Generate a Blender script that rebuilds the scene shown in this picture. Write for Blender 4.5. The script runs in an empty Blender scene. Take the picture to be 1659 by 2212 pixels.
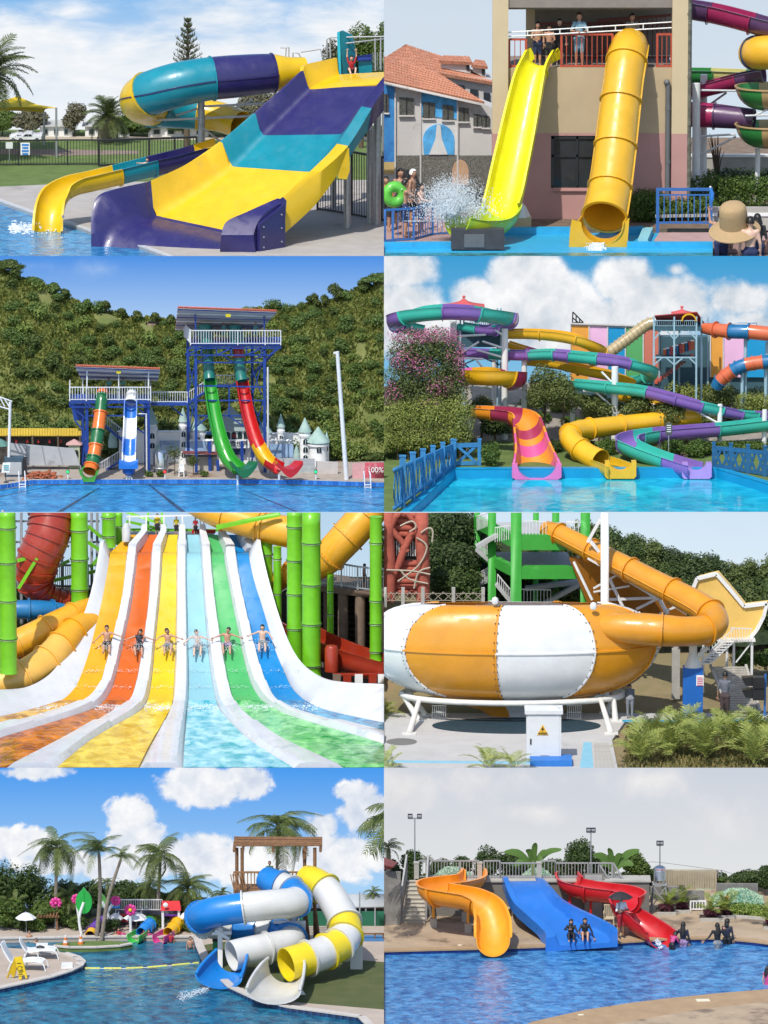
import bpy,bmesh,math,random
from math import sin,cos,pi
from mathutils import Vector as V,Matrix,noise
random.seed(7)
sc=bpy.context.scene
COL=sc.collection
R=math.radians
rng=range;enu=enumerate
def Z(z):return V((0,0,z))
def kp(*a):return K.p(*a)
def kf(*a):return K.f(*a)
def kg(*a):return K.g(*a)
def ks(*a):return K.s(*a)
def kh(*a):return K.h(*a)
# --------- camera, sky light, sun
PITCH,VFOV,HCAM=R(11),R(8),63.0
TV=math.tan(VFOV/2);TH=TV*.75
cd=bpy.data.cameras.new('camera');cam=bpy.data.objects.new('camera',cd);COL.objects.link(cam)
cam.location=(0,0,HCAM);cam.rotation_euler=(pi/2-PITCH,0,0)
cd.sensor_fit='VERTICAL';cd.sensor_height=24;cd.lens=12/TV
cd.clip_start=1;cd.clip_end=3000
sc.camera=cam
SUN_EL,SUN_AZ=R(54),R(24)
w=bpy.data.worlds.new('World');sc.world=w;w.use_nodes=True
nt=w.node_tree
sky_n=nt.nodes.new('ShaderNodeTexSky');sky_n.sky_type='NISHITA';sky_n.sun_disc=False
sky_n.sun_elevation=SUN_EL;sky_n.sun_rotation=pi+SUN_AZ
nt.links.new(sky_n.outputs[0],nt.nodes['Background'].inputs[0])
nt.nodes['Background'].inputs[1].default_value=.15
sl=bpy.data.lights.new('sun','SUN');sun=bpy.data.objects.new('sun',sl);COL.objects.link(sun)
sl.energy=3.45;sl.angle=R(.53);sl.color=(1,.955,.88)
sdir=V((sin(SUN_AZ)*cos(SUN_EL),cos(SUN_AZ)*cos(SUN_EL),-sin(SUN_EL)))
sun.rotation_euler=sdir.to_track_quat('-Z','Y').to_euler();sun.location=(-60,100,150)
sc.view_settings.view_transform='Standard';sc.view_settings.look='None'
sc.view_settings.exposure=.24;sc.view_settings.gamma=1;sc.view_settings.use_curve_mapping=False
sc.cycles.max_bounces=6;sc.cycles.transparent_max_bounces=8
sc.cycles.caustics_reflective=False;sc.cycles.caustics_refractive=False
sc.cycles.use_denoising=True
# --------- the eight terraces
FRONT=[300,278,256,235];BACK=[338.5,299.5,277.5,255.5]
def wray(X,Y):
 xn=(X/3318-.5)*2*TH;yn=(.5-Y/4424)*2*TV
 c,s=cos(PITCH),sin(PITCH)
 return V((xn,yn*s+c,yn*c-s))
class Terrace:
 def __init__(k,col,row):
  k.col,k.row=col,row;k.yF,k.yB=FRONT[row],BACK[row]
  k.z0=k.p(829,1106,0).z
 def p(k,px,py,d=.0):
  r=wray(px+k.col*1659,py+k.row*1106)
  return Z(HCAM)+r*((k.yF+d)/r.y)
 def g(k,px,py,z=.0):
  r=wray(px+k.col*1659,py+k.row*1106)
  return Z(HCAM)+r*((k.z0+z-HCAM)/r.z)
 def gd(k,py,z=.0):return k.g(829,py,z).y-k.yF
 def f(k,px,h,d):
  q=k.p(px,500,d);return V((q.x,q.y,k.z0+h))
 def s(k,d=.0):return(k.p(1000,500,d)-k.p(0,500,d)).x/1000
 def h(k,py,d):return k.p(800,py,d).z-k.z0
K=None
def YX(col,row,back=None):
 global K;K=Terrace(col,row)
 if back:K.yB=K.yF+back
 K.first=set(o.name for o in bpy.data.objects);return K
def YW():
 0
 k=K;bpy.context.view_layer.update()
 sgn=-1 if k.col==0 else 1
 planes=[(Z(0),V((-sgn,0,0)),.0)]
 if k.row>0:
  a=wray(0,k.row*1106+3);b=wray(3318,k.row*1106+3)
  n=a.cross(b).normalized()
  if n.z<0:n=-n
  planes.append((Z(HCAM),n,.0))
 if k.row<3:planes.append((V((0,k.yF-.42,0)),V((0,-1,0)),.0))
 dead=[]
 for o in list(bpy.data.objects):
  if o.name in k.first or o.type!='MESH' or o.name.split('.')[0]=='sky':continue
  M=o.matrix_world
  bb=[M@V(c)for c in o.bound_box]
  for co,n,_ in planes:
   ds=[(q-co).dot(n)for q in bb]
   if max(ds)<=.0005:continue
   if min(ds)>=0:dead.append(o);break
   Mi=M.inverted();lc=Mi@co
   ln=(M.to_3x3().transposed()@n).normalized()
   m=o.data.copy()if o.data.users>1 else o.data
   o.data=m
   bm=bmesh.new();bm.from_mesh(m)
   big=[f for f in bm.faces if len(f.verts)>4]
   if big:bmesh.ops.triangulate(bm,faces=big)
   r=bmesh.ops.bisect_plane(bm,geom=bm.verts[:]+bm.edges[:]+bm.faces[:],plane_co=lc,plane_no=ln,clear_outer=True)
   if len(bm.faces)<4000 and o.get('kind')!='stuff':
    try:bmesh.ops.holes_fill(bm,edges=[e for e in r['geom_cut']if isinstance(e,bmesh.types.BMEdge)],sides=0)
    except Exception:pass
   if not bm.faces:dead.append(o)
   bm.to_mesh(m);bm.free()
   if o in dead:break
 for o in set(dead):
  for c in list(o.children):
   if c not in dead:c.parent=o.parent
  bpy.data.objects.remove(o)
 for o in list(bpy.data.objects):
  if o.type=='EMPTY' and not o.children:bpy.data.objects.remove(o)
  # --------- materials
def lin(c):
 if isinstance(c,str):
  c=tuple(int(c[i:i+2],16)/255 for i in(0,2,4))
  return tuple(x/12.92 if x<=.04045 else((x+.055)/1.055)**2.4 for x in c)
 return tuple(c)
MATS={}
def mat(name,col,rough=.5,metal=.0,var=.1,scale=2.5,bump=.0,bscale=None,coat=.0,col2=None,island=False,spots=None,alpha=None,sss=0,emit=0,detail=5,wear=False):
 if name in MATS:return MATS[name]
 m=bpy.data.materials.new(name);m.use_nodes=True
 t=m.node_tree;N=t.nodes;L=t.links;b=N['Principled BSDF']
 col=lin(col)
 c1=tuple(max(0,x*(1-var))for x in col);c2=tuple(min(1,x*(1+var))for x in col)
 if col2:c1,c2=col,lin(col2)
 rp=N.new('ShaderNodeValToRGB');rp.color_ramp.elements[0].color=(*c1,1);rp.color_ramp.elements[1].color=(*c2,1)
 rp.color_ramp.elements[0].position=.3;rp.color_ramp.elements[1].position=.7
 tc=N.new('ShaderNodeTexCoord')
 if island:
  g=N.new('ShaderNodeNewGeometry');L.new(g.outputs['Random Per Island'],rp.inputs[0])
  rp.color_ramp.elements[0].position=0;rp.color_ramp.elements[1].position=1
 else:
  n=N.new('ShaderNodeTexNoise');n.inputs['Scale'].default_value=scale;n.inputs['Detail'].default_value=detail;n.inputs['Roughness'].default_value=.6
  L.new(tc.outputs['Object'],n.inputs['Vector']);L.new(n.outputs['Fac'],rp.inputs[0])
 out=rp.outputs[0]
 if spots:
  n2=N.new('ShaderNodeTexNoise');n2.inputs['Scale'].default_value=spots[1];n2.inputs['Detail'].default_value=8;n2.inputs['Roughness'].default_value=.65
  L.new(tc.outputs['Object'],n2.inputs['Vector'])
  r2=N.new('ShaderNodeValToRGB');r2.color_ramp.elements[0].position=spots[2];r2.color_ramp.elements[1].position=spots[2]+.09
  L.new(n2.outputs['Fac'],r2.inputs[0])
  mx=N.new('ShaderNodeMixRGB');mx.inputs[2].default_value=(*lin(spots[0]),1)
  L.new(r2.outputs[0],mx.inputs[0]);L.new(out,mx.inputs[1]);out=mx.outputs[0]
 L.new(out,b.inputs['Base Color'])
 b.inputs['Roughness'].default_value=rough;b.inputs['Metallic'].default_value=metal
 if wear:
  n4=N.new('ShaderNodeTexNoise');n4.inputs['Scale'].default_value=2.2;n4.inputs['Detail'].default_value=6;L.new(tc.outputs['Object'],n4.inputs['Vector'])
  m4=N.new('ShaderNodeMapRange');m4.inputs[1].default_value=.35;m4.inputs[2].default_value=.65;m4.inputs[3].default_value=rough-.1;m4.inputs[4].default_value=rough+.16;L.new(n4.outputs['Fac'],m4.inputs[0]);L.new(m4.outputs[0],b.inputs['Roughness'])
 if coat:b.inputs['Coat Weight'].default_value=coat;b.inputs['Coat Roughness'].default_value=.08
 if alpha is not None:b.inputs['Alpha'].default_value=alpha
 if sss:b.inputs['Subsurface Weight'].default_value=sss;b.inputs['Subsurface Radius'].default_value=(.02,.008,.004)
 if emit:b.inputs['Emission Color'].default_value=(*col,1);b.inputs['Emission Strength'].default_value=emit
 if bump:
  n3=N.new('ShaderNodeTexNoise');n3.inputs['Scale'].default_value=bscale or scale*6;n3.inputs['Detail'].default_value=6
  L.new(tc.outputs['Object'],n3.inputs['Vector'])
  bp=N.new('ShaderNodeBump');bp.inputs['Strength'].default_value=bump;bp.inputs['Distance'].default_value=.03
  L.new(n3.outputs['Fac'],bp.inputs['Height']);L.new(bp.outputs[0],b.inputs['Normal'])
 MATS[name]=m;return m
def gel(name,col,**kw):
 kw.setdefault('rough',.36);kw.setdefault('var',.1);kw.setdefault('scale',.9);kw.setdefault('coat',.35)
 c_=lin(col);kw.setdefault('spots',(tuple(x*.93+.018 for x in c_),1.5,.58))
 return mat(name,col,bump=.03,bscale=2.5,wear=True,**kw)
def leaf(name,c1,c2,trans=.25):
 if name in MATS:return MATS[name]
 g_=lambda c:(c[0]*1.5,c[1]*1.38,c[2]*1.25)
 m=mat(name,g_(c1),rough=.55,col2=g_(c2),island=True)
 b=m.node_tree.nodes['Principled BSDF']
 b.inputs['Specular IOR Level'].default_value=.3
 tr=m.node_tree.nodes.new('ShaderNodeBsdfTranslucent');mx=m.node_tree.nodes.new('ShaderNodeMixShader')
 m.node_tree.links.new(b.inputs['Base Color'].links[0].from_socket,tr.inputs[0])
 mx.inputs[0].default_value=trans
 o=m.node_tree.nodes['Material Output']
 m.node_tree.links.new(b.outputs[0],mx.inputs[1]);m.node_tree.links.new(tr.outputs[0],mx.inputs[2]);m.node_tree.links.new(mx.outputs[0],o.inputs[0])
 return m
def YY(name,c1,c2,sc_=(1.2,.5),bump=.35,rough=.06,bs=2.2,lines=.0):
 m=bpy.data.materials.new(name);m.use_nodes=True;MATS[name]=m
 t=m.node_tree;N=t.nodes;L=t.links;b=N['Principled BSDF']
 tc=N.new('ShaderNodeTexCoord');mp=N.new('ShaderNodeMapping');mp.inputs['Scale'].default_value=(1,sc_[1],1)
 L.new(tc.outputs['Object'],mp.inputs[0])
 n=N.new('ShaderNodeTexNoise');n.inputs['Scale'].default_value=sc_[0];n.inputs['Detail'].default_value=4;n.inputs['Distortion'].default_value=.6
 L.new(mp.outputs[0],n.inputs['Vector'])
 rp=N.new('ShaderNodeValToRGB');e=rp.color_ramp.elements
 e[0].position,e[1].position=.35,.66;e[0].color=(*lin(c1),1);e[1].color=(*lin(c2),1)  # dark and bright noise tones imitate caustic light in the water's base colour
 L.new(n.outputs['Fac'],rp.inputs[0])
 out=rp.outputs[0]
 if lines:  # web of bright cell edges: caustic light painted over the water colour
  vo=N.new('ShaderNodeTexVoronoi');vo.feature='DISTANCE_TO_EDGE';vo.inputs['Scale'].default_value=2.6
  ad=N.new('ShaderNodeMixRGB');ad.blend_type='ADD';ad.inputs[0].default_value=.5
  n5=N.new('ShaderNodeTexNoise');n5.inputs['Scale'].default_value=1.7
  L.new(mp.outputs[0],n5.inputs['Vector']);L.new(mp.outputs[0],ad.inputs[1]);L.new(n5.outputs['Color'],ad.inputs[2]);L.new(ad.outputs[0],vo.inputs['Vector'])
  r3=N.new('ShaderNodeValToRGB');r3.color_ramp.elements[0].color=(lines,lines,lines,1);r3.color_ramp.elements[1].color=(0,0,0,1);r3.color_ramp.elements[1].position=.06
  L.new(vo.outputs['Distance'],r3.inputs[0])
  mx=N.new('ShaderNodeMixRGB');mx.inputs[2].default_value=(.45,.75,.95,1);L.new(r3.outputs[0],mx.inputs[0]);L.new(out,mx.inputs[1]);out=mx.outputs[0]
 L.new(out,b.inputs['Base Color']);b.inputs['Roughness'].default_value=rough;b.inputs['IOR'].default_value=1.33
 n2=N.new('ShaderNodeTexNoise');n2.inputs['Scale'].default_value=bs;n2.inputs['Detail'].default_value=5;n2.inputs['Distortion'].default_value=.8
 L.new(mp.outputs[0],n2.inputs['Vector'])
 bp=N.new('ShaderNodeBump');bp.inputs['Strength'].default_value=bump;bp.inputs['Distance'].default_value=.12
 L.new(n2.outputs['Fac'],bp.inputs['Height']);L.new(bp.outputs[0],b.inputs['Normal'])
 return m
 # --------- mesh builder
UP=Z(1)
class MB:
 def __init__(s):s.v=[];s.f=[];s.m=[]
 def add(s,vs,fs,m=0):
  o=len(s.v);s.v+=[V(q)for q in vs]
  for f in fs:s.f.append([i+o for i in f]);s.m.append(m)
  return s
 def box(s,c,size,rz=0,m=0,rot=None,base=False):
  c=V(c);x,y,z=(q/2 for q in size)
  if base:c=c+Z(z)
  M=rot if rot else Matrix.Rotation(rz,3,'Z')
  vs=[c+M@V((a*x,b*y,e*z))for a,b,e in((-1,-1,-1),(1,-1,-1),(1,1,-1),(-1,1,-1),(-1,-1,1),(1,-1,1),(1,1,1),(-1,1,1))]
  return s.add(vs,[(0,3,2,1),(4,5,6,7),(0,1,5,4),(1,2,6,5),(2,3,7,6),(3,0,4,7)],m)
 def beam(s,a,b,w,h=None,m=0,up=UP):
  a,b=V(a),V(b);h=h or w;t=(b-a)
  if t.length<1e-6:return s
  t.normalize();sd=t.cross(up)
  if sd.length<.02:sd=t.cross(V((0,1,0)))
  sd.normalize();u=sd.cross(t)
  vs=[]
  for q in(a,b):
   for i,j in((-1,-1),(1,-1),(1,1),(-1,1)):vs.append(q+sd*i*w/2+u*j*h/2)
  return s.add(vs,[(0,1,2,3),(4,7,6,5),(0,4,5,1),(1,5,6,2),(2,6,7,3),(3,7,4,0)],m)
 def tube(s,pts,r,n=8,m=0,caps=True):
  pts=[V(q)for q in pts];fr=Zz(pts);loops=[]
  for i,(q,t,sd,u)in enu(fr):
   rr=r[i]if isinstance(r,(list,tuple))else r
   loops.append([q+(sd*cos(2*pi*j/n)+u*sin(2*pi*j/n))*rr for j in rng(n)])
  return s.loft(loops,m=m,caps=caps)
 def loft(s,loops,closed=True,caps=True,m=0):
  n=len(loops[0]);vs=[q for l in loops for q in l];fs=[]
  for i in rng(len(loops)-1):
   for j in rng(n if closed else n-1):
    a=i*n+j;b=i*n+(j+1)%n
    fs.append((a,b,b+n,a+n))
  if caps and closed:
   fs.append(tuple(reversed(rng(n))));fs.append(tuple(rng((len(loops)-1)*n,len(loops)*n)))
  return s.add(vs,fs,m)
 def lathe(s,prof,c,n=16,m=0,a0=0,a1=2*pi,caps=True):
  c=V(c);full=abs(a1-a0-2*pi)<1e-6
  k=n if full else n+1
  loops=[[c+V((r*cos(a0+(a1-a0)*j/n),r*sin(a0+(a1-a0)*j/n),z))for j in rng(k)]for r,z in prof]
  return s.loft(loops,closed=full,caps=caps and full,m=m)
 def ball(s,c,r,n=10,m=0,rot=None):
  c=V(c);r=r if isinstance(r,(tuple,list))else(r,r,r);k=max(4,n//2)
  loops=[]
  for i in rng(k+1):
   th=pi*(i+.02*(i==0)-.02*(i==k))/k
   l=[]
   for j in rng(n):
    ph=2*pi*j/n
    q=V((r[0]*sin(th)*cos(ph),r[1]*sin(th)*sin(ph),-r[2]*cos(th)))
    l.append(c+(rot@q if rot else q))
   loops.append(l)
  return s.loft(loops,m=m)
 def dot(s,c,r,z=1):
  c=V(c);return s.add([c+V(q)for q in((r,0,0),(0,r,0),(-r,0,0),(0,-r,0),(0,0,r*z),(0,0,-r*z))],[(0,1,4),(1,2,4),(2,3,4),(3,0,4),(1,0,5),(2,1,5),(3,2,5),(0,3,5)])
 def poly(s,pts,thick,m=0):
  pts=[V(q)for q in pts];n=len(pts);t=V(thick)
  vs=pts+[q+t for q in pts]
  fs=[tuple(rng(n)),tuple(reversed(rng(n,2*n)))]+[(i,i+n,(i+1)%n+n,(i+1)%n)for i in rng(n)]
  return s.add(vs,fs,m)
 def mk(s,name,mats,parent=None,smooth=38,loc=None):
  me=bpy.data.meshes.new(name)
  o0=V(loc)if loc is not None else(org(parent)if parent else Z(0))
  me.from_pydata([q-o0 for q in s.v],[],s.f)
  for m_ in(mats if isinstance(mats,(list,tuple))else[mats]):me.materials.append(m_)
  if any(s.m):me.polygons.foreach_set('material_index',s.m)
  bm=bmesh.new();bm.from_mesh(me);bmesh.ops.recalc_face_normals(bm,faces=bm.faces[:]);bm.to_mesh(me);bm.free()
  if smooth:
   me.polygons.foreach_set('use_smooth',[True]*len(me.polygons));me.set_sharp_from_angle(angle=R(smooth))
  me.update()
  o=bpy.data.objects.new(name,me);COL.objects.link(o)
  if parent:
   o.parent=parent;o.location=o0-org(parent)
  else:o.location=o0
  o['_o']=list(o0)
  return o
def org(o):return V(o['_o'])
def Zz(pts):
 out=[];n=len(pts);last=None
 for i,q in enu(pts):
  t=(pts[min(i+1,n-1)]-pts[max(i-1,0)])
  t=t.normalized()if t.length>1e-9 else Z(1)
  sd=t.cross(UP)
  if sd.length<.08:sd=last if last else t.cross(V((0,1,0)))
  sd=(sd-t*sd.dot(t)).normalized()
  if last and sd.dot(last)<-.2:sd=-sd
  last=sd;out.append((q,t,sd,sd.cross(t)))
 return out
def cat(pts,n=8):
 0
 P=[tuple(q)for q in pts];out=[]
 for i in rng(len(P)-1):
  a=P[max(i-1,0)];b=P[i];c=P[i+1];e=P[min(i+2,len(P)-1)]
  for j in rng(n):
   t=j/n
   out.append(tuple(.5*(2*b[k]+(c[k]-a[k])*t+(2*a[k]-5*b[k]+4*c[k]-e[k])*t*t+(3*b[k]-a[k]-3*c[k]+e[k])*t**3)for k in rng(len(b))))
 out.append(P[-1]);return out
def TG(name,label,cat_,loc=(0,0,0),group=None):
 o=bpy.data.objects.new(name,None);COL.objects.link(o);o.location=loc;o['_o']=list(V(loc));o.empty_display_size=.2
 return ZC(o,label,cat_,group)
def ZC(o,label,cat_,group=None,kind=None):
 o['label']=label;o['category']=cat_
 if group:o['group']=group
 if kind:o['kind']=kind
 return o
def Z6(o,kind='structure',label=None):
 o['kind']=kind
 if label:o['label']=label
 return o
def ZD(o,parent=None,loc=None,rz=None,scale=None,label=None,group=None):
 c=o.copy();COL.objects.link(c);c.parent=parent
 if loc is not None:c.location=loc;c['_o']=list(V(loc))
 if rz is not None:c.rotation_euler.z=rz
 if scale is not None:c.scale=scale if isinstance(scale,(tuple,list))else(scale,)*3
 if label:c['label']=label
 if group:c['group']=group
 for ch in o.children:ZD(ch,c)
 return c
 # --------- water-slide flumes
def arc(r,a0,a1,n,e=.0,sx=1):
 return[(r*sx*cos(R(a0+(a1-a0)*i/n)),r*sin(R(a0+(a1-a0)*i/n))+e)for i in rng(n+1)]
def Z8(th,ctrl,bands,mats,a0=0,a1=360,thick=.03,n=18,per=8,name='flume_section',flange=None,fw=.05,fh=.06,bolts=0,rise=.0,lip=.0,sx=1,ends=True,roll=None):
 0
 st=cat(ctrl,per);pts=[V(q[:3])for q in st];rad=[q[3]for q in st]
 L=[0]
 for i in rng(1,len(pts)):L.append(L[-1]+(pts[i]-pts[i-1]).length)
 T=L[-1];fr=Zz(pts);full=abs(a1-a0)>=360
 def at(t):
  x=t*T;i=0
  while i<len(L)-2 and L[i+1]<x:i+=1
  f=(x-L[i])/max(1e-9,L[i+1]-L[i])
  q=pts[i].lerp(pts[i+1],f);sd=fr[i][2].lerp(fr[i+1][2],f).normalized();u=fr[i][3].lerp(fr[i+1][3],f).normalized()
  if roll:
   a=roll(t);sd,u=sd*cos(a)+u*sin(a),u*cos(a)-sd*sin(a)
  return q,sd,u,rad[i]*(1-f)+rad[i+1]*f
 def loop(t,off=.0,extra=.0):
  q,sd,u,r=at(t)
  inn=arc(r+off,a0,a1,n,sx=sx);out=arc(r+off+thick+extra,a0,a1,n,sx=sx)
  if not full and rise:
   inn=[(inn[0][0],inn[0][1]+rise*r)]+inn+[(inn[-1][0],inn[-1][1]+rise*r)]
   out=[(out[0][0],out[0][1]+rise*r)]+out+[(out[-1][0],out[-1][1]+rise*r)]
  if not full and lip:
   sg=1 if inn[0][0]>0 else-1
   inn=[(inn[0][0],inn[0][1]+thick)]+inn+[(inn[-1][0],inn[-1][1]+thick)]
   out=[(inn[0][0]+sg*lip,inn[0][1])]+[(inn[0][0]+sg*lip,inn[0][1]-thick*1.5)]*0+out+[(inn[-1][0]-sg*lip,inn[-1][1])]
  W=lambda c:q+sd*c[0]+u*c[1]
  return[W(c)for c in inn],[W(c)for c in out]
 t0=.0;res=[]
 for bi,(t1,mi)in enu(bands):
  k=max(2,int((t1-t0)*(len(pts)-1))+1)
  b=MB();ls=[loop(t0+(t1-t0)*i/k)for i in rng(k+1)]
  if full:
   b.loft([l[1][:-1]for l in ls],caps=False);b.loft([list(reversed(l[0][:-1]))for l in ls],caps=False)
   for l,rv in((ls[0],0),(ls[-1],1)):
    b.loft([l[0][:-1],l[1][:-1]],caps=False)
  else:
   b.loft([l[0]+list(reversed(l[1]))for l in ls],caps=ends)
  res.append(b.mk(name,mats[mi],th))
  if flange is not None and bi<len(bands)-1 or(flange is not None and bolts==-1):
   q,sd,u,r=at(t1);dt=fw/T/2;b=MB()
   la,lb=loop(max(0,t1-dt),0,0),loop(min(1,t1+dt),0,0)
   oa,ob=loop(max(0,t1-dt),thick,fh),loop(min(1,t1+dt),thick,fh)
   if full:
    b.loft([la[1][:-1],oa[1][:-1],ob[1][:-1],lb[1][:-1]],caps=False)
   else:b.loft([la[1],oa[1],ob[1],lb[1]],closed=False)
   if bolts>0:
    q0,s0,u0,r0=at(max(0,t1-dt*1.3))
    for j in rng(bolts):
     a=R(a0+(a1-a0)*(j+.5)/bolts)
     b.ball(q0+(s0*cos(a)*sx+u0*sin(a))*(r0+thick*2+fh*.45),.018,n=4,m=1)
   fm=flange if not isinstance(flange,int)else mats[bands[bi][1]if flange==0 else bands[min(bi+1,len(bands)-1)][1]]
   b.mk('flange',[fm,M_bolt],th)
  t0=t1
 return at
def ZY(th,stations,breaks,mats,per=6,name='slide_section'):
 0
 n=len(stations[0]);tr=[cat([s_[j]for s_ in stations],per)for j in rng(n)]
 K_=len(tr[0]);out=[]
 for(i0,i1),m_ in zip(zip(breaks[:-1],breaks[1:]),mats):
  b=MB();L_=[[V(tr[j][i])for j in rng(n)]for i in rng(i0*per,min(i1*per,K_-1)+1)]
  b.loft(L_,caps=False);h=n//2
  for l in(L_[0],L_[-1]):b.add(l,[(k,k+1,n-2-k,n-1-k)for k in rng(h-1)])
  out.append(b.mk(name,m_,th,smooth=50))
 return out
def ZX(q,k=.16):
 0
 A,B2,C_,D_,E_,F_,G_,H_=q
 inn=[A,B2,C_.lerp(B2,k*1.4),C_.lerp((B2+D_)/2,.03),C_.lerp(D_,k*.5),D_.lerp(C_,k*.5),D_.lerp((C_+E_)/2,.03),D_.lerp(E_,k*1.4),E_,F_]
 bot=[G_.lerp(H_,t)for t in(0,.03,.1,.14,.2,.8,.86,.9,.97,1)]
 return inn+bot
def Y0(th,a,b,r,m,name='post',n=10,r2=None):
 return MB().tube([a,b],[r,r2 or r],n=n).mk(name,m,th)
def Z5(th,pts,h,gap,m,rw=.03,bw=.018,mid=False,name='rail',barname='bar',lower=.06):
 0
 pts=[V(q)for q in pts];up=Z(h);cache=None
 for si,(a,b)in enu(zip(pts[:-1],pts[1:])):
  r_=MB();r_.beam(a+up,b+up,rw,rw);r_.mk(name,m,th)
  r_=MB();r_.beam(a+Z(lower),b+Z(lower),rw*.8,rw*.8);r_.mk(name,m,th)
  n=max(1,int((b-a).length/gap))
  for i in rng(n+1):
   q=a.lerp(b,i/n);wdt=rw if i in(0,n)else bw
   if i==0 and si:continue
   if i in(0,n):MB().box(q+Z(h/2),(rw*1.08,rw*1.08,h+rw*.54)).mk('post',m,th)
   else:
    if cache is None:cache=MB().box(q+V((0,0,(h+lower)/2)),(bw,bw,h-lower)).mk(barname,m,th,loc=q)
    else:
     c=cache.copy();COL.objects.link(c);c.parent=th;c.location=q-org(th);c['_o']=list(q)
 return th
 # --------- plants
def Z4(b,lobes,n,size,rnd,m=0,shell=.55):
 tot=sum(l[1][0]*l[1][1]+l[1][2]*l[1][0]for l in lobes)
 for c,r in lobes:
  k=int(n*(r[0]*r[1]+r[2]*r[0])/tot);c=V(c)
  for _ in rng(k):
   d=V((rnd.gauss(0,1),rnd.gauss(0,1),rnd.gauss(0,1))).normalized()
   q=shell+(1.06-shell)*rnd.random()**.6
   q*=1+.22*noise.noise(d*2.3+c)
   p_=c+V((d.x*r[0],d.y*r[1],d.z*r[2]))*q
   nrm=(d+V((rnd.gauss(0,.6),rnd.gauss(0,.6),rnd.gauss(.35,.6)))).normalized()
   a=nrm.cross(V((rnd.gauss(0,1),rnd.gauss(0,1),rnd.gauss(0,1)))).normalized();bb=nrm.cross(a)
   s=size*rnd.uniform(.6,1.4)
   b.add([p_-a*s,p_-bb*s*.45,p_+a*s,p_+bb*s*.45],[(0,1,2,3)],m)
def ZA(b,base,top,r,rnd,targets,m=0):
 base,top=V(base),V(top);mid=base.lerp(top,.55)+V((rnd.uniform(-.1,.1),rnd.uniform(-.1,.1),0))*(top-base).length*.4
 b.tube([base,mid,top],[r,r*.75,r*.45],n=7,m=m)
 for t in targets:
  a=base.lerp(top,rnd.uniform(.45,.95));t=V(t)
  b.tube([a,a.lerp(t,.5)+V((0,0,.05*(t-a).length)),t],[r*.42,r*.28,r*.08],n=5,m=m)
def YZ(name,label,base,H,W,lm,bm_,seed,n=2200,size=.12,trunk=.35,group=None,lobes=6,shape=1,cat_='tree',tr=None):
 rnd=random.Random(seed);base=V(base);th=TG(name,label,cat_,base,group)
 lo=[]
 for i in rng(lobes):
  a=2*pi*i/lobes+rnd.uniform(-.5,.5);rr=W/2*rnd.uniform(.25,.6)
  z=H*(trunk+(1-trunk)*rnd.uniform(.25,.72))
  lo.append((base+V((cos(a)*rr,sin(a)*rr,z)),(W*rnd.uniform(.2,.32),W*rnd.uniform(.2,.32),H*(1-trunk)*rnd.uniform(.2,.32)*shape)))
 lo.append((base+V((0,0,H*(trunk+(1-trunk)*.62))),(W*.3,W*.3,H*(1-trunk)*.36)))
 b=MB();ZA(b,base-Z(.1),base+Z(H*.75),tr or max(.04,H*.022),rnd,[l[0]for l in lo]);b.mk('trunk',bm_,th)
 b=MB();Z4(b,lo,n,size,rnd);b.mk('crown',lm,th,smooth=0)
 return th
FROND={}
def ZW(key,L,droop,nl,ll,lw,mt,fold=.5,hang=.3,seed=0,stalk=.12):
 0
 rnd=random.Random(seed);b=MB();ra=[]
 for i in rng(13):
  t=i/12;ra.append(V((L*t*(1-.25*droop*t),0,L*(.42*t-droop*t*t))))
 b.tube(ra,[max(.004,.018*L/2*(1-i/13))for i in rng(13)],n=4)
 for i in rng(nl):
  t=stalk+(1-stalk)*i/nl;x=t*12;k=min(11,int(x));q=ra[k].lerp(ra[k+1],x-k)
  tg=(ra[k+1]-ra[k]).normalized();le=ll*sin(pi*(.12+.83*t))**.7*rnd.uniform(.8,1.1)
  for sg in(-1,1):
   d=(V((0,sg,0))*.9+tg*rnd.uniform(.55,.85)+V((0,0,fold*rnd.uniform(.2,.6)))).normalized()
   m_=q+d*le*.55;e=q+d*le+V((0,0,-hang*le*rnd.uniform(.6,1.4)))
   wv=tg*lw
   b.add([q-wv*.5,q+wv*.5,m_+wv*.6,m_-wv*.6,e],[(0,1,2,3),(3,2,4)])
 me=b.mk('frond',mt,None,smooth=0);m_=me.data;bpy.data.objects.remove(me);FROND[key]=m_
 return m_
def ZV(name,label,base,top,r,fronds,nf,size,barkm,seed,el=(-.5,1.1),wind=.0,group=None,bend=None,bulge=1):
 rnd=random.Random(seed);base,top=V(base),V(top);th=TG(name,label,'palm tree',base,group)
 mid=base.lerp(top,.5)+(V(bend)if bend else Z(0))
 pts=[V(q)for q in cat([tuple(base-Z(.1)),tuple(mid),tuple(top)],7)]
 b=MB();n=len(pts)
 b.tube(pts,[r*(1.25-.5*i/n)*(1+.06*(i%2))for i in rng(n)],n=9);b.mk('trunk',barkm,th)
 for i in rng(nf):
  az=2.4*i+rnd.uniform(-.3,.3);e=el[0]+(el[1]-el[0])*((i+.5)/nf)+rnd.uniform(-.12,.12)
  o=bpy.data.objects.new('frond',rnd.choice(fronds));COL.objects.link(o);o.parent=th
  o.location=top-base;s_=size*rnd.uniform(.85,1.12);o.scale=(s_,)*3
  d=V((cos(az)*cos(e)+wind,sin(az)*cos(e),sin(e)))
  o.rotation_euler=(rnd.uniform(-.3,.3),-math.asin(max(-1,min(1,d.normalized().z))),math.atan2(d.y,d.x))
  o['_o']=list(top)
 return th
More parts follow.
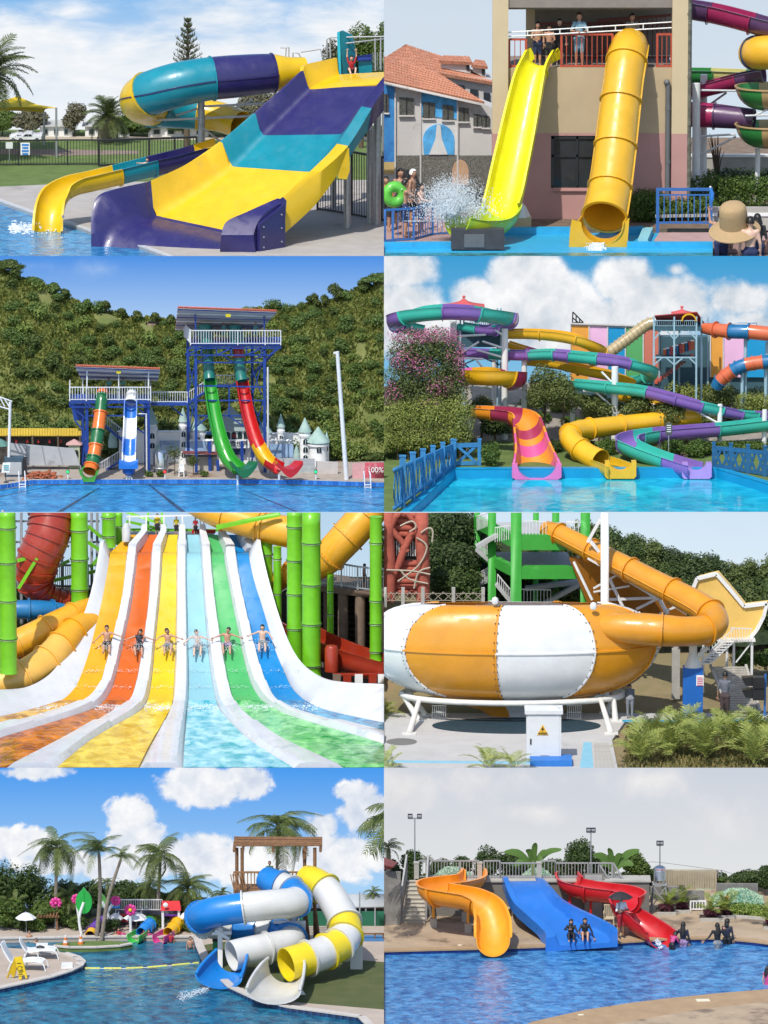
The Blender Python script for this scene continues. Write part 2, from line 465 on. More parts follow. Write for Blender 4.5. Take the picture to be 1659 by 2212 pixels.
def Z2(name,label,base,r,lm,seed,n=500,size=.06,group=None,hz=None,cat_='shrub',stemm=None,lobes=5):
 rnd=random.Random(seed);base=V(base);th=TG(name,label,cat_,base,group);hz=hz or r[2]
 lo=[(base+Z(hz*.5),(r[0]*.7,r[1]*.7,hz*.5))]
 for i in rng(lobes):
  a=6.28*i/lobes+rnd.random();lo.append((base+V((cos(a)*r[0]*.5,sin(a)*r[1]*.5,hz*rnd.uniform(.35,.65))),(r[0]*.5,r[1]*.5,hz*rnd.uniform(.28,.42))))
 b=MB();Z4(b,lo,n,size,rnd,shell=.4);b.mk('foliage',lm,th,smooth=0)
 b=MB()
 for i in rng(4):b.tube([base+V((rnd.uniform(-.1,.1)*r[0],0,-.03)),base+V((rnd.uniform(-.5,.5)*r[0],rnd.uniform(-.5,.5)*r[1],hz*.6))],[.02,.008],n=4)
 b.mk('stem',stemm or M_bark,th)
 return th
 # --------- people
JOINT=dict(pelvis=(0,0,.52),waist=(0,0,.60),chest=(0,0,.74),neck=(0,0,.835),head=(0,-.012,.918),shL=(-.095,0,.795),shR=(.095,0,.795),elL=(-.135,.01,.63),elR=(.135,.01,.63),haL=(-.14,-.03,.49),haR=(.14,-.03,.49),hiL=(-.05,0,.51),hiR=(.05,0,.51),knL=(-.055,-.01,.28),knR=(.055,-.01,.28),anL=(-.055,.01,.045),anR=(.055,.01,.045),toL=(-.06,-.085,.018),toR=(.06,-.085,.018))
def Z9(label,loc,H,yaw,skin,top=None,bottom=None,hair=None,pose=None,sleeve=1,legs=1,long=.0,group=None,lift=None,shoes=None,voxel=.013,hat=False,face=True,fingers=True):
 0
 J={k_:V(v)for k_,v in JOINT.items()}
 for k_,v in(pose or{}).items():J[k_]=V(v)
 Rz=Matrix.Rotation(yaw,3,'Z');loc=V(loc)
 P={k_:Rz@(v*H)for k_,v in J.items()}
 S,T_,B_,F_=0,1,2,3
 caps=[('waist','chest',.072,.086,T_,.68),('pelvis','waist',.08,.07,B_ if bottom else S,.72),('chest','neck',.066,.032,T_,.8),('neck','head',.030,.034,S,1)]
 for s_ in 'LR':
  caps+=[('chest','sh'+s_,.05,.036,T_,1),('sh'+s_,'el'+s_,.031,.025,T_ if sleeve>0 else S,1),('el'+s_,'ha'+s_,.025,.017,T_ if sleeve>1 else S,1),('pelvis','hi'+s_,.062,.06,B_,1),('hi'+s_,'kn'+s_,.058,.040,B_ if legs>0 else S,1),('kn'+s_,'an'+s_,.038,.023,B_ if legs>1 else S,1),('an'+s_,'to'+s_,.024,.017,F_ if shoes else S,1)]
 b=MB();own=[]
 for a,c,ra,rb,m_,fl in caps:
  A,B2=P[a],P[c];ra,rb=ra*H,rb*H
  ax=(B2-A);ln=max(ax.length,1e-4);t=ax/ln
  sd=t.cross(V((0,1,0))if abs(t.y)<.9 else UP).normalized();u=sd.cross(t)
  fy=Rz@V((0,1,0));loops=[]
  for i in rng(9):
   if i<4:an=pi/2*(i-3.9)/3.9 if i<4 else 0;q=A+t*ra*sin(an);rr=ra*cos(an)
   elif i==4:q=A.lerp(B2,.5);rr=(ra+rb)/2
   else:an=pi/2*(i-5)/3.1;q=B2+t*rb*sin(an);rr=rb*cos(an)
   l=[]
   for j in rng(10):
    d=(sd*cos(j*.6283)+u*sin(j*.6283))*rr
    d-=fy*d.dot(fy)*(1-fl);l.append(q+d)
   loops.append(l)
  b.loft(loops);own.append((A,B2,ra,rb,m_))
 hd=P['head'];nk=P['neck'];ax=(hd-nk).normalized();fw=Rz@V((0,-1,0));fw=(fw-ax*fw.dot(ax)).normalized();sd=fw.cross(ax)
 hr=(.052*H,.062*H,.070*H);HM=Matrix((sd,-fw,ax)).transposed()
 b.ball(hd,hr,n=12,rot=HM);own.append((hd,hd+ax*.001,.062*H,.062*H,S))
 b.ball(hd-ax*.028*H+fw*.014*H,(.036*H,.04*H,.036*H),n=10,rot=HM)
 b.ball(hd+fw*.058*H-ax*.008*H,(.011*H,.014*H,.016*H),n=8,rot=HM)
 for sg in(-1,1):b.ball(hd+sd*sg*.049*H-ax*.004*H,(.008*H,.013*H,.018*H),n=6,rot=HM)
 for s_ in 'LR':
  e,h_=P['el'+s_],P['ha'+s_];t=(h_-e).normalized()
  b.ball(h_+t*.028*H,.023*H,n=6);own.append((h_,h_+t*.05*H,.02*H,.02*H,S))
 tmp=b.mk('tmp',M_bolt);md=tmp.modifiers.new('r','REMESH');md.mode='VOXEL';md.voxel_size=voxel*H
 sm=tmp.modifiers.new('s','SMOOTH');sm.factor=.5;sm.iterations=4
 dg=bpy.context.evaluated_depsgraph_get();me=bpy.data.meshes.new_from_object(tmp.evaluated_get(dg));om=tmp.data
 bpy.data.objects.remove(tmp);bpy.data.meshes.remove(om)
 low=min(v.co.z for v in me.vertices);dz=-low if lift is None else lift
 me.materials.clear()
 mats=[skin,top or skin,bottom or skin,shoes or skin]
 for m_ in mats:me.materials.append(m_)
 for p_ in me.polygons:
  best=None;c=p_.center
  for A,B2,ra,rb,m_ in own:
   ab=B2-A;t=max(0,min(1,(c-A).dot(ab)/max(ab.length_squared,1e-9)))
   d=(c-A-ab*t).length/(ra+(rb-ra)*t)
   if best is None or d<best[0]:best=(d,m_)
  p_.material_index=best[1];p_.use_smooth=True
 if fingers:
  bm=bmesh.new();bm.from_mesh(me);tm=MB()
  for s_ in 'LR':
   e,h_=P['el'+s_],P['ha'+s_];t=(h_-e).normalized()
   wd=t.cross(fw);wd=wd.normalized()if wd.length>.1 else sd
   cu=t.cross(wd)
   base_=h_+t*.035*H
   for i,ln in enu((.036,.043,.040,.031)):
    o_=base_+wd*(i-1.5)*.0115*H
    tm.tube([o_,o_+t*ln*.6*H+wd*(i-1.5)*.003*H,o_+t*ln*H*.95+cu*.010*H],[.0062*H,.0056*H,.004*H],n=5)
   o_=h_+t*.015*H-wd*.018*H
   tm.tube([o_,o_-wd*.02*H+t*.012*H,o_-wd*.026*H+t*.034*H],[.008*H,.007*H,.005*H],n=5)
  off=[bm.verts.new(q)for q in tm.v]
  for f_ in tm.f:
   try:nf=bm.faces.new([off[i]for i in f_]);nf.material_index=S;nf.smooth=True
   except ValueError:pass
  bm.to_mesh(me);bm.free()
 me.transform(Matrix.Translation(Z(dz)))
 o=bpy.data.objects.new('person',me);COL.objects.link(o);o.location=loc;o['_o']=list(loc);ZC(o,label,'person',group)
 me.name='person'
 base=loc+Z(dz);hc=base+hd
 if hair:
  b=MB();rnd=random.Random(int(H*1000));loops=[]
  for i in rng(9):
   th_=pi*.60*i/8;l=[]
   for j in rng(18):
    ph=2*pi*j/18;back=sin(ph)
    tt=th_*(1.0 if back>-.15 else .44);khf=1.10+.05*rnd.random()
    if back>.1 and i==8:pass
    l.append(hc+HM@V((hr[0]*khf*sin(tt)*cos(ph),hr[1]*khf*sin(tt)*sin(ph),hr[2]*khf*cos(tt)))+ax*.004*H)
   loops.append(l)
  b.loft(list(reversed(loops)),caps=True)
  if long:
   pts=[hc+HM@V((0,.035*H,.01*H)),hc+HM@V((0,.055*H,-.07*H)),hc+HM@V((0,.055*H,-.07*H-long*H))]
   lp=[]
   for i,(q,wx)in enu(zip(pts,(.048,.06,.035))):lp.append([q+HM@V((cos(a*.6283)*wx*H,sin(a*.6283)*.022*H,0))for a in rng(10)])
   b.loft(lp)
  b.mk('hair',hair,o)
 if face and hair:
  for sg in(-1,1):
   MB().ball(hc+HM@V((sg*.019*H,-.054*H,.004*H)),(.008*H,.005*H,.005*H),n=6,rot=HM).mk('eye',M_eye,o)
  MB().ball(hc+HM@V((0,-.054*H,-.032*H)),(.016*H,.005*H,.004*H),n=6,rot=HM).mk('mouth',M_lip,o)
 o['_head']=list(hc)
 return o
 # --------- painted skies at the back of each terrace, and terrace ground
def sky(label,top,hor,clouds=(),cc='ffffff',cs='b9c4cf',amp=.5,sc_=1.2,soft=.25,streak=None,lowy=1106,det=9):
 k=K;D=k.yB-k.yF;x0,x1=(-900,1659)if k.col==0 else(0,1659+900)
 y0=2 if k.row else-500;y1=1000
 s=k.s(D);O=k.p(0,0,D)
 m=bpy.data.meshes.new('sky');q=lambda a,b_:(a,0,b_)
 A=[k.p(x0,y0,D),k.p(x1,y0,D),k.p(x1,y1,D),k.p(x0,y1,D)]
 Xc=.0
 if k.col==0:A[1].x=A[2].x=Xc
 else:A[0].x=A[3].x=Xc
 th=V((0,.12,0));vs=A+[a+th for a in A]
 m.from_pydata([((v-O)/(100*s))for v in vs],[],[(0,3,2,1),(4,5,6,7),(0,1,5,4),(1,2,6,5),(2,3,7,6),(3,0,4,7)])
 o=bpy.data.objects.new('sky',m);COL.objects.link(o);o.location=O;o.scale=(100*s,)*3
 Z6(o,'structure',label)
 mt=bpy.data.materials.new('sky_air');mt.use_nodes=True;t=mt.node_tree;N,L=t.nodes,t.links
 for n_ in list(N):N.remove(n_)
 out=N.new('ShaderNodeOutputMaterial');em=N.new('ShaderNodeEmission');L.new(em.outputs[0],out.inputs[0])
 tc=N.new('ShaderNodeTexCoord');sp=N.new('ShaderNodeSeparateXYZ');L.new(tc.outputs['Object'],sp.inputs[0])
 mr=N.new('ShaderNodeMapRange');mr.inputs[1].default_value=0;mr.inputs[2].default_value=-lowy/100;L.new(sp.outputs[2],mr.inputs[0])
 gr=N.new('ShaderNodeValToRGB');gr.color_ramp.elements[0].color=(*lin(top),1);gr.color_ramp.elements[1].color=(*lin(hor),1);L.new(mr.outputs[0],gr.inputs[0])
 colr=gr.outputs[0]
 def math_(op,a,b_=None,clamp=False):
  n_=N.new('ShaderNodeMath');n_.operation=op;n_.use_clamp=clamp
  for i,x in enu((a,b_)):
   if x is None:continue
   if isinstance(x,(int,float)):n_.inputs[i].default_value=x
   else:L.new(x,n_.inputs[i])
  return n_.outputs[0]
 def fbm(scale,detail=9,rgh=.6,sx=(1,1,1),dist=.0,off=0):
  mp=N.new('ShaderNodeMapping');mp.inputs['Scale'].default_value=sx;mp.inputs['Location'].default_value=(off,0,off)
  if streak:mp.inputs['Rotation'].default_value=(0,streak[1],0)
  L.new(tc.outputs['Object'],mp.inputs[0])
  n_=N.new('ShaderNodeTexNoise');n_.inputs['Scale'].default_value=scale;n_.inputs['Detail'].default_value=detail;n_.inputs['Roughness'].default_value=rgh;n_.inputs['Distortion'].default_value=dist
  L.new(mp.outputs[0],n_.inputs['Vector']);return n_.outputs['Fac']
 if clouds:
  acc=None
  for(px,py,rx,ry,st)in clouds:
   mp=N.new('ShaderNodeMapping');mp.vector_type='POINT'
   mp.inputs['Scale'].default_value=(100/rx,0,100/ry);mp.inputs['Location'].default_value=(-px/rx,0,py/ry)
   L.new(tc.outputs['Object'],mp.inputs[0])
   ln=N.new('ShaderNodeVectorMath');ln.operation='LENGTH';L.new(mp.outputs[0],ln.inputs[0])
   v=math_('MULTIPLY',math_('SUBTRACT',1,ln.outputs['Value']),st)
   acc=v if acc is None else math_('MAXIMUM',acc,v)
  ns=fbm(sc_,det,.62,streak[0]if streak else(1,1,1),.25)
  big=fbm(sc_*.35,3,.5,(1,1,1),0,3.3)
  den=math_('ADD',acc,math_('MULTIPLY',math_('SUBTRACT',ns,.5),amp*2))
  m2=N.new('ShaderNodeMapRange');m2.interpolation_type='SMOOTHSTEP';m2.inputs[1].default_value=0;m2.inputs[2].default_value=soft;L.new(den,m2.inputs[0])
  sh=N.new('ShaderNodeValToRGB');e=sh.color_ramp.elements;e[0].position,e[1].position=.36,.62;e[0].color=(*lin(cs),1);e[1].color=(*lin(cc),1)
  L.new(math_('ADD',math_('MULTIPLY',ns,.55),math_('MULTIPLY',big,.45)),sh.inputs[0])
  mx=N.new('ShaderNodeMixRGB');L.new(m2.outputs[0],mx.inputs[0]);L.new(colr,mx.inputs[1]);L.new(sh.outputs[0],mx.inputs[2]);colr=mx.outputs[0]
 L.new(colr,em.inputs[0]);em.inputs[1].default_value=1.0/2**sc.view_settings.exposure
 m.materials.append(mt);return o
def Z7(name,pts,z=.0,m=None,thick=.5,kind='structure',label=None):
 0
 b=MB();b.poly([V((q[0],q[1],K.z0+z))for q in pts],(0,0,-thick))
 o=b.mk(name,m,None,smooth=0,loc=V((pts[0][0],pts[0][1],K.z0+z)))
 return Z6(o,kind,label)
def base_slab(name,m,d0=-.4,d1=None,z=.0,label=None):
 k=K;d1=d1 if d1 is not None else k.yB-k.yF-.02
 xo=k.p(-700,500,d1).x if k.col==0 else k.p(1659+700,500,d1).x
 return Z7(name,[(xo,k.yF+d0),(0,k.yF+d0),(0,k.yF+d1),(xo,k.yF+d1)],z,m,4,label=label)
def Z1(pairs,z=.0):return[(q.x,q.y)for q in(kg(a,b_,z)for a,b_ in pairs)]
def ZB(th,body,loc,size,m,rot=(pi/2,0,0),name='lettering',depth=.004,align='CENTER'):
 c=bpy.data.curves.new(name,'FONT');c.body=body;c.size=size;c.extrude=depth;c.align_x=align;c.align_y='CENTER'
 o=bpy.data.objects.new(name,c);COL.objects.link(o);o.rotation_euler=rot
 dg=bpy.context.evaluated_depsgraph_get();me=bpy.data.meshes.new_from_object(o.evaluated_get(dg));bpy.data.objects.remove(o)
 me.transform(Matrix.Rotation(rot[2],4,'Z')@Matrix.Rotation(rot[0],4,'X'))
 me.materials.clear();me.materials.append(m);o=bpy.data.objects.new(name,me);COL.objects.link(o)
 loc=V(loc);o['_o']=list(loc)
 if th:o.parent=th;o.location=loc-org(th)
 else:o.location=loc
 return o
M_bolt=mat('bolt_steel',(.16,.15,.13),rough=.4,metal=.7)
M_bark=mat('bark',(.12,.085,.055),rough=.9,var=.35,scale=9,bump=.5)
M_palmbark=mat('palm_bark',(.27,.22,.17),rough=.95,var=.3,scale=6,bump=.6)
M_eye=mat('eye_dark',(.02,.015,.012),rough=.25);M_lip=mat('lips',(.35,.1,.08),rough=.5)
M_skin=mat('skin_tan',(.46,.25,.16),rough=.5,var=.07,scale=8);M_skin2=mat('skin_light',(.62,.4,.3),rough=.5,var=.07,scale=8);M_skin3=mat('skin_brown',(.24,.13,.08),rough=.5,var=.08,scale=8)
M_hair=mat('hair_black',(.012,.010,.009),rough=.45,var=.4,scale=40)
M_galv=mat('galvanised_steel',(.42,.44,.46),rough=.42,metal=.55,var=.15,scale=7)
M_white=mat('white_paint',(.78,.78,.76),rough=.45,var=.05,spots=((.5,.48,.44),3.2,.68))
M_black=mat('black_paint',(.018,.018,.02),rough=.45,var=.3)
M_conc=mat('concrete',(.40,.38,.34),rough=.9,var=.14,scale=1.6,bump=.25,spots=((.27,.25,.22),.8,.62))
M_grass=mat('lawn',(.085,.14,.03),rough=.95,col2=(.14,.2,.05),scale=1.4,bump=.8,bscale=30)
M_foam=mat('foam_water',(.86,.91,.94),rough=.35,var=.04,alpha=.62)
L_dark=leaf('leaves_dark',(.018,.04,.012),(.05,.085,.022));L_mid=leaf('leaves_green',(.035,.075,.016),(.09,.14,.03));L_pale=leaf('leaves_pale',(.085,.13,.03),(.17,.2,.06))
L_palm=leaf('palm_leaf',(.04,.065,.022),(.1,.13,.045));L_palmg=leaf('palm_leaf_bright',(.07,.12,.02),(.2,.25,.05))
# ==== three slides at a small resort pool
SIT=dict(pelvis=(0,0,.085),waist=(0,-.01,.165),chest=(0,-.025,.29),neck=(0,-.04,.38),head=(0,-.065,.465),shL=(-.09,-.03,.345),shR=(.09,-.03,.345),elL=(-.15,-.11,.22),elR=(.15,-.11,.22),haL=(-.09,-.23,.21),haR=(.09,-.23,.21),hiL=(-.055,0,.085),hiR=(.055,0,.085),knL=(-.065,-.23,.20),knR=(.065,-.23,.20),anL=(-.06,-.33,.04),anR=(.06,-.33,.04),toL=(-.065,-.40,.03),toR=(.065,-.40,.03))
def Z3(label,tip,R_,H_,canopy_m,shaft_m,foot,ribs=8,cat_='umbrella',name='umbrella',group=None,sag=.12,val=0):
 0
 tip,foot=V(tip),V(foot);th=TG(name,label,cat_,foot,group);n=ribs*4
 for g_ in rng(ribs):
  b=MB();loops=[]
  for i in rng(7):
   t=i/6;l=[]
   for j in rng(5):
    a=2*pi*(g_*4+j)/n;e=1-sag*sin(pi*j/4)*t
    l.append(tip+V((cos(a)*R_*t*e,sin(a)*R_*t*e,-H_*t**1.7)))
   loops.append(l)
  lo=[l+[q-Z(.012)for q in reversed(l)]for l in loops]
  b.loft(lo);b.mk('canopy_gore',canopy_m,th)
  a=2*pi*g_/ribs
  MB().tube([tip-Z(.03),tip+V((cos(a)*R_*.97,sin(a)*R_*.97,-H_-.015))],.006,n=4).mk('rib',shaft_m,th)
 MB().tube([foot,tip+Z(.05)],.012 if R_<.8 else .03,n=6).mk('shaft',shaft_m,th)
 return th
def Z0(label,base,size,seed,group=None):
 th=ZV('young_palm',label,base,V(base)+Z(size*.16),size*.05,FR_y,9,size,M_palmbark,seed,el=(.15,1.25),group=group);th['category']='palm'
 return th
YX(1,3)
sky('hazy bright sky with thin grey-white clouds above the resort pool','cdd3de','e4e6e6',[(60,90,260,150,.9),(420,60,420,120,.55),(660,200,260,70,.6),(1100,60,330,110,.6),(1450,250,300,160,.45),(300,300,300,120,.3)],'f2efee','d9dade',amp=.55,sc_=.45,soft=.9,lowy=520)
M_tan=mat('worn_tan_paving',(.40,.30,.20),rough=.7,var=.16,scale=.8,bump=.15,spots=((.19,.14,.095),.55,.51))
M_tan2=mat('pool_coping_render',(.37,.25,.14),rough=.75,var=.12,scale=1.5,bump=.3,spots=((.2,.13,.08),1.1,.6))
W8=YY('pool_water_blue',(.012,.10,.30),(.07,.28,.56),(2.2,1),.55,.05,3.2,lines=.10)  # includes a faint web of caustic light painted into the colour
M_tile8=mat('dark_blue_tile',(.008,.03,.16),rough=.25,var=.4,scale=5)
base_slab('ground',M_tan,-3,None,-.7,'tan ground under the resort pool')
xr=kp(2400,500,10).x
def Y1(name,pairs,z,m,th_,label):return Z7(name,Z1(pairs,z),z,m,th_,label=label)
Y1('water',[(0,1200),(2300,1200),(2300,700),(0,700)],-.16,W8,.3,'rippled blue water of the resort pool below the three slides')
far=[(0,789),(250,782),(500,776),(720,768),(1000,752),(1240,737),(1440,733),(1600,748),(1800,775),(2300,800)]
b_=[(2300,420),(0,420)]
pave=Z7('pavement',Z1(far)+[(kp(2300,0,20.4).x,K.yF+20.4),(0,K.yF+20.4)],0,M_tan,.65,label='stained tan paving behind the resort pool')
e=[kg(*q)for q in far]
b=MB();b.loft([[q+V((0,-.012,-.02))for q in e],[q+V((0,-.012,-.30))for q in e]],closed=False);b.mk('tile_edge',M_tile8,pave,smooth=0)
b=MB();b.loft([[q+V((0,-.05,.004)),q+V((0,.28,.006)),q+V((0,.30,-.05)),q+V((0,-.05,-.05))]for q in e]);b.mk('coping',M_tan2,pave,smooth=0)
near=[(560,1130),(640,1096),(860,1046),(1060,1015),(1250,992),(1450,972),(1659,955),(2300,915)]
near2=[(840,1130),(1060,1095),(1300,1052),(1480,1028),(1659,1010),(2300,970)]
dk=Z7('poolside_deck',Z1(near,.05)+Z1([(2300,1250),(560,1250)],.05),.05,M_tan2,.6,label='tan coping of the pool in the foreground with wet patches')
Z7('poolside_step',Z1(near2,.09)+Z1([(2300,1300),(840,1300)],.09),.09,M_tan,.13,label='paved strip one step above the foreground coping')
cream=mat('cream_tile',(.72,.66,.5),rough=.5)
for i,(px,py,sz)in enu([(1378,1003,.32),(850,1066,.13)]):
 q=kg(px,py,.052);MB().box(q,(sz*1.4,sz,.012),.12).mk('skimmer_lid',cream,dk)
MB().box(kg(327,765,.01),(.13,.12,.02)).mk('skimmer_lid',cream,pave)
PW=14.6;hP=kh(492,PW);M_rend=mat('grey_render',(.17,.16,.145),rough=.9,var=.14,scale=1.2,bump=.2,spots=((.15,.14,.12),.7,.6))
pl=TG('slide_platform','long grey rendered platform wall carrying the three slides','platform',kf(600,0,PW))
x0,x1=kp(190,0,PW).x,kp(1150,0,PW).x
MB().box(((x0+x1)/2,K.yF+PW+.35,K.z0+hP/2),(x1-x0,.7,hP)).mk('wall',M_rend,pl)
MB().box(((x0+x1)/2,K.yF+PW+.33,K.z0+hP+.03),(x1-x0+.1,.8,.06)).mk('slab',M_conc,pl)
M_door=mat('grey_door',(.33,.33,.32),rough=.6)
dr=MB().box(kf(905,.75,PW-.03),(.62,.05,1.5)).mk('door',M_door,pl);MB().ball(kf(938,.72,PW-.08),.03,n=6).mk('handle',M_bolt,dr)
MB().box(kf(905,.75,PW-.01),(.72,.04,1.58)).mk('door_frame',M_rend,pl)
def Zw(label,pts,h,gap,m,name='metal_fence',**kw):
 th=TG(name,label,'fence',pts[0]);Z5(th,pts,h,gap,m,**kw);return th
zP=hP+.06
M_rail=mat('grey_rail_paint',(.3,.3,.3),rough=.5,var=.06)
fh_=kh(412,PW+.25)-zP
for a,b2,lb in[(150,185,'short grey bar fence at the head of the concrete steps'),(195,325,'tall grey bar fence panel beside the steps on the platform'),(330,408,'grey bar fence panel behind the orange slide entry'),(432,500,'grey bar fence gate between orange and blue slides'),(503,662,'long grey bar fence behind the blue slide entry'),(678,740,'grey bar fence gate with a small board beside the red slide'),(742,880,'grey bar fence behind the red slide entry'),(884,985,'grey bar fence at the far right end of the platform')]:
 Zw(lb,[kf(a,zP,PW+.3),kf(b2,zP,PW+.3)],fh_+(.08 if b2-a<100 or a==195 else 0),.105,M_rail,rw=.045,bw=.022)
for px,lb in[(413,'square concrete fence post beside the orange slide entry'),(670,'square concrete fence post right of the blue slide'),(140,'square concrete fence post at the top of the steps')]:
 th=TG('fence_post',lb,'post',kf(px,zP,PW+.3));MB().box(kf(px,zP,PW+.3),(.17,.17,fh_),base=True).mk('shaft',M_conc,th);MB().box(kf(px,zP+fh_,PW+.3),(.2,.2,.04),base=True).mk('cap',M_conc,th)
st=TG('concrete_steps','concrete steps with pale sheet-sided handrails up to the platform','steps',kg(125,668));ys=K.gd(668)
for i in rng(10):
 t=i/10;dd=ys+(PW+.2-ys)*t;zz=hP*(i+1)/10;lo_,hi_=80+22*t,178-6*t
 A,B2=kf(lo_,0,dd),kf(hi_,0,dd);dep=(PW+.2-ys)/10
 MB().box(((A.x+B2.x)/2,A.y+dep/2,K.z0+zz/2),(B2.x-A.x,dep,zz)).mk('step',M_conc,st)
 MB().box(((A.x+B2.x)/2,A.y+dep/2-.015,K.z0+zz+.004),(B2.x-A.x,dep+.03,.03)).mk('tread',mat('step_nosing',(.5,.46,.38),rough=.8),st)
for a,b2 in((72,98),(182,190)):
 A,B2=kf(a,.05,ys),kf(b2,hP,PW+.2);b=MB();hh=.92
 b.poly([A,B2,B2+Z(hh),A+Z(hh)],(.02,0,0));b.mk('side_sheet',M_rail,st)
 MB().beam(A+Z(hh),B2+Z(hh),.06).mk('handrail',M_rail,st)
 MB().beam(A,A+Z(hh),.06).mk('post',M_rail,st);MB().beam(B2,B2+Z(hh),.06).mk('post',M_rail,st)
for a,b2,lb in((926,988,'slanting bar handrail of the far stair beside the black umbrella'),(990,1048,'outer slanting bar handrail of the far stair')):
 th=TG('stair_handrail',lb,'handrail',kf(a,hP*.6,PW+.4));A,B2=kf(a,zP,PW+.35),kf(b2,zP-.75,PW+.1);H_=Z(fh_)
 for z_ in(.05,1):MB().beam(A+H_*z_,B2+H_*z_,.045).mk('rail',M_rail,th)
 for i in rng(9):MB().beam(A.lerp(B2,i/8),A.lerp(B2,i/8)+H_,.022 if i%8 else .045).mk('bar',M_rail,th)
G_or=gel('gel_orange',(.78,.27,.012));G_or2=gel('gel_orange_deep',(.80,.33,.02));G_rd=gel('gel_red',(.52,.014,.02));G_bl=gel('gel_blue',(.02,.15,.52))
P_=lambda px,py,d,r:(*kp(px,py,d),r)
th=TG('orange_water_slide','open orange fibreglass slide with an S-bend ending at the pool edge','water slide',kg(470,780))
Z8(th,[P_(387,440,15,.33),P_(387,456,14.4,.4),P_(375,474,13.7,.46),P_(330,486,13.2,.5),P_(268,494,12.9,.52),P_(216,504,12.45,.54),P_(228,520,11.9,.54),P_(300,533,11.5,.54),P_(378,548,11.2,.54),P_(438,582,10.85,.55),P_(464,645,10.45,.56),P_(470,695,10.1,.57),P_(471,735,9.7,.57),P_(471,744,9.35,.55)],[(.3,0),(.5,0),(.72,0),(1,1)],[G_or,G_or2],180,360,.035,n=16,rise=.12,lip=.09,flange=0,fw=.06,fh=.05)
for s_ in(-1,1):MB().poly([kp(387+s_*42,438,14.9),kp(387+s_*42+9,438,14.9),kp(387+s_*46+12,486,14.4),kp(387+s_*44,486,14.4)],(0,.05,0)).mk('entry_grip',G_or,th)
for px,py,pt in((213,688,590),(363,710,610),(350,662,590)):
 q=kg(px,py);Y0(th,q+Z(.3),V((q.x,q.y,kp(px,pt,q.y-K.yF).z)),.055,G_or2,'post');MB().box(q,(.24,.24,.33),base=True).mk('plinth',M_conc,th)
th=TG('blue_water_slide','wide straight blue fibreglass slide with two girls sitting on it','water slide',kg(860,780))
S8=[((510,470),(529,468),(540,488),(655,486),(653,471),(683,474),13.9),((516,476),(535,474),(545,496),(662,494),(668,478),(694,482),13.5),((530,520),(552,513),(562,538),(676,530),(698,505),(722,512),12.7),((560,580),(582,572),(605,612),(726,598),(742,556),(768,562),11.8),((615,632),(638,624),(664,668),(800,650),(812,598),(840,604),10.9),((668,680),(697,672),(716,712),(892,690),(902,642),(930,646),10.1),((697,712),(735,704),(746,744),(962,726),(976,682),(1000,687),9.5),((698,735),(740,728),(757,768),(975,754),(988,706),(1010,712),9.15)]
sts=[]
for i,(a,b2,c,d_,e_,f_,dd)in enu(S8):
 dd=10.25+.93*(dd-9.15);w_=[kp(*q,dd)for q in(a,b2,c,d_,e_,f_)];low=.62 if i>5 else .4
 sts.append(ZX(w_+[w_[5]-Z(low if i<7 else .50),w_[0]-Z(low if i<7 else .50)]))
ZY(th,sts,[0,2,4,6,7],[G_bl]*4,6)
for px,py,dd in((640,640,13.2),(760,640,13),(880,690,12)):
 q=kf(px,0,dd);Y0(th,q,q+V((0,0,max(.2,kh(py-30,dd)))),.05,M_galv)
th=TG('red_water_slide','open red fibreglass slide with a switchback bend behind the umbrella','water slide',kg(1190,740))
Z8(th,[P_(793,456,15,.33),P_(794,470,14.4,.38),P_(815,494,13.9,.43),P_(880,512,13.7,.46),P_(960,523,13.5,.46),P_(1030,532,13.2,.47),P_(1066,548,12.7,.48),P_(1040,570,12.25,.48),P_(1052,608,11.95,.48),P_(1105,652,11.7,.49),P_(1160,690,11.35,.50),P_(1190,714,11.05,.50),P_(1202,720,10.8,.48)],[(.27,0),(.45,0),(.62,0),(1,0)],[G_rd],180,360,.035,n=16,rise=.15,lip=.08,flange=0,fw=.06,fh=.05)
for px,py,pt in((803,662,545),(893,668,570),(1072,712,640)):
 q=kg(px,py);Y0(th,q,V((q.x,q.y,kp(px,pt,q.y-K.yF).z)),.05,G_rd);MB().box(q,(.22,.22,.12),base=True).mk('plinth',M_conc,th)
b=MB();rr=random.Random(3)
for i in rng(90):
 t=rr.random();q=kp(1175+22*t+rr.gauss(0,5),748+34*t*t+rr.gauss(0,5),10.9-.5*t);b.ball(q,rr.uniform(.012,.03),n=5)
ZC(b.mk('water_splash',M_foam),'small white splash below the red slide mouth','water splash',kind='stuff')
b=MB()
for i in rng(40):b.ball(kg(465+rr.gauss(0,9),800+rr.gauss(0,4),-.15),rr.uniform(.008,.02),n=5)
ZC(b.mk('water_splash',M_foam),'small dribble of water below the orange slide mouth','water splash',kind='stuff')
C_blk=mat('black_swimwear',(.012,.012,.015),rough=.6);C_navy=mat('navy_swimwear',(.02,.022,.04),rough=.6,var=.4,scale=20);C_wht=mat('white_cotton',(.75,.75,.77),rough=.9);C_red=mat('red_cotton',(.32,.02,.03),rough=.8)
C_pink=mat('pink_swimwear',(.5,.06,.2),rough=.7);C_purp=mat('purple_print',(.3,.2,.36),rough=.8,var=.7,scale=25);C_or=mat('orange_cotton',(.65,.2,.1),rough=.9);C_gry=mat('grey_cotton',(.22,.23,.25),rough=.9)
p1=dict(SIT);p1.update(haL=(-.05,-.2,.3),elL=(-.17,-.12,.27),haR=(.2,-.12,.2))
Z9('girl in black swimwear sitting with one hand raised on blue slide',kp(808,737,10.55),1.36,0,M_skin,C_blk,C_blk,M_hair,p1,2,2,.12)
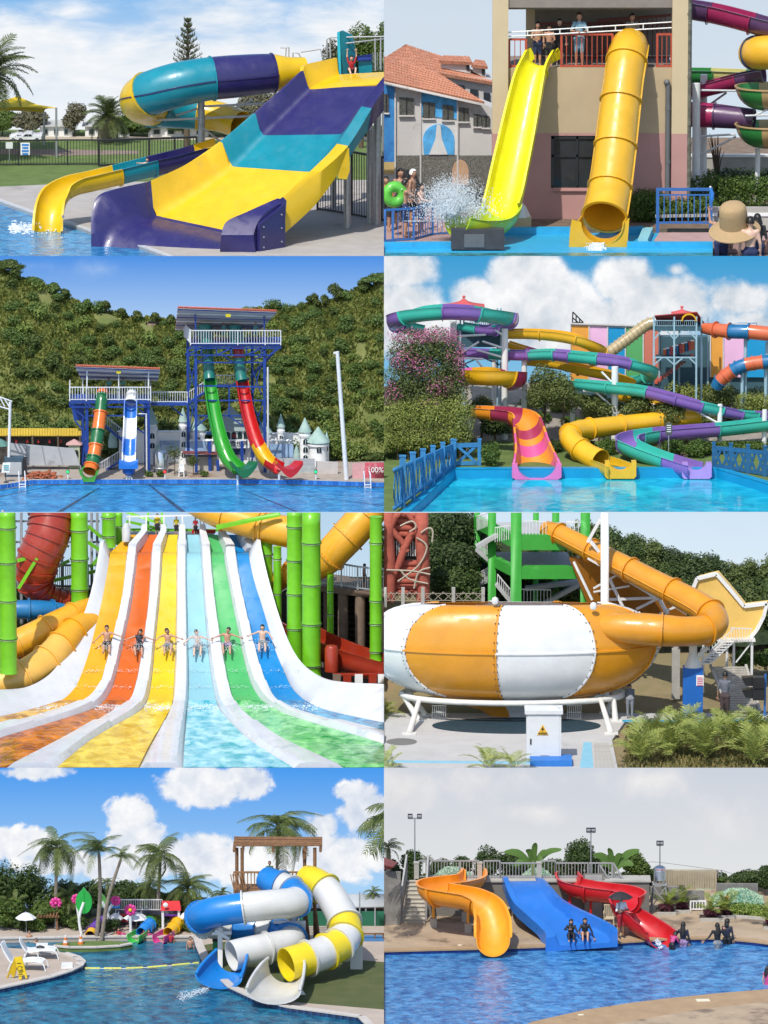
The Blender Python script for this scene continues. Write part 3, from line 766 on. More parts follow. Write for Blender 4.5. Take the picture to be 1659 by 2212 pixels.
p2=dict(SIT);p2.update(haR=(.22,-.12,.03),elR=(.17,-.06,.2),haL=(-.16,-.17,.2))
Z9('girl in black top with bare shins sitting and smiling on blue slide',kp(868,738,10.5),1.38,0,M_skin,C_blk,C_blk,M_hair,p2,2,0,.10)
lg=dict(elL=(-.14,-.03,.64),haL=(.06,-.12,.66),elR=(.14,-.03,.64),haR=(-.06,-.11,.63))
q=kg(1024,733);per=Z9('person in white shirt and red shorts standing with folded arms under umbrella',q,1.56,.5,M_skin3,C_wht,C_red,M_hair,lg,1,1,shoes=C_blk)
ub=TG;hd=V(per['_head']);Z3('open black umbrella held over the person in red shorts',hd+V((-.04,-.05,.24)),.44,.2,mat('black_umbrella_cloth',(.02,.02,.022),rough=.7),M_bolt,hd+V((-.1,-.16,-.45)))
back=dict(haR=(.22,-.16,.58),elR=(.17,-.02,.66));wz=-.16
def Zy(label,px,py,H,depth,yaw,sk,t_,b2,pose=None,long=.1,sleeve=2,legs=1):
 q=kg(px,py,wz);return Z9(label,q-Z(depth),H,yaw,sk,t_,b2,M_hair,pose,sleeve,legs,long)
Zy('person wading in dark top and striped violet shorts, seen from behind',1292,770,1.5,.62,pi-.2,M_skin,C_navy,C_purp,back,.16)
Zy('child in pink and black swimsuit bending forward in the water',1243,785,1.1,.38,pi*.8,M_skin,C_pink,C_blk,dict(chest=(0,-.1,.70),neck=(0,-.17,.78),head=(0,-.22,.85),waist=(0,-.03,.6),haL=(-.14,-.28,.5),haR=(.14,-.28,.5),elL=(-.14,-.16,.6),elR=(.14,-.16,.6),shL=(-.1,-.12,.75),shR=(.1,-.12,.75)),.02)
Zy('person wading in black top and grey shorts with arm stretched over the edge',1440,782,1.5,.55,pi+.2,M_skin,C_blk,C_gry,dict(haL=(.32,.02,.58),elL=(.2,.0,.66),shL=(.11,0,.80),shR=(-.11,0,.8),elR=(-.17,-.06,.68),haR=(-.2,-.2,.78),hiL=(.05,0,.51),hiR=(-.05,0,.51)),.12)
Zy('person wading in dark patterned rash top beside another swimmer',1482,760,1.52,.6,pi-.3,M_skin,C_navy,C_blk,dict(haR=(-.02,-.2,.72),elR=(.14,-.1,.68)),.03)
Zy('swimmer in pink bikini raising a hand beside foreground coping',1656,935,1.45,.78,pi*.75,M_skin2,C_pink,C_pink,dict(haL=(-.2,-.12,.86),elL=(-.17,-.06,.70)),.1,0)
for px,py,tp,lb in((1456,617,C_gry,'person in dark shirt walking past the thatched hut'),(1482,612,C_or,'person in orange shirt walking past the thatched hut')):
 Z9(lb,kg(px,py),.62,.4,M_skin3,tp,C_blk,M_hair,None,1,1,voxel=.016,fingers=False)
def Y3(label,px,py0,top,d,dx=30):
 th=TG('floodlight_mast',label,'floodlight',kf(px,0,d));A=kf(px,.0,d);T_=kp(px,top,d);Y0(th,A,T_,.03,M_galv,'mast',r2=.022)
 s=ks(d);MB().box(T_+Z(.02),(s*dx*2,.05,.04)).mk('crossbar',M_galv,th)
 for sg in(-1,1):
  hd_=MB().box(T_+V((sg*s*(dx-10),-.05,.12)),(.17,.09,.13),rot=Matrix.Rotation(R(20),3,'X')).mk('lamp_head',M_black,th);MB().box(T_+V((sg*s*(dx-10),-.105,.12)),(.13,.012,.09),rot=Matrix.Rotation(R(20),3,'X')).mk('lens',mat('lamp_glass',(.5,.52,.55),rough=.15),hd_)
Y3('tall twin floodlight mast rising behind the concrete steps',133,0,220,16.2);Y3('twin floodlight mast rising behind the red slide entry',894,0,280,16.5,20);Y3('small twin floodlight mast behind the steel water tank',1192,0,336,18,15)
M_tank=mat('stainless_steel',(.62,.62,.64),rough=.18,metal=.95,var=.1,scale=3);M_redl=mat('red_lettering',(.5,.03,.03),rough=.5)
def Y2(label,q,r,H,lettering=True):
 th=TG('water_tank',label,'water tank',q);prof=[(r*.9,0),(r,.04)]
 n=9
 for i in rng(n):
  z=H*(.2+.62*i/n);prof+=[(r,z),(r*1.03,z+H*.02),(r,z+H*.045)]
 prof+=[(r,H*.93),(r*.97,H*.96)]
 MB().lathe(prof,q,24).mk('shell',M_tank,th);MB().lathe([(r*.97,H*.96),(r*.6,H*1.05),(r*.2,H*1.09),(.01,H*1.1)],q,24).mk('lid',M_tank,th)
 if lettering:ZB(th,'BESTANK',q+V((r*.2,-r*1.04,H*.88)),.075,M_redl,depth=.01)
 return th
qd=15.5;sz=ks(qd);q=kf(1190,0,qd);q.z=kp(1190,496,qd).z
sd_=TG('tank_stand','pale steel frame standing under the raised water tank','tank stand',kf(1185,0,qd));w2=sz*32
for sx in(-1,1):
 for sy in(-1,1):Y0(sd_,V((q.x+sx*w2*1.1,q.y+sy*w2,K.z0)),V((q.x+sx*w2*.8,q.y+sy*w2*.7,q.z-.05)),.025,M_rail,'leg')
 MB().beam((q.x-sx*w2,q.y-w2,K.z0+.2),(q.x+sx*w2*.8,q.y-w2*.75,q.z-.1),.03).mk('brace',M_rail,sd_)
MB().box(q-Z(.03),(w2*2,w2*1.8,.05)).mk('deck',M_rail,sd_)
Y2('ribbed stainless water tank raised on a pale steel stand',q,sz*27,sz*72)
q=kg(1120,582);Y2('ribbed stainless water tank standing on the ground behind the red slide',q,ks(14)*24,ks(14)*70)
M_block=mat('grey_blockwork',(.2,.19,.175),rough=.95,var=.25,scale=4,bump=.4)
def ZU(label,px0,px1,py_top,d,m,th_=.15,name='boundary_wall'):
 A,B2=kf(px0,0,d),kf(px1,0,d);h=kh(py_top,d);o=MB().box(((A.x+B2.x)/2,A.y,K.z0+h/2),(B2.x-A.x,th_,h)).mk(name,m,None,loc=A)
 return ZC(o,label,'wall')
ZU('grey block wall beside the concrete steps',0,72,448,13.4,M_block);ZU('grey block wall behind the young palms near the gate',1232,1385,530,15.6,M_block);ZU('low grey wall running behind the steel tanks',1150,1300,512,17,M_block)
M_rroof=mat('red_roof_sheet',(.2,.045,.04),rough=.7,var=.3,scale=6)
th=TG('shed_roof','corner of a dark red sheet roof over the block wall','roof',kf(0,kh(430,13.6),13.6));MB().poly([kp(0,385,14.6),kp(58,408,14.6),kp(40,425,13),kp(0,415,13)],(0,0,-.05)).mk('sheet',M_rroof,th);MB().beam(kp(0,432,13.2),kp(34,432,13.2),.08).mk('fascia',M_rroof,th)
bd=TG('metal_building','long building with tan corrugated metal wall behind the tanks','building',kf(1290,0,18.5));M_corr=mat('tan_corrugated',(.36,.31,.22),rough=.6,var=.12,scale=3,spots=((.25,.2,.13),2,.66))
n=28
for i in rng(n):
 a,b2=1140+298*i/n,1140+298*(i+1)/n;A,B2=kf(a,0,18.5+.02*(i%2)),kf(b2,0,18.5+.02*(i%2));h=kh(440+8*i/n,18.5)
 MB().box(((A.x+B2.x)/2,A.y,K.z0+h/2),(B2.x-A.x-.012,.05,h)).mk('wall_sheet',M_corr,bd)
A,B2=kf(1140,0,18.7),kf(1438,0,18.7);MB().box(((A.x+B2.x)/2,A.y+.1,K.z0+kh(446,18.6)/2),(B2.x-A.x-.05,.18,kh(446,18.6))).mk('body',M_corr,bd)
M_thatch=leaf('green_thatch',(.09,.18,.12),(.3,.42,.33),.05);M_thatb=mat('green_thatch_net',(.05,.17,.11),rough=.9,var=.5,scale=20)
def Zv(label,px0,px1,ptop,peave,d,ground_=True):
 th=TG('thatched_hut',label,'hut',kf((px0+px1)/2,0,d));s=ks(d);A,B2=kp(px0,peave,d),kp(px1,peave,d);w_=(B2.x-A.x)/2;cx=(A.x+B2.x)/2;zt=kp(0,ptop,d+w_*.3).z
 rl=w_*.3;dp=w_*.7;y=A.y;e_=[V((cx-w_,y-dp,A.z)),V((cx+w_,y-dp,A.z)),V((cx+w_,y+dp,A.z)),V((cx-w_,y+dp,A.z))];t_=[V((cx-rl,y,zt)),V((cx+rl,y,zt))]
 b=MB();b.add(e_+t_+[v_-Z(.06)for v_ in e_],[(0,1,5,4),(1,2,5),(2,3,4,5),(3,0,4),(0,6,7,1),(1,7,8,2),(2,8,9,3),(3,9,6,0),(6,9,8,7)]);ro=b.mk('roof',M_thatb,th,smooth=0)
 b=MB();rr=random.Random(int(px0))
 for tri in((e_[0],e_[1],t_[1]),(e_[0],t_[1],t_[0]),(e_[1],e_[2],t_[1]),(e_[3],e_[0],t_[0])):
  for i in rng(260):
   u,v_=rr.random(),rr.random()
   if u+v_>1:u,v_=1-u,1-v_
   q=tri[0]+(tri[1]-tri[0])*u+(tri[2]-tri[0])*v_+V((0,-.01,.02));dn=V((rr.gauss(0,.5),-.4,-.4)).normalized()*rr.uniform(.05,.12);sd=dn.cross(V((0,-.5,1))).normalized()*.012
   b.add([q-sd,q+sd,q+dn+sd*.4,q+dn-sd*.4],[(0,1,2,3)])
 Z6(b.mk('thatch',M_thatch,ro,smooth=0),'stuff')
 for sx in(-.85,.85):
  for sy in(-.8,.8):Y0(th,V((cx+sx*w_,y+sy*dp,K.z0)),V((cx+sx*w_,y+sy*dp,A.z)),.04,M_bark,'post')
 MB().box((cx,y+dp*.7,K.z0+.3),(w_*1.6,.1,.6)).mk('back_board',M_block,th)
Zv('green thatched open hut beside the flowering hedge at the right',1415,1640,510,572,16.5);Zv('green thatched hut left of the larger one by the gate',1310,1462,506,548,18.6)
Zv('green thatched roof showing through the fence behind orange slide',190,405,418,492,17.5);Zv('green thatched roof showing through the fence behind blue slide',575,745,425,492,17.5)
q=kg(1324,617);Zw('short white bar gate between the planters',[q,kg(1388,617)],ks(13)*44,.1,M_white,name='white_gate',rw=.05,bw=.035)
FR_y=[ZW('y%d'%i,1,.35+.12*i,22,.26,.022,L_palmg,seed=i,hang=.25)for i in rng(3)]
L_purp=leaf('purple_leaves',(.03,.006,.014),(.10,.03,.05));L_hedge=leaf('hedge_green',(.06,.13,.02),(.2,.27,.06))
def ZZ(i,px0,px1,py,palm_px,lb,plb):
 A,B2=kg(px0,py),kg(px1,py);w_=B2.x-A.x;c=(A+B2)/2+V((0,.35,0));k_=TG('planter_kerb','low concrete kerb bed '+lb,'planter',c)
 MB().box(c-V((0,.35,0)),(w_,.07,.11),base=True).mk('kerb',M_conc,k_);MB().box(c+V((0,.35,0)),(w_,.07,.11),base=True).mk('kerb',M_conc,k_);MB().box(c,(w_-.02,.66,.07),base=True).mk('soil',mat('soil',(.07,.045,.03),rough=1,bump=.5),k_)
 Z2('purple_shrub','dark purple leafy shrub in the kerb bed '+lb,c+Z(.06),(w_*.42,.3,.3),L_purp,i,700,.045)
 Z0('young yellow-green palm '+plb,kg(palm_px,py-9)+V((0,.1,.05)),.86,i)
ZZ(1,1178,1262,636,1222,'next to the tank stand','rising from the bed next to the tank stand');ZZ(2,1256,1324,627,1290,'left of the white gate','rising from the bed left of the white gate')
ZZ(3,1365,1470,662,1412,'facing the wading swimmers','rising from the bed facing the wading swimmers');ZZ(4,1440,1515,650,1472,'in front of the walkers','rising from the bed in front of the walkers')
ZZ(5,1640,1720,698,1668,'at the right end of the paving','at the right end of the paving')
A,B2=kg(1508,646),kg(1800,668)
hk=TG('hedge_bed','long low bed of green hedge plants with concrete kerb','hedge',A);MB().beam(A,B2,.1,.2).mk('kerb',M_conc,hk);b=MB();rr=random.Random(5)
Z4(b,[(A.lerp(B2,i/12)+V((0,.45,.22)),(.32,.4,.22))for i in rng(13)],3600,.05,rr);b.mk('foliage',L_hedge,hk,smooth=0)
M_chair=mat('beige_plastic',(.55,.48,.34),rough=.4)
def Zx(label,q,s=.78):
 th=TG('plastic_chair',label,'chair',q);q=V(q);a=.2*s
 MB().box(q+Z(.42*s),(.42*s,.42*s,.03)).mk('seat',M_chair,th)
 for sx in(-1,1):
  for sy in(-1,1):MB().beam(q+V((sx*a*1.05,sy*a,0)),q+V((sx*a*.9,sy*a*.9,.42*s)),.035).mk('leg',M_chair,th)
  MB().tube([q+V((sx*a,-a*.8,.42*s)),q+V((sx*a*1.1,-a*.8,.62*s)),q+V((sx*a*1.05,a,.66*s))],.018,n=6).mk('armrest',M_chair,th)
 b=MB();
 for i in rng(5):b.beam(q+V(((i-2)*.08*s,a,.45*s)),q+V(((i-2)*.085*s,a*1.3,.88*s)),.035,.015)
 b.beam(q+V((-a*1.05,a*1.3,.9*s)),q+V((a*1.05,a*1.3,.9*s)),.05,.04);b.mk('backrest',M_chair,th)
Zx('beige plastic armchair in shade under the blue slide',kg(536,642));Zx('beige plastic armchair beside the person under the umbrella',kg(972,690),.85)
def Zi(label,px,top,w_,d,lm,seed,name='leafy_tree',trunk=.3,n=4200,sz=.05):
 q=kf(px,0,d);return YZ(name,label,q,kh(top,d),ks(d)*w_,lm,M_bark,seed,n,sz,trunk)
Zi('rounded dark tree behind the fence above the orange slide',445,335,150,18,L_dark,1);Zi('big dark tree behind the red slide floodlight mast',850,300,170,17.6,L_dark,2,n=6000);Zi('bright green tree behind the far stair rails',1085,355,130,17.8,L_mid,3);Zi('low dark tree between steps and rounded tree',335,378,130,18.6,L_dark,4,n=3000)
Zi('dark tree right behind the tall floodlight mast',115,348,90,17.5,L_dark,5,n=3000);Zi('grey-green feathery tree behind the hut at the right',1580,440,180,18.3,L_dark,6,n=6000,trunk=.15);Zi('tall grey-green tree at the far right edge',1675,415,150,17.6,L_dark,7,n=5000,trunk=.15);Zi('small tree beside the metal building wall',1452,470,50,18.9,L_mid,8,n=500)
Zi('low bushy tree behind the fence left of the red slide',740,392,170,18.8,L_dark,9,n=4000)
for i in rng(11):
 Zi('low dark tree in the row closing the resort ground %s'%('behind the red slide' if i>5 else 'behind the platform fence'),60+i*168,452+(i*37)%26,210,19.4+(i%3)*.3,L_dark,40+i,n=2600,trunk=.1,sz=.06)['group']='low trees closing the resort ground '+('right' if i>5 else 'left')
for i,(px,top,w_,lb)in enu(((560,372,150,'dark tree behind the long fence left of the banana plant'),(250,392,150,'dark tree behind the tall fence panel by the steps'),(950,372,150,'dark tree between mast and second banana plant'),(640,400,170,'dark tree behind the drooping banana leaf'),(30,392,130,'dark tree behind the red roof corner'),(1150,440,110,'dark tree behind the raised steel tank'))):Zi(lb,px,top,w_,18.2,L_dark,70+i,n=4200)
FR_d=[ZW('d%d'%i,1,.5+.15*i,26,.3,.02,L_palm,seed=10+i,hang=.5)for i in rng(3)]
ZV('palm_tree','dark palm behind the block wall at the left edge',kf(20,0,17),kp(20,350,17),.09,FR_d,14,.62,M_palmbark,4);ZV('palm_tree','small spiky palm behind the top of the steps',kf(186,0,16.5),kp(186,395,16.5),.06,FR_d,14,.3,M_palmbark,6)
ZV('palm_tree','palm showing between the banana leaves and rounded tree',kf(545,0,18.7),kp(545,385,18.7),.07,FR_d,14,.45,M_palmbark,8)
L_ban=leaf('banana_leaf',(.045,.10,.02),(.1,.19,.05),.3)
def Y4(label,px,d,base_py,tips):
 q=kf(px,0,d);th=TG('banana_plant',label,'banana plant',q);top=kp(px,base_py,d);Y0(th,q,top,.09,L_mid if 0 else mat('banana_stem',(.16,.2,.07),rough=.7,var=.3),'stem',r2=.06)
 for tx,ty,wv in tips:
  e_=kp(tx,ty,d-.2);ctrl=cat([tuple(top-Z(.2)),tuple(top.lerp(e_,.5)+Z(.12)),tuple(e_)],7);b=MB();n=len(ctrl);L1,L2,R1=[],[],[]
  ax=(e_-top).normalized();sd=ax.cross(V((0,-1,.35))).normalized()
  for i,c in enu(ctrl):
   t=i/(n-1);ww=wv*(max(0,sin(pi*min(1,.06+.94*t)))**.6)*.5*(0 if t<.12 else 1)+.006;c=V(c);L1.append(c+sd*ww-Z(ww*.25));R1.append(c-sd*ww-Z(ww*.25));L2.append(c)
  b.loft([L1,L2,R1],closed=False);b.mk('leaf',L_ban,th)
Y4('banana plant with one leaf drooping far left behind the fence',645,16.4,400,[(520,360,.26),(655,322,.2),(615,352,.2),(725,362,.24),(768,350,.2),(690,405,.25),(560,420,.25)])
Y4('banana plant with two wide arching leaves beside the bright tree',990,16.6,420,[(1104,352,.26),(1080,415,.28),(970,345,.18),(905,372,.26),(1030,370,.2),(930,420,.25)])
def pole(label,px,top,d,h0=0):
 th=TG('utility_pole',label,'utility pole',kf(px,0,d));Y0(th,kf(px,0,d),kp(px,top,d),.025,M_galv,'shaft');a,b2=kp(px-18,top+22,d),kp(px+2,top+22,d);MB().beam(a,b2,.025).mk('crossarm',M_galv,th)
pole('thin utility pole with crossarm right of the metal building',1458,440,19.2);pole('distant thin utility pole over the feathery tree',1553,438,19.8)
for i,(a,b2,c)in enu((((1140,408),(1192,408),(1456,442)),((1458,442),(1553,470),(1659,490)))):
 b=MB();b.tube([V(q)for q in cat([tuple(kp(*u,19.2))for u in(a,b2,c)],6)],.006,n=4);ZC(b.mk('overhead_wire',M_black),('sagging wire between floodlight mast and utility pole','sagging wire right of the utility pole')[i],'wire')
YW()
# ==== wide purple, yellow and teal slide in a park pool
YX(0,0)
sky('pale blue sky streaked with high thin cloud over the park pool','86bcee','f0f5fa',[(120,230,600,230,1.2),(600,300,800,240,1.2),(950,80,420,200,.75),(1560,130,460,230,1),(1100,280,660,220,1.1),(300,50,300,90,.6)],'fbfcfe','dfe9f3',amp=.55,sc_=.7,soft=.8,streak=((.45,1,1.6),.35),lowy=480)
M_deck1=mat('pale_pool_concrete',(.40,.37,.34),rough=.85,var=.1,scale=1.1,bump=.12,spots=((.31,.285,.26),.45,.58))
W1=YY('pool_water_bright',(.008,.15,.36),(.06,.34,.62),(1.6,1),.6,.06,2.2)
base_slab('ground',M_grass,-.4,None,-.7,'lawn ground around the park pool')
ed=[(-700,700),(-150,815),(0,868),(140,918),(300,965),(395,1000),(600,1060),(800,1135),(900,1200)]
bk=[(1700,1230),(1700,770),(800,780),(430,782),(0,802),(-700,810)]
Z7('water',Z1([(-700,1230),(1659,1230),(1659,800),(-700,800)],-.14),-.14,W1,.3,label='bright blue pool water beside the purple slide mouth')
dk1=Z7('pool_deck',Z1(ed+bk),0,M_deck1,.6,label='pale concrete pool deck around the wide slide')
e=[kg(*q)for q in ed]
MB().loft([[q+V((0,-.03,.006)),q+V((.05,.5,.008)),q+V((.05,.5,-.06)),q+V((0,-.03,-.06))]for q in e]).mk('coping',mat('pale_coping',(.5,.5,.5),rough=.6),dk1,smooth=0)
lawn=Z7('lawn',Z1([(1700,775),(430,785),(0,805),(-800,812),(-800,560),(1700,560)],.01),.01,M_grass,.5,label='mown green lawn behind the park pool')
M_mulch=mat('pinkish_path',(.26,.19,.16),rough=1,var=.15,scale=2);M_road=mat('sandy_road',(.42,.36,.27),rough=.95)
Z7('path',Z1([(-600,662),(0,665),(240,672),(600,664),(600,652),(240,645),(-600,640)],.02),.02,M_mulch,.1,label='pinkish soft-fall strip across the lawn')
Z7('road',Z1([(-800,604),(1700,604),(1700,588),(-800,588)],.02),.02,M_road,.1,label='pale road beyond the lawn')
G_pu=gel('gel_purple',(.024,.02,.115));G_ye=gel('gel_yellow',(.72,.46,.008));G_te=gel('gel_teal',(.004,.22,.29))
wsl=TG('wide_water_slide','wide purple, yellow and teal slide with low side walls','water slide',kg(700,1080))
S1=[((395,1010),(418,1005),(438,1092),(948,1130),(955,1015),(1095,1015),(1105,1112),(395,1115),3.4,1),((396,915),(422,905),(470,1012),(970,1102),(978,958),(1112,964),(1112,1098),(397,1100),3.8,1.3),((438,836),(468,829),(560,966),(1030,1075),(1060,918),(1155,912),(1160,1085),(440,1080),4.3,1.7),((600,797),(622,789),(640,938),(1130,1045),(1190,860),(1222,874),(1222,1028),(610,1010),5.1,2.4),((640,788),(652,780),(665,930),(1150,1032),(1222,850),(1238,866),(1228,1010),(650,1000),5.3,2.55),((800,712),(814,706),(838,830),(1240,900),(1342,738),(1376,750),(1366,880),(810,900),6.3,3.8),((948,612),(960,615),(1000,720),(1350,744),(1456,621),(1504,630),(1488,712),(960,780),7.3,5),((1092,491),(1104,491),(1132,585),(1480,580),(1562,459),(1606,468),(1588,566),(1100,660),8.4,6.3),((1200,398),(1212,396),(1235,485),(1560,470),(1606,396),(1650,402),(1640,500),(1210,570),9.2,7.3),((1298,308),(1311,305),(1334,387),(1640,364),(1655,335),(1700,335),(1700,430),(1300,480),10,8.2)]
sts=[]
for*q,dl,dr in S1:
 A,B2,C_,D_,E_,F_,G_,H_=q
 sts.append(ZX([kp(*A,dl),kp(*B2,dl),kp(*C_,dl-.1),kp(*D_,dr+.1),kp(*E_,dr),kp(*F_,dr),kp(*G_,dr),kp(*H_,dl)]))
ZY(wsl,sts,[0,4,6,7,9],[G_pu,G_ye,G_te,G_pu],7)
tp=[[kp(1298,308,10),kp(1311,300,10),kp(1334,387,10),kp(1640,364,8.2),kp(1655,330,8.2),kp(1700,335,8.2),kp(1700,440,8.2),kp(1300,480,10)],[kp(1312,282,10.4),kp(1330,276,10.4),kp(1372,360,10.4),kp(1660,335,8.6),kp(1690,290,8.6),kp(1720,290,8.6),kp(1720,440,8.6),kp(1320,470,10.4)],[kp(1445,250,11.2),kp(1456,250,11.2),kp(1462,322,11.2),kp(1700,308,9.6),kp(1720,255,9.6),kp(1740,255,9.6),kp(1740,430,9.6),kp(1440,450,11.2)]]
ZY(wsl,[ZX(q)for q in tp],[0,2],[G_ye],6)
ep=TG;M_boltp=mat('bright_bolt',(.45,.47,.5),rough=.3,metal=.8)
b=MB();fl=[kp(1112,968,1.25),kp(1222,880,2.35),kp(1222,1072,2.35),kp(1112,1096,1.25)];b.poly(fl,(.10,-.06,0));fp=b.mk('end_flange',G_pu,wsl)
for u in(.15,.85):
 for v_ in(.18,.5,.82):q=fl[0].lerp(fl[1],u).lerp(fl[3].lerp(fl[2],u),v_)+V((.11,-.08,0));MB().ball(q,.045,n=8).mk('bolt',M_boltp,fp)
b=MB();b.poly([kp(1465,690,4.8),kp(1500,640,5),kp(1503,740,5),kp(1490,775,4.8),kp(1460,770,4.7)],(.08,.05,0));b.mk('joint_flange',G_ye,wsl)
for px,py,d in((1630,470,8.5),(1600,560,9),(1500,720,7.5)):
 q=kf(px,0,d);Y0(wsl,q,V((q.x,q.y,kp(px,py,d).z)),.16,M_galv)
P_=lambda px,py,d,r:(*kp(px,py,d),r)
tb=TG('tube_water_slide','enclosed teal and purple tube curling behind the wide slide','water slide',kf(870,0,11.5))
ctl=[P_(1320,300,12.4,.5),P_(1250,308,12.2,.6),P_(1178,316,12,.8),P_(1040,328,11.6,.88),P_(895,342,11.2,.9),P_(760,368,11,.93),P_(640,408,11.3,.93),P_(612,440,12.3,.9),P_(690,468,13.6,.8),P_(820,485,14.1,.7),P_(950,505,13.8,.62),P_(1040,540,13,.6)]
at=Z8(tb,ctl,[(.105,0),(.30,1),(.51,2),(.68,0),(.84,2),(1,0)],[G_ye,G_pu,G_te],0,360,.03,n=22,flange=1,fw=.05,fh=.03)
b=MB();pts=[]
for i in rng(60):
 q,sd,u,r=at(.1+.58*i/59);sg=sd if sd.y<0 else-sd;pts.append(q+sg*(r+.03))
b.tube(pts,.035,n=5);b.mk('seam_rib',G_pu,tb)
for px,d,y0 in((870,12.2,440),):
 q=kf(px,0,d);Y0(tb,q,V((q.x,q.y,kp(px,y0,d).z)),.15,M_galv)
for a,b2 in(((660,520,12.4),(1120,500,12.4)),((860,540,12),(950,610,12.2)),((760,500,12.6),(850,470,12.2)),((1010,470,12.4),(1090,430,12)),((880,460,12.2),(1180,445,12.2))):
 MB().beam(kp(*a),kp(*b2),.09).mk('brace',M_galv,tb)
ns=TG('narrow_water_slide','narrow yellow, teal and purple open slide dropping into the pool','water slide',kg(210,1000))
Z8(ns,[P_(208,1000,7,.56),P_(212,940,7.2,.57),P_(226,872,7.6,.57),P_(258,820,8.2,.57),P_(320,785,8.7,.57),P_(400,766,9.1,.57),P_(500,742,9.5,.57),P_(670,700,10.2,.57),P_(770,676,10.7,.57),P_(860,652,11.1,.57),P_(960,622,11.7,.57)],[(.50,0),(.66,2),(.89,1),(1,0)],[G_ye,G_pu,G_te],180,360,.035,n=14,rise=.25,lip=.1,flange=0,fw=.05,fh=.04)
MB().ball(kp(272,935,6.6),.06,n=8).mk('drain_bolt',M_boltp,ns)
b=MB();rr=random.Random(2)
for i in rng(420):b.ball(kg(40+abs(rr.gauss(0,90)),985+rr.gauss(0,11),-.12),(rr.uniform(.02,.09),rr.uniform(.02,.09),rr.uniform(.01,.03)),n=6)
for i in rng(70):q=kg(190+rr.gauss(0,45),990+rr.gauss(0,8),-.1);b.ball(q+V((0,0,abs(rr.gauss(0,.12)))),rr.uniform(.015,.05),n=5)
ZC(b.mk('water_splash',M_foam),'white churned water at the foot of the narrow yellow slide','water splash',kind='stuff')
C_rd=mat('red_shirt',(.42,.02,.025),rough=.85);C_dk=mat('dark_shorts',(.03,.03,.035),rough=.8)
up_=dict(SIT);up_.update(elL=(-.13,-.03,.50),haL=(-.12,-.04,.66),elR=(.14,-.03,.5),haR=(.13,-.05,.66),knL=(-.1,-.2,.2),knR=(.1,-.2,.2))
Z9('child in red shirt sitting at the slide top gripping the bar',kp(1518,318,11.3),1.5,.15,M_skin2,C_rd,C_dk,M_hair,up_,1,1)
lay=dict(SIT);lay.update(haL=(-.3,-.1,.34),elL=(-.2,-.06,.33))
Z9('child with only head and arm showing above the narrow slide wall',kp(640,748,10.25),1.3,-.4,M_skin2,None,C_dk,M_hair,lay,0,1)
pf=TG('start_platform','grey tubular rails and teal panels of the slide start platform','platform',kf(1560,0,12.5));M_tub=mat('grey_rail_tube',(.36,.37,.38),rough=.5)
d=12.4
MB().box(kp(1600,330,d+.7),(ks(d)*420,1.5,.1)).mk('deck',M_galv,pf)
for px in(1440,1600,1659):q=kf(px,0,d+.8);Y0(pf,q,V((q.x,q.y,kp(px,328,d+.8).z)),.1,M_galv,'leg')
for l in([(1415,250),(1412,172),(1425,162),(1659,158),(1750,158)],[(1425,162),(1428,250)],[(1620,165),(1622,305)],[(1645,160),(1645,300)],[(1470,190),(1660,168)],[(1232,285),(1236,208),(1212,206)],[(1248,285),(1248,205),(1236,206)],[(1268,280),(1265,228),(1290,230),(1312,275)],[(1300,225),(1385,212),(1392,245)],[(1392,235),(1410,240)]):
 MB().tube([kp(*q,11.6 if l[0][0]>1400 else 12.6)for q in l],.035,n=6).mk('rail',M_tub,pf)
b=MB();b.poly([kp(1456,140,11.4),kp(1478,132,11.4),kp(1520,152,11.9),kp(1532,205,11.9),kp(1534,316,11.9),kp(1464,322,11.4)],(.03,.09,0));b.mk('side_panel',G_te,pf)
MB().poly([kp(1456,140,11.38),kp(1468,138,11.38),kp(1474,320,11.38),kp(1462,322,11.38)],(0,-.05,0)).mk('panel_edge',gel('gel_teal_light',(.02,.42,.55)),pf)
MB().poly([kp(1548,262,12.3),kp(1608,258,12.3),kp(1608,318,12.3),kp(1548,318,12.3)],(0,.06,0)).mk('back_panel',G_te,pf)
sgn=MB().poly([kp(1545,242,12.2),kp(1606,234,12.2),kp(1606,262,12.2),kp(1545,264,12.2)],(0,.04,0)).mk('blue_sign',mat('sign_blue',(.02,.05,.3),rough=.5),pf)
for i in rng(9):MB().beam(kp(1612+i*9,225,12.5),kp(1612+i*9,305,12.5),.025).mk('bar',M_galv,pf)
MB().poly([kp(1222,276,12.7),kp(1262,270,12.7),kp(1262,290,12.7),kp(1222,296,12.7)],(0,.1,0)).mk('kick_panel',G_te,pf)
fb=TG('black_fence','black tubular pool fence across the lawn with a blue notice','fence',kg(0,716))
Z5(fb,[kg(-150,718),kg(80,716),kg(292,714),kg(425,714)],1.15,.13,M_black,rw=.06,bw=.022)
fb2=TG('black_fence','taller black pool fence ending at the steel post','fence',kg(428,718));Z5(fb2,[kg(428,720),kg(645,712),kg(755,708),kg(850,704)],1.18,.13,M_black,rw=.09,bw=.03)
fb3=TG('black_fence','black bar fence on the concrete under the wide slide','fence',kg(1500,930));Z5(fb3,[kg(1372,906),kg(1520,930),kg(1648,955)],2.75,.16,M_black,rw=.09,bw=.035)
Z5(fb3,[kg(1648,955),kg(1800,955)],2.75,.2,M_black,rw=.1,bw=.035)
ns_=TG('pool_notice','white pool notice with blue lettering hung on the black fence','sign',kg(109,716));q=kg(109,716);dd=q.y-K.yF-.08;s=ks(dd)
MB().box(kp(109,643,dd),(s*40,.03,s*54)).mk('board',M_white,ns_);M_bl=mat('sign_letter_blue',(.03,.2,.55),rough=.5)
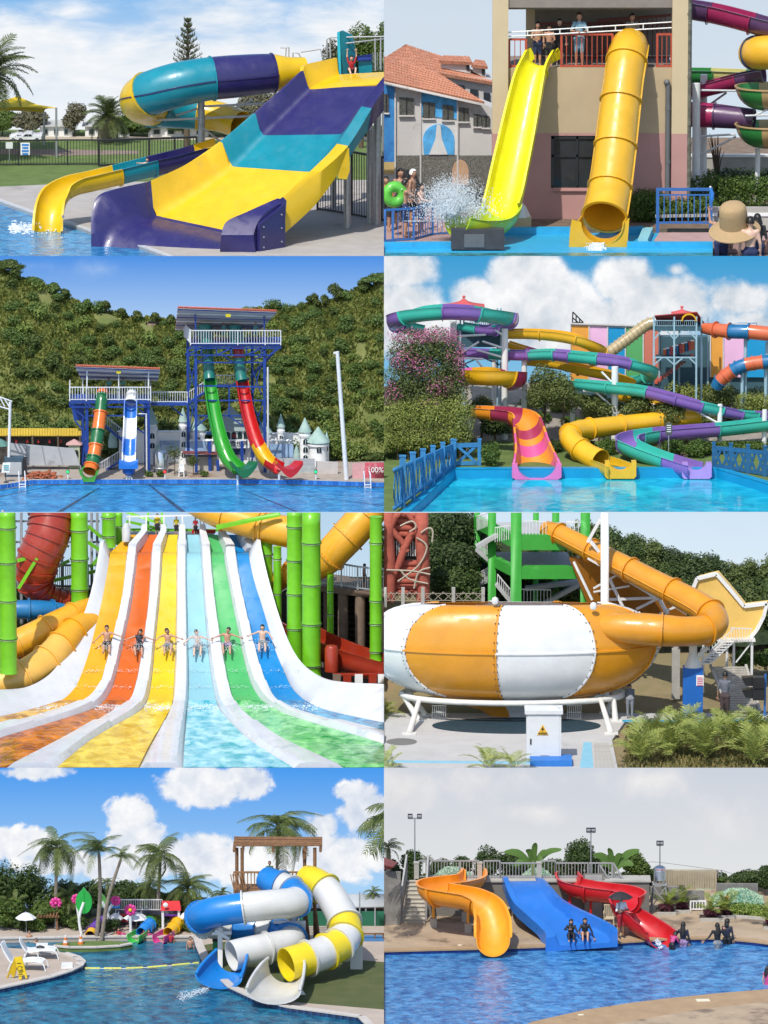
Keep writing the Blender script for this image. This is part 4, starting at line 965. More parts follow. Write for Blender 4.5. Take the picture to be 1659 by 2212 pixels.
for i in rng(4):MB().box(kp(109,626+i*13,dd-.025),(s*(30-4*(i%2)),.012,s*8)).mk('lettering',M_bl,ns_)
ns2=TG('notice_board','plain pale notice at the left end of the black fence','sign',kg(38,716));MB().box(kp(40,628,dd),(s*30,.03,s*28)).mk('board',mat('faded_white',(.6,.62,.6),rough=.7),ns2);MB().beam(kg(40,716),kp(40,640,dd),.03).mk('stake',M_galv,ns2)
ss=TG('shade_sail','bright yellow fabric shade canopy on steel posts over the lawn','shade canopy',kg(190,640));d=28.5;M_sail=mat('yellow_shade_cloth',(.72,.5,.01),rough=.8)
apex=kp(75,415,d+2);cs=[kp(-160,470,d),kp(243,465,d),kp(190,484,d+4),kp(-100,484,d+4)]
for i in rng(4):
 a,b2=cs[i],cs[(i+1)%4];b=MB();lp=[]
 for j in rng(7):
  t=j/6;e_=a.lerp(b2,t);e_+=(apex-e_)*.12*sin(pi*t);lp.append([apex,apex.lerp(e_,.5)-Z(.12),e_])
 b.loft([l+[q-Z(.03)for q in reversed(l)]for l in lp]);b.mk('sail_panel',M_sail,ss)
for px,d2,y0 in((243,d,465),(190,d+4,484),(-100,d+4,484),(-160,d,470)):q=kf(px,0,d2);Y0(ss,q,V((q.x,q.y,kp(px,y0,d2).z)),.05,M_galv)
def Y6(label,px,py,L):
 q=kg(px,py);th=TG('parked_pickup',label,'pickup truck',q);Mw=gel('car_white',(.75,.76,.78));gl=mat('car_glass',(.03,.04,.05),rough=.1)
 pr=[(-.5,.13),(-.5,.30),(-.36,.33),(-.24,.36),(-.14,.52),(.10,.52),(.16,.36),(.5,.35),(.5,.14)]
 b=MB();b.poly([q+V((x*L,-.8,z*L*.62))for x,z in pr],(0,1.6,0));b.mk('body',Mw,th)
 for a in([(-.22,.37),(-.13,.49),(-.03,.49),(-.03,.37)],[(-.01,.37),(-.01,.49),(.09,.49),(.14,.37)]):MB().poly([q+V((x*L,-.82,z*L*.62))for x,z in a],(0,.03,0)).mk('window',gl,th)
 for x in(-.32,.32):
  w_=MB().tube([q+V((x*L,-.85,.1*L*.7)),q+V((x*L,-.6,.1*L*.7))],.085*L,n=14).mk('wheel',M_black,th);MB().tube([q+V((x*L,-.87,.1*L*.7)),q+V((x*L,-.84,.1*L*.7))],.045*L,n=10).mk('rim',M_galv,w_)
 MB().box(q+V((-.5*L,-.4,.27*L*.62)),(.04,.3,.12)).mk('headlight',M_white,th)
Y6('white pickup parked beyond the lawn near the shade canopy',128,602,1.15);Y6('silver ute nose showing behind the white pickup',88,598,.9)
def Y7(label,px0,px1,ptop,peave,py,dw=2,wm=None,rm=None,wins=3):
 A,B2=kg(px0,py),kg(px1,py);d=A.y-K.yF;th=TG('house',label,'house',A);h=kh(peave,d);hr=kh(ptop,d+dw/2);w_=B2.x-A.x;cx=(A.x+B2.x)/2
 MB().box((cx,A.y+dw/2,K.z0+h/2),(w_,dw,h)).mk('wall',wm or M_white,th);z=K.z0
 b=MB();o=.15;b.add([(A.x-o,A.y-o,z+h),(B2.x+o,A.y-o,z+h),(B2.x+o,A.y+dw+o,z+h),(A.x-o,A.y+dw+o,z+h),(A.x+w_*.12,A.y+dw/2,z+hr),(B2.x-w_*.12,A.y+dw/2,z+hr)],[(0,1,5,4),(1,2,5),(2,3,4,5),(3,0,4),(0,3,2,1)]);b.mk('roof',rm,th,smooth=0)
 for i in rng(wins):
  x=A.x+w_*(i+.6)/(wins+.2);f=MB().box((x,A.y-.02,z+h*.52),(w_*.13,.06,h*.5)).mk('window',M_galv,th);MB().box((x,A.y-.05,z+h*.52),(w_*.1,.03,h*.42)).mk('pane',mat('dark_glass',(.03,.04,.05),rough=.1),f)
 return th
M_gr=mat('grey_roof_sheet',(.42,.42,.4),rough=.7)
Y7('white bungalow with a low grey roof behind the shade canopy',172,312,525,545,592,rm=M_gr);Y7('white house partly hidden by the stout palm',368,560,520,545,592,rm=M_gr,wins=4);Y7('pale house glimpsed under the curling tube',640,900,520,548,592,rm=M_gr,wins=4)
FR_p=[ZW('p%d'%i,1,.42+.13*i,30,.24,.016,L_palm,seed=30+i,hang=.35,fold=.7)for i in rng(4)]
ZV('date_palm','stout date palm with a round crown standing on the lawn',kg(466,608),kp(468,508,33),.42,FR_p,46,1.45,M_palmbark,1,el=(-.75,1.35))
ZV('date_palm','large date palm with long hanging fronds at the left edge',kg(-60,700),kp(-40,320,27),.4,FR_p,46,2.3,M_palmbark,2,el=(-.85,1.2))
L_pine=leaf('pine_needles',(.03,.05,.025),(.09,.12,.06))
np_=TG('norfolk_pine','tall pine with tiers of upswept branches rising behind the tube','pine tree',kf(805,0,30));d=30;s=ks(d);Y0(np_,kf(805,0,d),kp(812,84,d),.16,M_bark,'trunk',r2=.03)
rr=random.Random(4);b=MB();bb=MB()
for i in rng(10):
 py=97+i*24;ln=(16+i*7)*s
 for j in rng(7):
  a=6.283*j/7+i*.5+rr.uniform(-.2,.2);o_=kp(812-i*.4,py,d);l1=ln*rr.uniform(.75,1.1);e_=o_+V((cos(a)*l1,sin(a)*l1,l1*.5))
  bb.tube([o_,o_.lerp(e_,.5)-Z(l1*.05),e_],[.03,.02,.01],n=4)
  for m_ in rng(22):
   t=rr.uniform(.15,1.05);c=o_.lerp(e_,t)-V((0,0,l1*.05*sin(3*t)));dv=V((rr.gauss(0,.3),rr.gauss(0,.3),1)).normalized()*rr.uniform(.1,.2);sd=V((rr.gauss(0,1),rr.gauss(0,1),0)).normalized()*.016
   b.add([c-sd,c+sd,c+dv+sd*.3,c+dv-sd*.3],[(0,1,2,3)])
b.mk('crown',L_pine,np_,smooth=0);bb.mk('branch',M_bark,np_)
def Zm(label,px,top,w_,py,lm,seed,n=6500,trunk=.2,sz=.075,name='leafy_tree'):
 q=kg(px,py);d=q.y-K.yF;return YZ(name,label,q,kh(top,d),ks(d)*w_,lm,M_bark,seed,n,sz,trunk)
L_gry=leaf('greyish_leaves',(.06,.065,.04),(.15,.15,.1))
Zm('grey-brown thin tree between the bungalow and stout palm',320,440,120,590,L_gry,11,n=3000,sz=.06);Zm('dark tree behind the posts of the shade canopy',130,470,170,588,L_gry,12);Zm('dark green tree at the left behind the pickup',10,470,180,586,L_mid,13);Zm('dark tree below the curling tube',640,500,160,588,L_dark,14);Zm('shadowy tree behind the steel tube post',780,510,200,588,L_dark,15);Zm('dense tree seen through the tube braces',980,480,260,588,L_dark,16);Zm('olive tree below the purple tube section',1120,400,200,588,L_gry,17);Zm('round tree behind the stout palm',560,500,160,586,L_mid,18)
Zm('dark bushy tree behind the platform rails',1560,95,230,640,L_mid,19,n=9000,trunk=.45);Zm('dark tree at the far right of the start platform',1690,70,220,645,L_mid,20,n=8000,trunk=.45);Zm('low tree left of the platform rails',1440,170,100,640,L_gry,21,n=1500,trunk=.6)
for i in rng(8):Zm('low dark tree in the row along the far road',1150+i*85,545,150,586,L_dark,60+i,n=3000,trunk=.05)['group']='trees along the far road'
YW()
# ==== tower with an open and a closed yellow slide
YX(1,0)
sky('plain pale blue-grey sky behind the slide tower','cfdcea','d3e3ef',[(200,150,700,250,.3),(1500,300,400,300,.3)],'e3e9ef','d5dee8',amp=.35,sc_=.3,soft=1.2,lowy=600)
P_=lambda px,py,d,r:(*kp(px,py,d),r)
M_pave2=mat('pink_paving',(.40,.26,.24),rough=.85,var=.12,scale=1.5,bump=.15,spots=((.32,.2,.18),.8,.6));M_bpool=mat('pool_blue_paint',(.03,.36,.62),rough=.45,var=.08,spots=((.03,.28,.5),1.2,.6))
M_lpool=mat('pool_blue_pale',(.25,.55,.62),rough=.5);M_earth=mat('brown_earth',(.17,.12,.085),rough=1,var=.3,scale=2,bump=.4)
base_slab('ground',M_earth,-.4,None,-.5,'brown earth round the slide tower')
W2=YY('splash_pool_water',(.01,.12,.13),(.05,.3,.33),(2,1),.6,.05,3)
Z7('pool_floor',Z1([(0,1200),(1420,1200),(1420,985),(0,985)],-.2),-.2,M_bpool,.3,label='bright blue painted basin in front of the tower')
Z7('water',Z1([(0,1200),(1420,1200),(1420,1092),(0,1092)],-.10),-.10,W2,.1,label='dark green water along the front of the splash basin')
Z7('pavement',Z1([(0,1048),(286,1046),(420,988),(420,900),(0,900)]),0,M_pave2,.5,label='pink paving behind the blue fence')
Z7('earth',Z1([(420,988),(2300,988),(2300,700),(420,700)],-.02),-.02,M_earth,.5,label='brown earth between tower and basin')
Z7('pavement',Z1([(1164,1042),(2300,1042),(2300,1004),(1190,1004)],.02),.02,M_pave2,.5,label='pink paving under the blue gate')
def Zt(label,pts,wdt,h,m=M_bpool,name='pool_kerb'):
 b=MB();q=[kg(*a)for a in pts]
 for a,c in zip(q[:-1],q[1:]):b.beam(a+Z(h/2-.25),c+Z(h/2-.25),wdt,h+.5)
 return ZC(b.mk(name,m,None,smooth=0,loc=q[0]),label,'kerb')
Zt('blue pool kerb in front of the blue fence',[(0,1054),(292,1052)],.35,.07);Zt('blue back kerb between the two slides',[(520,992),(860,990)],.3,.1);Zt('blue back kerb right of the yellow tube',[(1040,990),(1120,988)],.3,.1)
Zt('pale turquoise kerb running diagonally beside the pink paving',[(1140,990),(1118,1042)],.42,.08,M_lpool);Zt('bright blue front kerb right of the yellow tube',[(1050,1050),(1420,1050)],.3,.05)
M_tan2_=mat('ochre_render',(.47,.37,.23),rough=.85,var=.05,scale=.8,bump=.06,spots=((.41,.32,.2),.5,.62));M_tanL=mat('ochre_pillar',(.57,.46,.29),rough=.85,var=.05,scale=.8,spots=((.5,.4,.25),.7,.62));M_pnk=mat('dusty_pink_render',(.45,.25,.225),rough=.85,var=.06,scale=.8,spots=((.38,.2,.18),.6,.6));M_grey2=mat('grey_ceiling',(.24,.21,.18),rough=.9)
T=10.0;tw=TG('slide_tower','ochre and pink concrete tower with an open balcony','tower',kf(900,0,T));zt=kh(-60,T);hb=kh(296,T);hp=kh(578,T)
def Zq(name,px0,px1,z0,z1,d0,d1,m,th=tw):
 A,B2=kf(px0,0,d0),kf(px1,0,d0);return MB().box(((A.x+B2.x)/2,K.yF+(d0+d1)/2,K.z0+(z0+z1)/2),(B2.x-A.x,d1-d0,z1-z0)).mk(name,m,th)
Zq('pillar',468,536,hp,zt,T,T+.7,M_tanL);Zq('pillar_base',468,536,-.1,hp,T,T+.7,M_pnk);Zq('pillar',1243,1311,hp,zt,T,T+.7,M_tanL);Zq('pillar_base',1243,1311,-.1,hp,T,T+.7,M_pnk)
Zq('wall',536,1243,hp,hb,T+.25,T+.5,M_tan2_)
for a,c,z0,z1 in((536,722,-.1,hp),(915,1243,-.1,hp),(722,915,-.1,kh(815,T)),(722,915,kh(590,T),hp)):Zq('lower_wall',a,c,z0,z1,T+.25,T+.5,M_pnk)
Zq('floor_slab',536,1243,hb-.25,hb-.004,T+.5,T+4.2,M_grey2)
Zq('rear_wall',620,1300,hb,zt,T+4.2,T+4.4,M_grey2);Zq('ceiling_beam',536,1243,kh(34,T),zt,T+.1,T+.5,M_grey2);Zq('ceiling',536,1243,kh(22,T+2),kh(14,T+2),T+.5,T+4.2,M_grey2);Zq('rear_pillar',612,650,hb,zt,T+3.3,T+3.7,M_tan2_)
wn=Zq('window',722,915,kh(815,T),kh(590,T),T+.33,T+.43,mat('window_glass',(.03,.035,.04),rough=.08))
Mf=mat('dark_window_frame',(.02,.022,.025),rough=.4)
for a,c,y0,y1 in((722,735,590,815),(905,915,590,815),(722,915,590,600),(722,915,805,815),(722,915,668,678),(830,840,590,815)):
 A,B2=kp(a,y1,T+.3),kp(c,y0,T+.3);MB().box((A+B2)/2,(B2.x-A.x,.08,B2.z-A.z)).mk('frame_bar',Mf,wn)
MB().box(kp(830,822,T+.2),(ks(T)*205,.14,.06)).mk('sill',M_pnk,tw)
dp=TG('drain_pipe','grey plastic drain pipe on the tower wall','pipe',kf(1228,0,T+.15));Mp=mat('grey_plastic_pipe',(.13,.14,.145),rough=.5)
MB().tube([kf(1227,0,T+.12),kp(1227,360,T+.12)],.11,n=12).mk('pipe',Mp,dp);MB().ball(kp(1222,356,T+.1),.14,n=12).mk('elbow',Mp,dp)
for py in(470,700):MB().tube([kp(1227,py-5,T+.12),kp(1227,py+5,T+.12)],.13,n=12).mk('collar',Mp,dp)
sp=TG('stained_downpipe','tall green-stained downpipe on the tower corner','pipe',kf(1317,0,T-.05));Ms=mat('stained_pipe',(.13,.13,.10),rough=.9,var=.5,scale=4,spots=((.3,.28,.22),6,.6))
MB().tube([kf(1317,0,T+.1),kf(1317,zt,T+.1)],.105,n=10).mk('pipe',Ms,sp)
for py in(60,330,620):MB().tube([kp(1317,py-6,T+.1),kp(1317,py+6,T+.1)],.125,n=10).mk('collar',Ms,sp)
M_rr=mat('red_rail_paint',(.42,.07,.035),rough=.5,spots=((.25,.05,.03),5,.64))
for a,c,lb in((540,612,'red bar balcony rail beside the left pillar'),(765,985,'red bar balcony rail between the two slides'),(1178,1240,'red bar balcony rail beside the right pillar')):
 th=TG('balcony_rail',lb,'railing',kf(a,hb,T+.4));Z5(th,[kf(a,hb,T+.4),kf(c,hb,T+.4)],kh(148 if a>600 else 170,T+.4)-hb,.2,M_rr,rw=.09,bw=.035)
wr=TG('white_handrail','double white handrail across the tower balcony','handrail',kf(540,hb,T+.3))
for y0,y1 in((140,95),(158,120)):MB().tube([kp(536,y0,T+.32),kp(1243,y1,T+.32)],.03,n=6).mk('rail',M_white,wr)
for px in(620,760,880,1000,1120):t=(px-536)/707;MB().tube([kp(px,158-38*t,T+.32),kp(px,140-45*t,T+.32)],.025,n=6).mk('post',M_white,wr)
br=TG('rear_rail','dark red bar railing of the stairs at the back of the balcony','railing',kf(900,hb,T+3.6));M_dr=mat('dark_red_rail',(.16,.035,.025),rough=.6)
Z5(br,[kf(660,hb,T+3.4),kf(1240,hb,T+3.4)],1.5,.2,M_dr,rw=.08,bw=.04);MB().beam(kp(920,90,T+3.2),kp(1240,65,T+3.2),.1).mk('stair_rail',M_dr,br);MB().beam(kp(830,290,T+3),kp(1000,190,T+3),.1).mk('stair_rail',M_dr,br)
for i in rng(16):MB().beam(kp(930+i*19,89-i*1.4,T+3.2),kp(930+i*19,150-i,T+3.2),.035).mk('bar',M_dr,br)
G_lime=gel('gel_lime_yellow',(.75,.70,.012),spots=((.68,.6,.02),.7,.63));G_lime2=gel('gel_lime_green',(.42,.55,.03));G_ty=gel('gel_warm_yellow',(.72,.40,.02))
os_=TG('open_lime_slide','steep open lime-yellow slide from the balcony with splashing exit','water slide',kg(430,1060))
Z8(os_,[P_(676,232,10.4,.52),P_(664,252,9.9,.55),P_(634,330,9.3,.62),P_(603,470,8.5,.68),P_(572,620,7.6,.72),P_(546,740,6.8,.74),P_(524,840,6.1,.74),P_(508,892,5.6,.73)],[(.15,0),(1,0)],[G_lime],170,370,.04,n=18,rise=.12,lip=.1,flange=0,fw=.04,fh=.03)
Z8(os_,[P_(512,880,5.7,.78),P_(496,915,5.2,.8),P_(458,940,4.5,.84),P_(405,945,3.9,.86),P_(345,938,3.5,.84),P_(318,934,3.3,.82)],[(1,0)],[G_lime2],185,355,.05,n=18,rise=.05,lip=.1)
for sg in(0,1):
 pts=[kp((607,740)[sg],218,10.4),kp((628,748)[sg],208,10.6),kp((650,765)[sg],250,10.7),kp((612,700)[sg],285,10.2)];MB().poly(pts,(.06,.05,0)).mk('entry_wing',G_lime,os_)
sb=TG('slide_plinth','dark grey plinth block under the lime slide exit','plinth',kg(402,1078));d=2.6
A=kp(290,1078,d);B2=kp(520,992,d);Mdk=mat('dark_slate_block',(.045,.045,.05),rough=.6,var=.2)
MB().box(((A.x+B2.x)/2,K.yF+d+.3,(A.z+B2.z)/2),(B2.x-A.x,.6,B2.z-A.z)).mk('block',Mdk,sb);MB().box(kp(390,1040,d-.01),(ks(d)*88,.05,ks(d)*58)).mk('face_plate',mat('slate_plate',(.11,.115,.12),rough=.6),sb)
ct=TG('closed_yellow_slide','closed yellow tube slide with raised joints ending in a square mouth','water slide',kg(930,1075))
at=Z8(ct,[P_(1062,195,10.6,.74),P_(1056,222,9.9,.77),P_(1044,290,9.2,.79),P_(1026,420,8.5,.80),P_(1008,570,7.6,.82),P_(990,720,6.7,.84),P_(972,840,5.9,.87),P_(953,936,5,.90)],[(.15,0),(.36,0),(.60,0),(.82,0),(1,0)],[G_ty],0,360,.04,n=28,flange=0,fw=.07,fh=.05)
for sg in(-1,1):
 b=MB();pts=[]
 for i in rng(30):q,sd,u,r=at(i/29);pts.append(q+sd*sg*(r+.05))
 b.tube(pts,.05,n=5);b.mk('seam_rib',G_ty,ct)
q,sd,u,r=at(1);n_=24;b=MB();ri=[q+(sd*cos(i*6.2832/n_)+u*sin(i*6.2832/n_))*(r-.01)for i in rng(n_)];ro=[q+(sd*cos(i*6.2832/n_)+u*sin(i*6.2832/n_))*(r+.12)for i in rng(n_)];fw=V((0,-.06,-.02))
b.loft([[x for x in ri],[x for x in ro]],caps=False);b.loft([[x+fw for x in ri],[x+fw for x in ro]],caps=False);b.loft([ro,[x+fw for x in ro]],caps=False);b.mk('mouth_ring',G_ty,ct)
Z8(ct,[P_(953,938,5,.92),P_(945,950,4.4,.93),P_(936,962,3.7,.93)],[(1,0)],[G_ty],180,360,.05,n=18,lip=.06)
o=[(852,962),(815,948),(803,968),(799,1076),(1052,1076),(1058,962),(1062,940),(1038,962)];arcp=[(945+93*cos(a),965+92*sin(a))for a in[i*pi/14 for i in rng(1,14)]]
L_=[kp(945-93,962,3.65)]+[kp(945-93*cos(i*pi/14),962+92*sin(i*pi/14),3.65)for i in rng(1,14)]+[kp(945+93,962,3.65)]
Lo=[kp(a,c,3.65)for a,c in((812,950),(805,985),(802,1020),(800,1050),(799,1076),(850,1076),(890,1076),(930,1076),(960,1076),(1000,1076),(1030,1076),(1052,1076),(1054,1030),(1057,985),(1060,945))]
b=MB();b.loft([[a,c,c+V((0,.25,0)),a+V((0,.25,0))]for a,c in zip(L_,Lo)]);b.mk('mouth_plate',G_ty,ct)
b=MB();rr=random.Random(8)
for i in rng(700):t=rr.random();q=kp(918+rr.gauss(0,16+6*t),1050+66*t,3.55-1.6*t);b.ball(q,rr.uniform(.02,.05),n=5)
ZC(b.mk('water_spill',M_foam),'white water pouring from the square yellow mouth','water',kind='stuff')
b=MB()
for i in rng(11000):
 a=rr.gauss(1.9,.62);v_=abs(rr.gauss(0,1))**.8;x=345-cos(a-1.57+1.57)*-130*v_*.9-40;y=930-sin(a)*135*v_+40*v_*v_*.6
 b.dot(kp(min(x,470),min(y,955),3.4+rr.uniform(-.5,.6)),rr.uniform(.004,.016)*(1.5 if v_<.6 else 1),rr.uniform(1,3))
for i in rng(3500):b.dot(kp(320+rr.gauss(0,62),895+rr.gauss(0,32),3.5+rr.uniform(-.3,.3)),rr.uniform(.01,.03),rr.uniform(1,2.5))
for i in rng(1500):b.dot(kp(270+rr.gauss(0,110),765+rr.gauss(0,80),3.6+rr.uniform(-.5,.6)),rr.uniform(.003,.009))
ZC(b.mk('water_splash',M_foam),'big fan of white water thrown up at the lime slide exit','water splash',kind='stuff')
for px,py,y0 in((655,915,640),(590,975,880)):
 th=TG('slide_column','white column with ochre foot behind the lime slide' if px>600 else 'short white column under the lime slide bend','column',kg(px,py));q=kg(px,py);d=q.y-K.yF;Y0(th,q,V((q.x,q.y,kp(px,y0,d).z)),.15,M_white,'shaft');MB().lathe([(.42,0),(.38,.12),(.2,.5)],q+Z(.38),6).mk('collar',M_white,th);MB().box(q,(.9,.7,.4),base=True).mk('foot',M_tanL,th)
C_cam=mat('blue_print_shirt',(.06,.2,.3),rough=.9,col2=(.35,.5,.55),scale=12);C_nav=mat('navy_trunks',(.02,.03,.09),rough=.8)
Z9('boy in navy trunks leaning at the head of the lime slide',kf(662,hb,T+.75),1.95,.1,M_skin,None,C_nav,M_hair,dict(elL=(-.14,-.05,.64),haL=(-.06,-.14,.6)),0,1)
Z9('boy in dark trunks behind the lime slide entry',kf(712,hb,T+.85),1.8,-.1,M_skin,None,C_dk,M_hair,dict(haR=(.1,-.16,.62)),0,1)
Z9('child peering over between two boys on the balcony',kf(757,hb,T+1.3),2,0,M_skin2,C_dk,C_dk,M_hair,None,1,1)
Z9('boy in blue patterned shirt leaning on the white handrail',kf(842,hb,T+.75),2.35,-.2,M_skin,C_cam,C_cam,M_hair,dict(elL=(-.14,-.06,.66),haL=(-.02,-.16,.66),elR=(.15,-.05,.66),haR=(.16,-.16,.67)),1,1)
Z9('person in pale top looking down behind the yellow tube',kf(1070,hb,T+1.2),2.25,.1,M_skin,mat('pale_brown_top',(.4,.32,.25),rough=.9),C_dk,M_hair,None,1,1)
M_tile=mat('salmon_roof_tile',(.46,.20,.12),rough=.85,var=.25,scale=9,spots=((.62,.38,.27),7,.58));M_wl=mat('pale_grey_render',(.54,.52,.50),rough=.9,var=.07,scale=.9,spots=((.36,.34,.31),.7,.6));M_mblue=mat('mural_blue',(.08,.36,.68),rough=.8,var=.3,scale=2.5);M_mdeep=mat('mural_deep_blue',(.02,.08,.36),rough=.8,col2=(.05,.3,.6),scale=.9);M_mw=mat('mural_white',(.62,.62,.60),rough=.8,spots=((.45,.5,.55),2,.6));M_speck=mat('speckled_stone_wall',(.05,.05,.045),rough=.9,col2=(.22,.21,.18),scale=14)
hw=TG('hotel_wing','grey hotel wing with blue mural and salmon tiled roof','building',kf(230,0,17));D=17.0
def Zu(name,pts,d,m,th=hw,t=.15):return MB().poly([kp(a,c,d)for a,c in pts],(0,t,0)).mk(name,m,th)
Zu('wall',[(0,350),(432,452),(478,470),(478,822),(0,822)],D,M_wl,t=1.6);Zu('stone_base',[(50,672),(476,672),(476,830),(50,830)],D-.06,M_speck)
Zu('mural_panel',[(0,352),(46,362),(46,700),(0,700)],D-.05,M_mdeep);Zu('mural_panel',[(0,700),(46,700),(46,752),(0,752)],D-.05,mat('mural_sand',(.5,.36,.14),rough=.8));Zu('mural_panel',[(160,392),(315,428),(315,515),(160,500)],D-.05,M_mblue);Zu('mural_panel',[(160,508),(315,522),(315,670),(160,670)],D-.05,M_mw)
ap=[(236+68*cos(a),605-68*sin(a))for a in[pi*i/12 for i in rng(13)]];Zu('mural_arch',ap+[(172,668),(304,668)],D-.09,M_mblue,t=.03)
Zu('mural_figure',[(228,540),(244,540),(250,600),(275,668),(195,668),(222,600)],D-.12,M_mw,t=.02)
ap=[(330+36*cos(a),745-55*sin(a))for a in[pi*i/12 for i in rng(13)]];Zu('mural_arch',ap+[(294,800),(366,800)],D-.1,mat('mural_ochre',(.48,.3,.18),rough=.8),t=.03)
for px0,px1,y0,y1 in((66,128,420,498),(168,220,440,512),(252,300,452,520),(324,366,464,526),(386,420,492,548),(424,456,498,552),(0,20,405,488)):
 w_=Zu('window',[(px0,y0),(px1,y0+5),(px1,y1),(px0,y1)],D-.10,mat('lattice_dark',(.03,.035,.035),rough=.4,col2=(.14,.14,.12),scale=16),t=.06);Zu('sill',[(px0-3,y1),(px1+3,y1),(px1+3,y1+6),(px0-3,y1+6)],D-.16,M_wl,w_,.1)
 MB().beam(kp((px0+px1)/2,y0,D-.12),kp((px0+px1)/2,y1,D-.12),.04).mk('mullion',Mf,w_)
for px in(48,158,318):MB().beam(kp(px,400,D-.08),kp(px,830,D-.08),.07).mk('pilaster',M_wl,hw)
def ZM(th,e0,e1,r1,r0,rows,de,dr,cols=0):
 0
 A,B2,C_,D_=kp(*e0,de),kp(*e1,de),kp(*r1,dr),kp(*r0,dr)
 MB().poly([A,B2,C_,D_],(0,.02,-.08)).mk('roof_deck',M_tile,th)
 for i in rng(rows):
  t0,t1=i/rows,(i+1.12)/rows;a,c=A.lerp(D_,t0),B2.lerp(C_,t0);e_,f=A.lerp(D_,min(t1,1)),B2.lerp(C_,min(t1,1));n=max(4,int((c-a).length/.13));nn=(c-a).cross(e_-a).normalized();nn=nn if nn.z>0 else-nn
  b=MB();lo,hi=[],[]
  for j in rng(n*2+1):
   u=j/(n*2);w_=nn*(.055 if j%2 else .02);lo.append(a.lerp(c,u)+w_+nn*.03);hi.append(e_.lerp(f,u)+w_)
  b.loft([lo,hi],closed=False);b.loft([lo,[x-nn*.06 for x in lo]],closed=False);b.mk('tile_course',M_tile,th,smooth=60)
ZM(hw,(-20,346),(434,446),(230,318),(-20,240),9,D-.5,D+2.2);Zu('fascia',[(-20,348),(434,448),(434,458),(-20,360)],D-.5,M_wl,t=.1)
hb2=TG('hotel_block','rear hotel block with dormers under a salmon hipped roof','building',kf(330,0,21))
MB().poly([kp(a,c,20.5)for a,c in((150,300),(480,345),(480,600),(150,600))],(0,2,0)).mk('wall',M_wl,hb2)
ZM(hb2,(120,300),(482,362),(300,262),(96,195),8,20.2,23.2);ZM(hb2,(-60,290),(200,318),(98,195),(94,195),8,20,23.2)
for px0,px1,y0,y1 in((310,348,366,390),(372,406,384,412),(430,458,398,448)):Zu('window',[(px0,y0),(px1,y0+4),(px1,y1),(px0,y1)],20.4,mat('dark_glass',(.03,.04,.05)),hb2,.08)
for px,w_,y0 in((310,64,262),(412,28,280)):
 Zu('dormer',[(px-w_,y0),(px+w_*.9,y0+8),(px+w_,y0+56),(px-w_,y0+30)],20.9,M_wl,hb2,.6);ZM(hb2,(px-w_-8,y0+4),(px+w_+8,y0+12),(px+w_-6,y0-16),(px-w_+10,y0-20),3,20.7,21.5)
 Zu('dormer_window',[(px+w_-18,y0+14),(px+w_-5,y0+16),(px+w_-5,y0+46),(px+w_-18,y0+40)],20.85,mat('dark_glass',(.03,.04,.05)),hb2,.05)
bc=TG('brick_chimney_wall','narrow brick wall between hotel and tower','wall',kf(476,0,15.5));Mbk=mat('red_brick',(.3,.12,.08),rough=.9,var=.3,scale=10)
for i in rng(13):MB().box(kp(476,565+i*20,15.4),(.2,.3,.17)).mk('brick',Mbk,bc)
M_bf=mat('blue_fence_paint',(.03,.13,.38),rough=.45,spots=((.02,.08,.25),5,.64))
th=TG('blue_fence','blue tubular fence beside the splash basin','fence',kg(10,1040));Z5(th,[kg(4,1045),kg(38,1043),kg(128,1038),kg(210,1016)],1.35,.2,M_bf,rw=.09,bw=.035);Z5(th,[kg(210,1016),kg(292,1012)],1.15,.18,M_bf,rw=.07,bw=.03)
rg=TG('swim_ring','green inflatable swim ring with dark seeds carried on a shoulder','swim ring',kp(48,840,5.2));Mgr=mat('watermelon_green',(.12,.5,.06),rough=.3,var=.2,scale=3,spots=((.03,.2,.03),5,.62));c0=kp(46,840,5);rot=Matrix.Rotation(R(15),3,'Z');b=MB();lp=[]
for i in rng(28):
 a=6.2832*i/28;cdir=rot@V((cos(a),0,sin(a)));lp.append([c0+cdir*.34+(cdir*cos(j*.6283)+(rot@V((0,1,0)))*sin(j*.6283))*.23 for j in rng(10)])
lp.append(lp[0]);b.loft(lp,caps=False);b.mk('tube',Mgr,rg);MB().ball(c0+V((.3,-.2,.25)),.03,n=6).mk('valve',M_white,rg)
Z9('bather in dark trunks with the green ring behind the blue fence',kg(88,1025),2.5,pi*.6,M_skin,None,C_nav,M_hair,dict(elL=(-.1,-.14,.72),haL=(-.02,-.2,.62),elR=(.12,-.12,.68),haR=(.1,-.22,.6)),0,1)
Z9('bather with dark hair beside the hotel wall',kg(70,985),2.6,.4,M_skin,None,C_dk,M_hair,None,0,1);Z9('bather in white cap watching the splash',kg(122,978),2.5,1.2,M_skin,None,C_dk,M_white,None,0,1);Z9('bather half hidden behind the splash',kg(160,1000),2.1,1,M_skin2,None,C_nav,M_hair,dict(elL=(-.12,-.1,.68),haL=(-.1,-.24,.66)),0,1);Z9('bather at the left end behind the blue fence',kg(8,1000),2.4,.2,M_skin,C_or,C_dk,M_hair,None,1,1)
G_mg=gel('gel_magenta',(.33,.02,.09));G_pl=gel('gel_plum',(.10,.045,.12));G_gn=gel('gel_green',(.03,.22,.05));G_sd=gel('gel_sand',(.48,.33,.15));G_ly=gel('gel_pale_yellow',(.6,.55,.2));G_gy=gel('gel_golden',(.75,.42,.03))
fl2=TG('magenta_flume','magenta and plum open flume crossing high beside the tower','water slide',kf(1500,0,16))
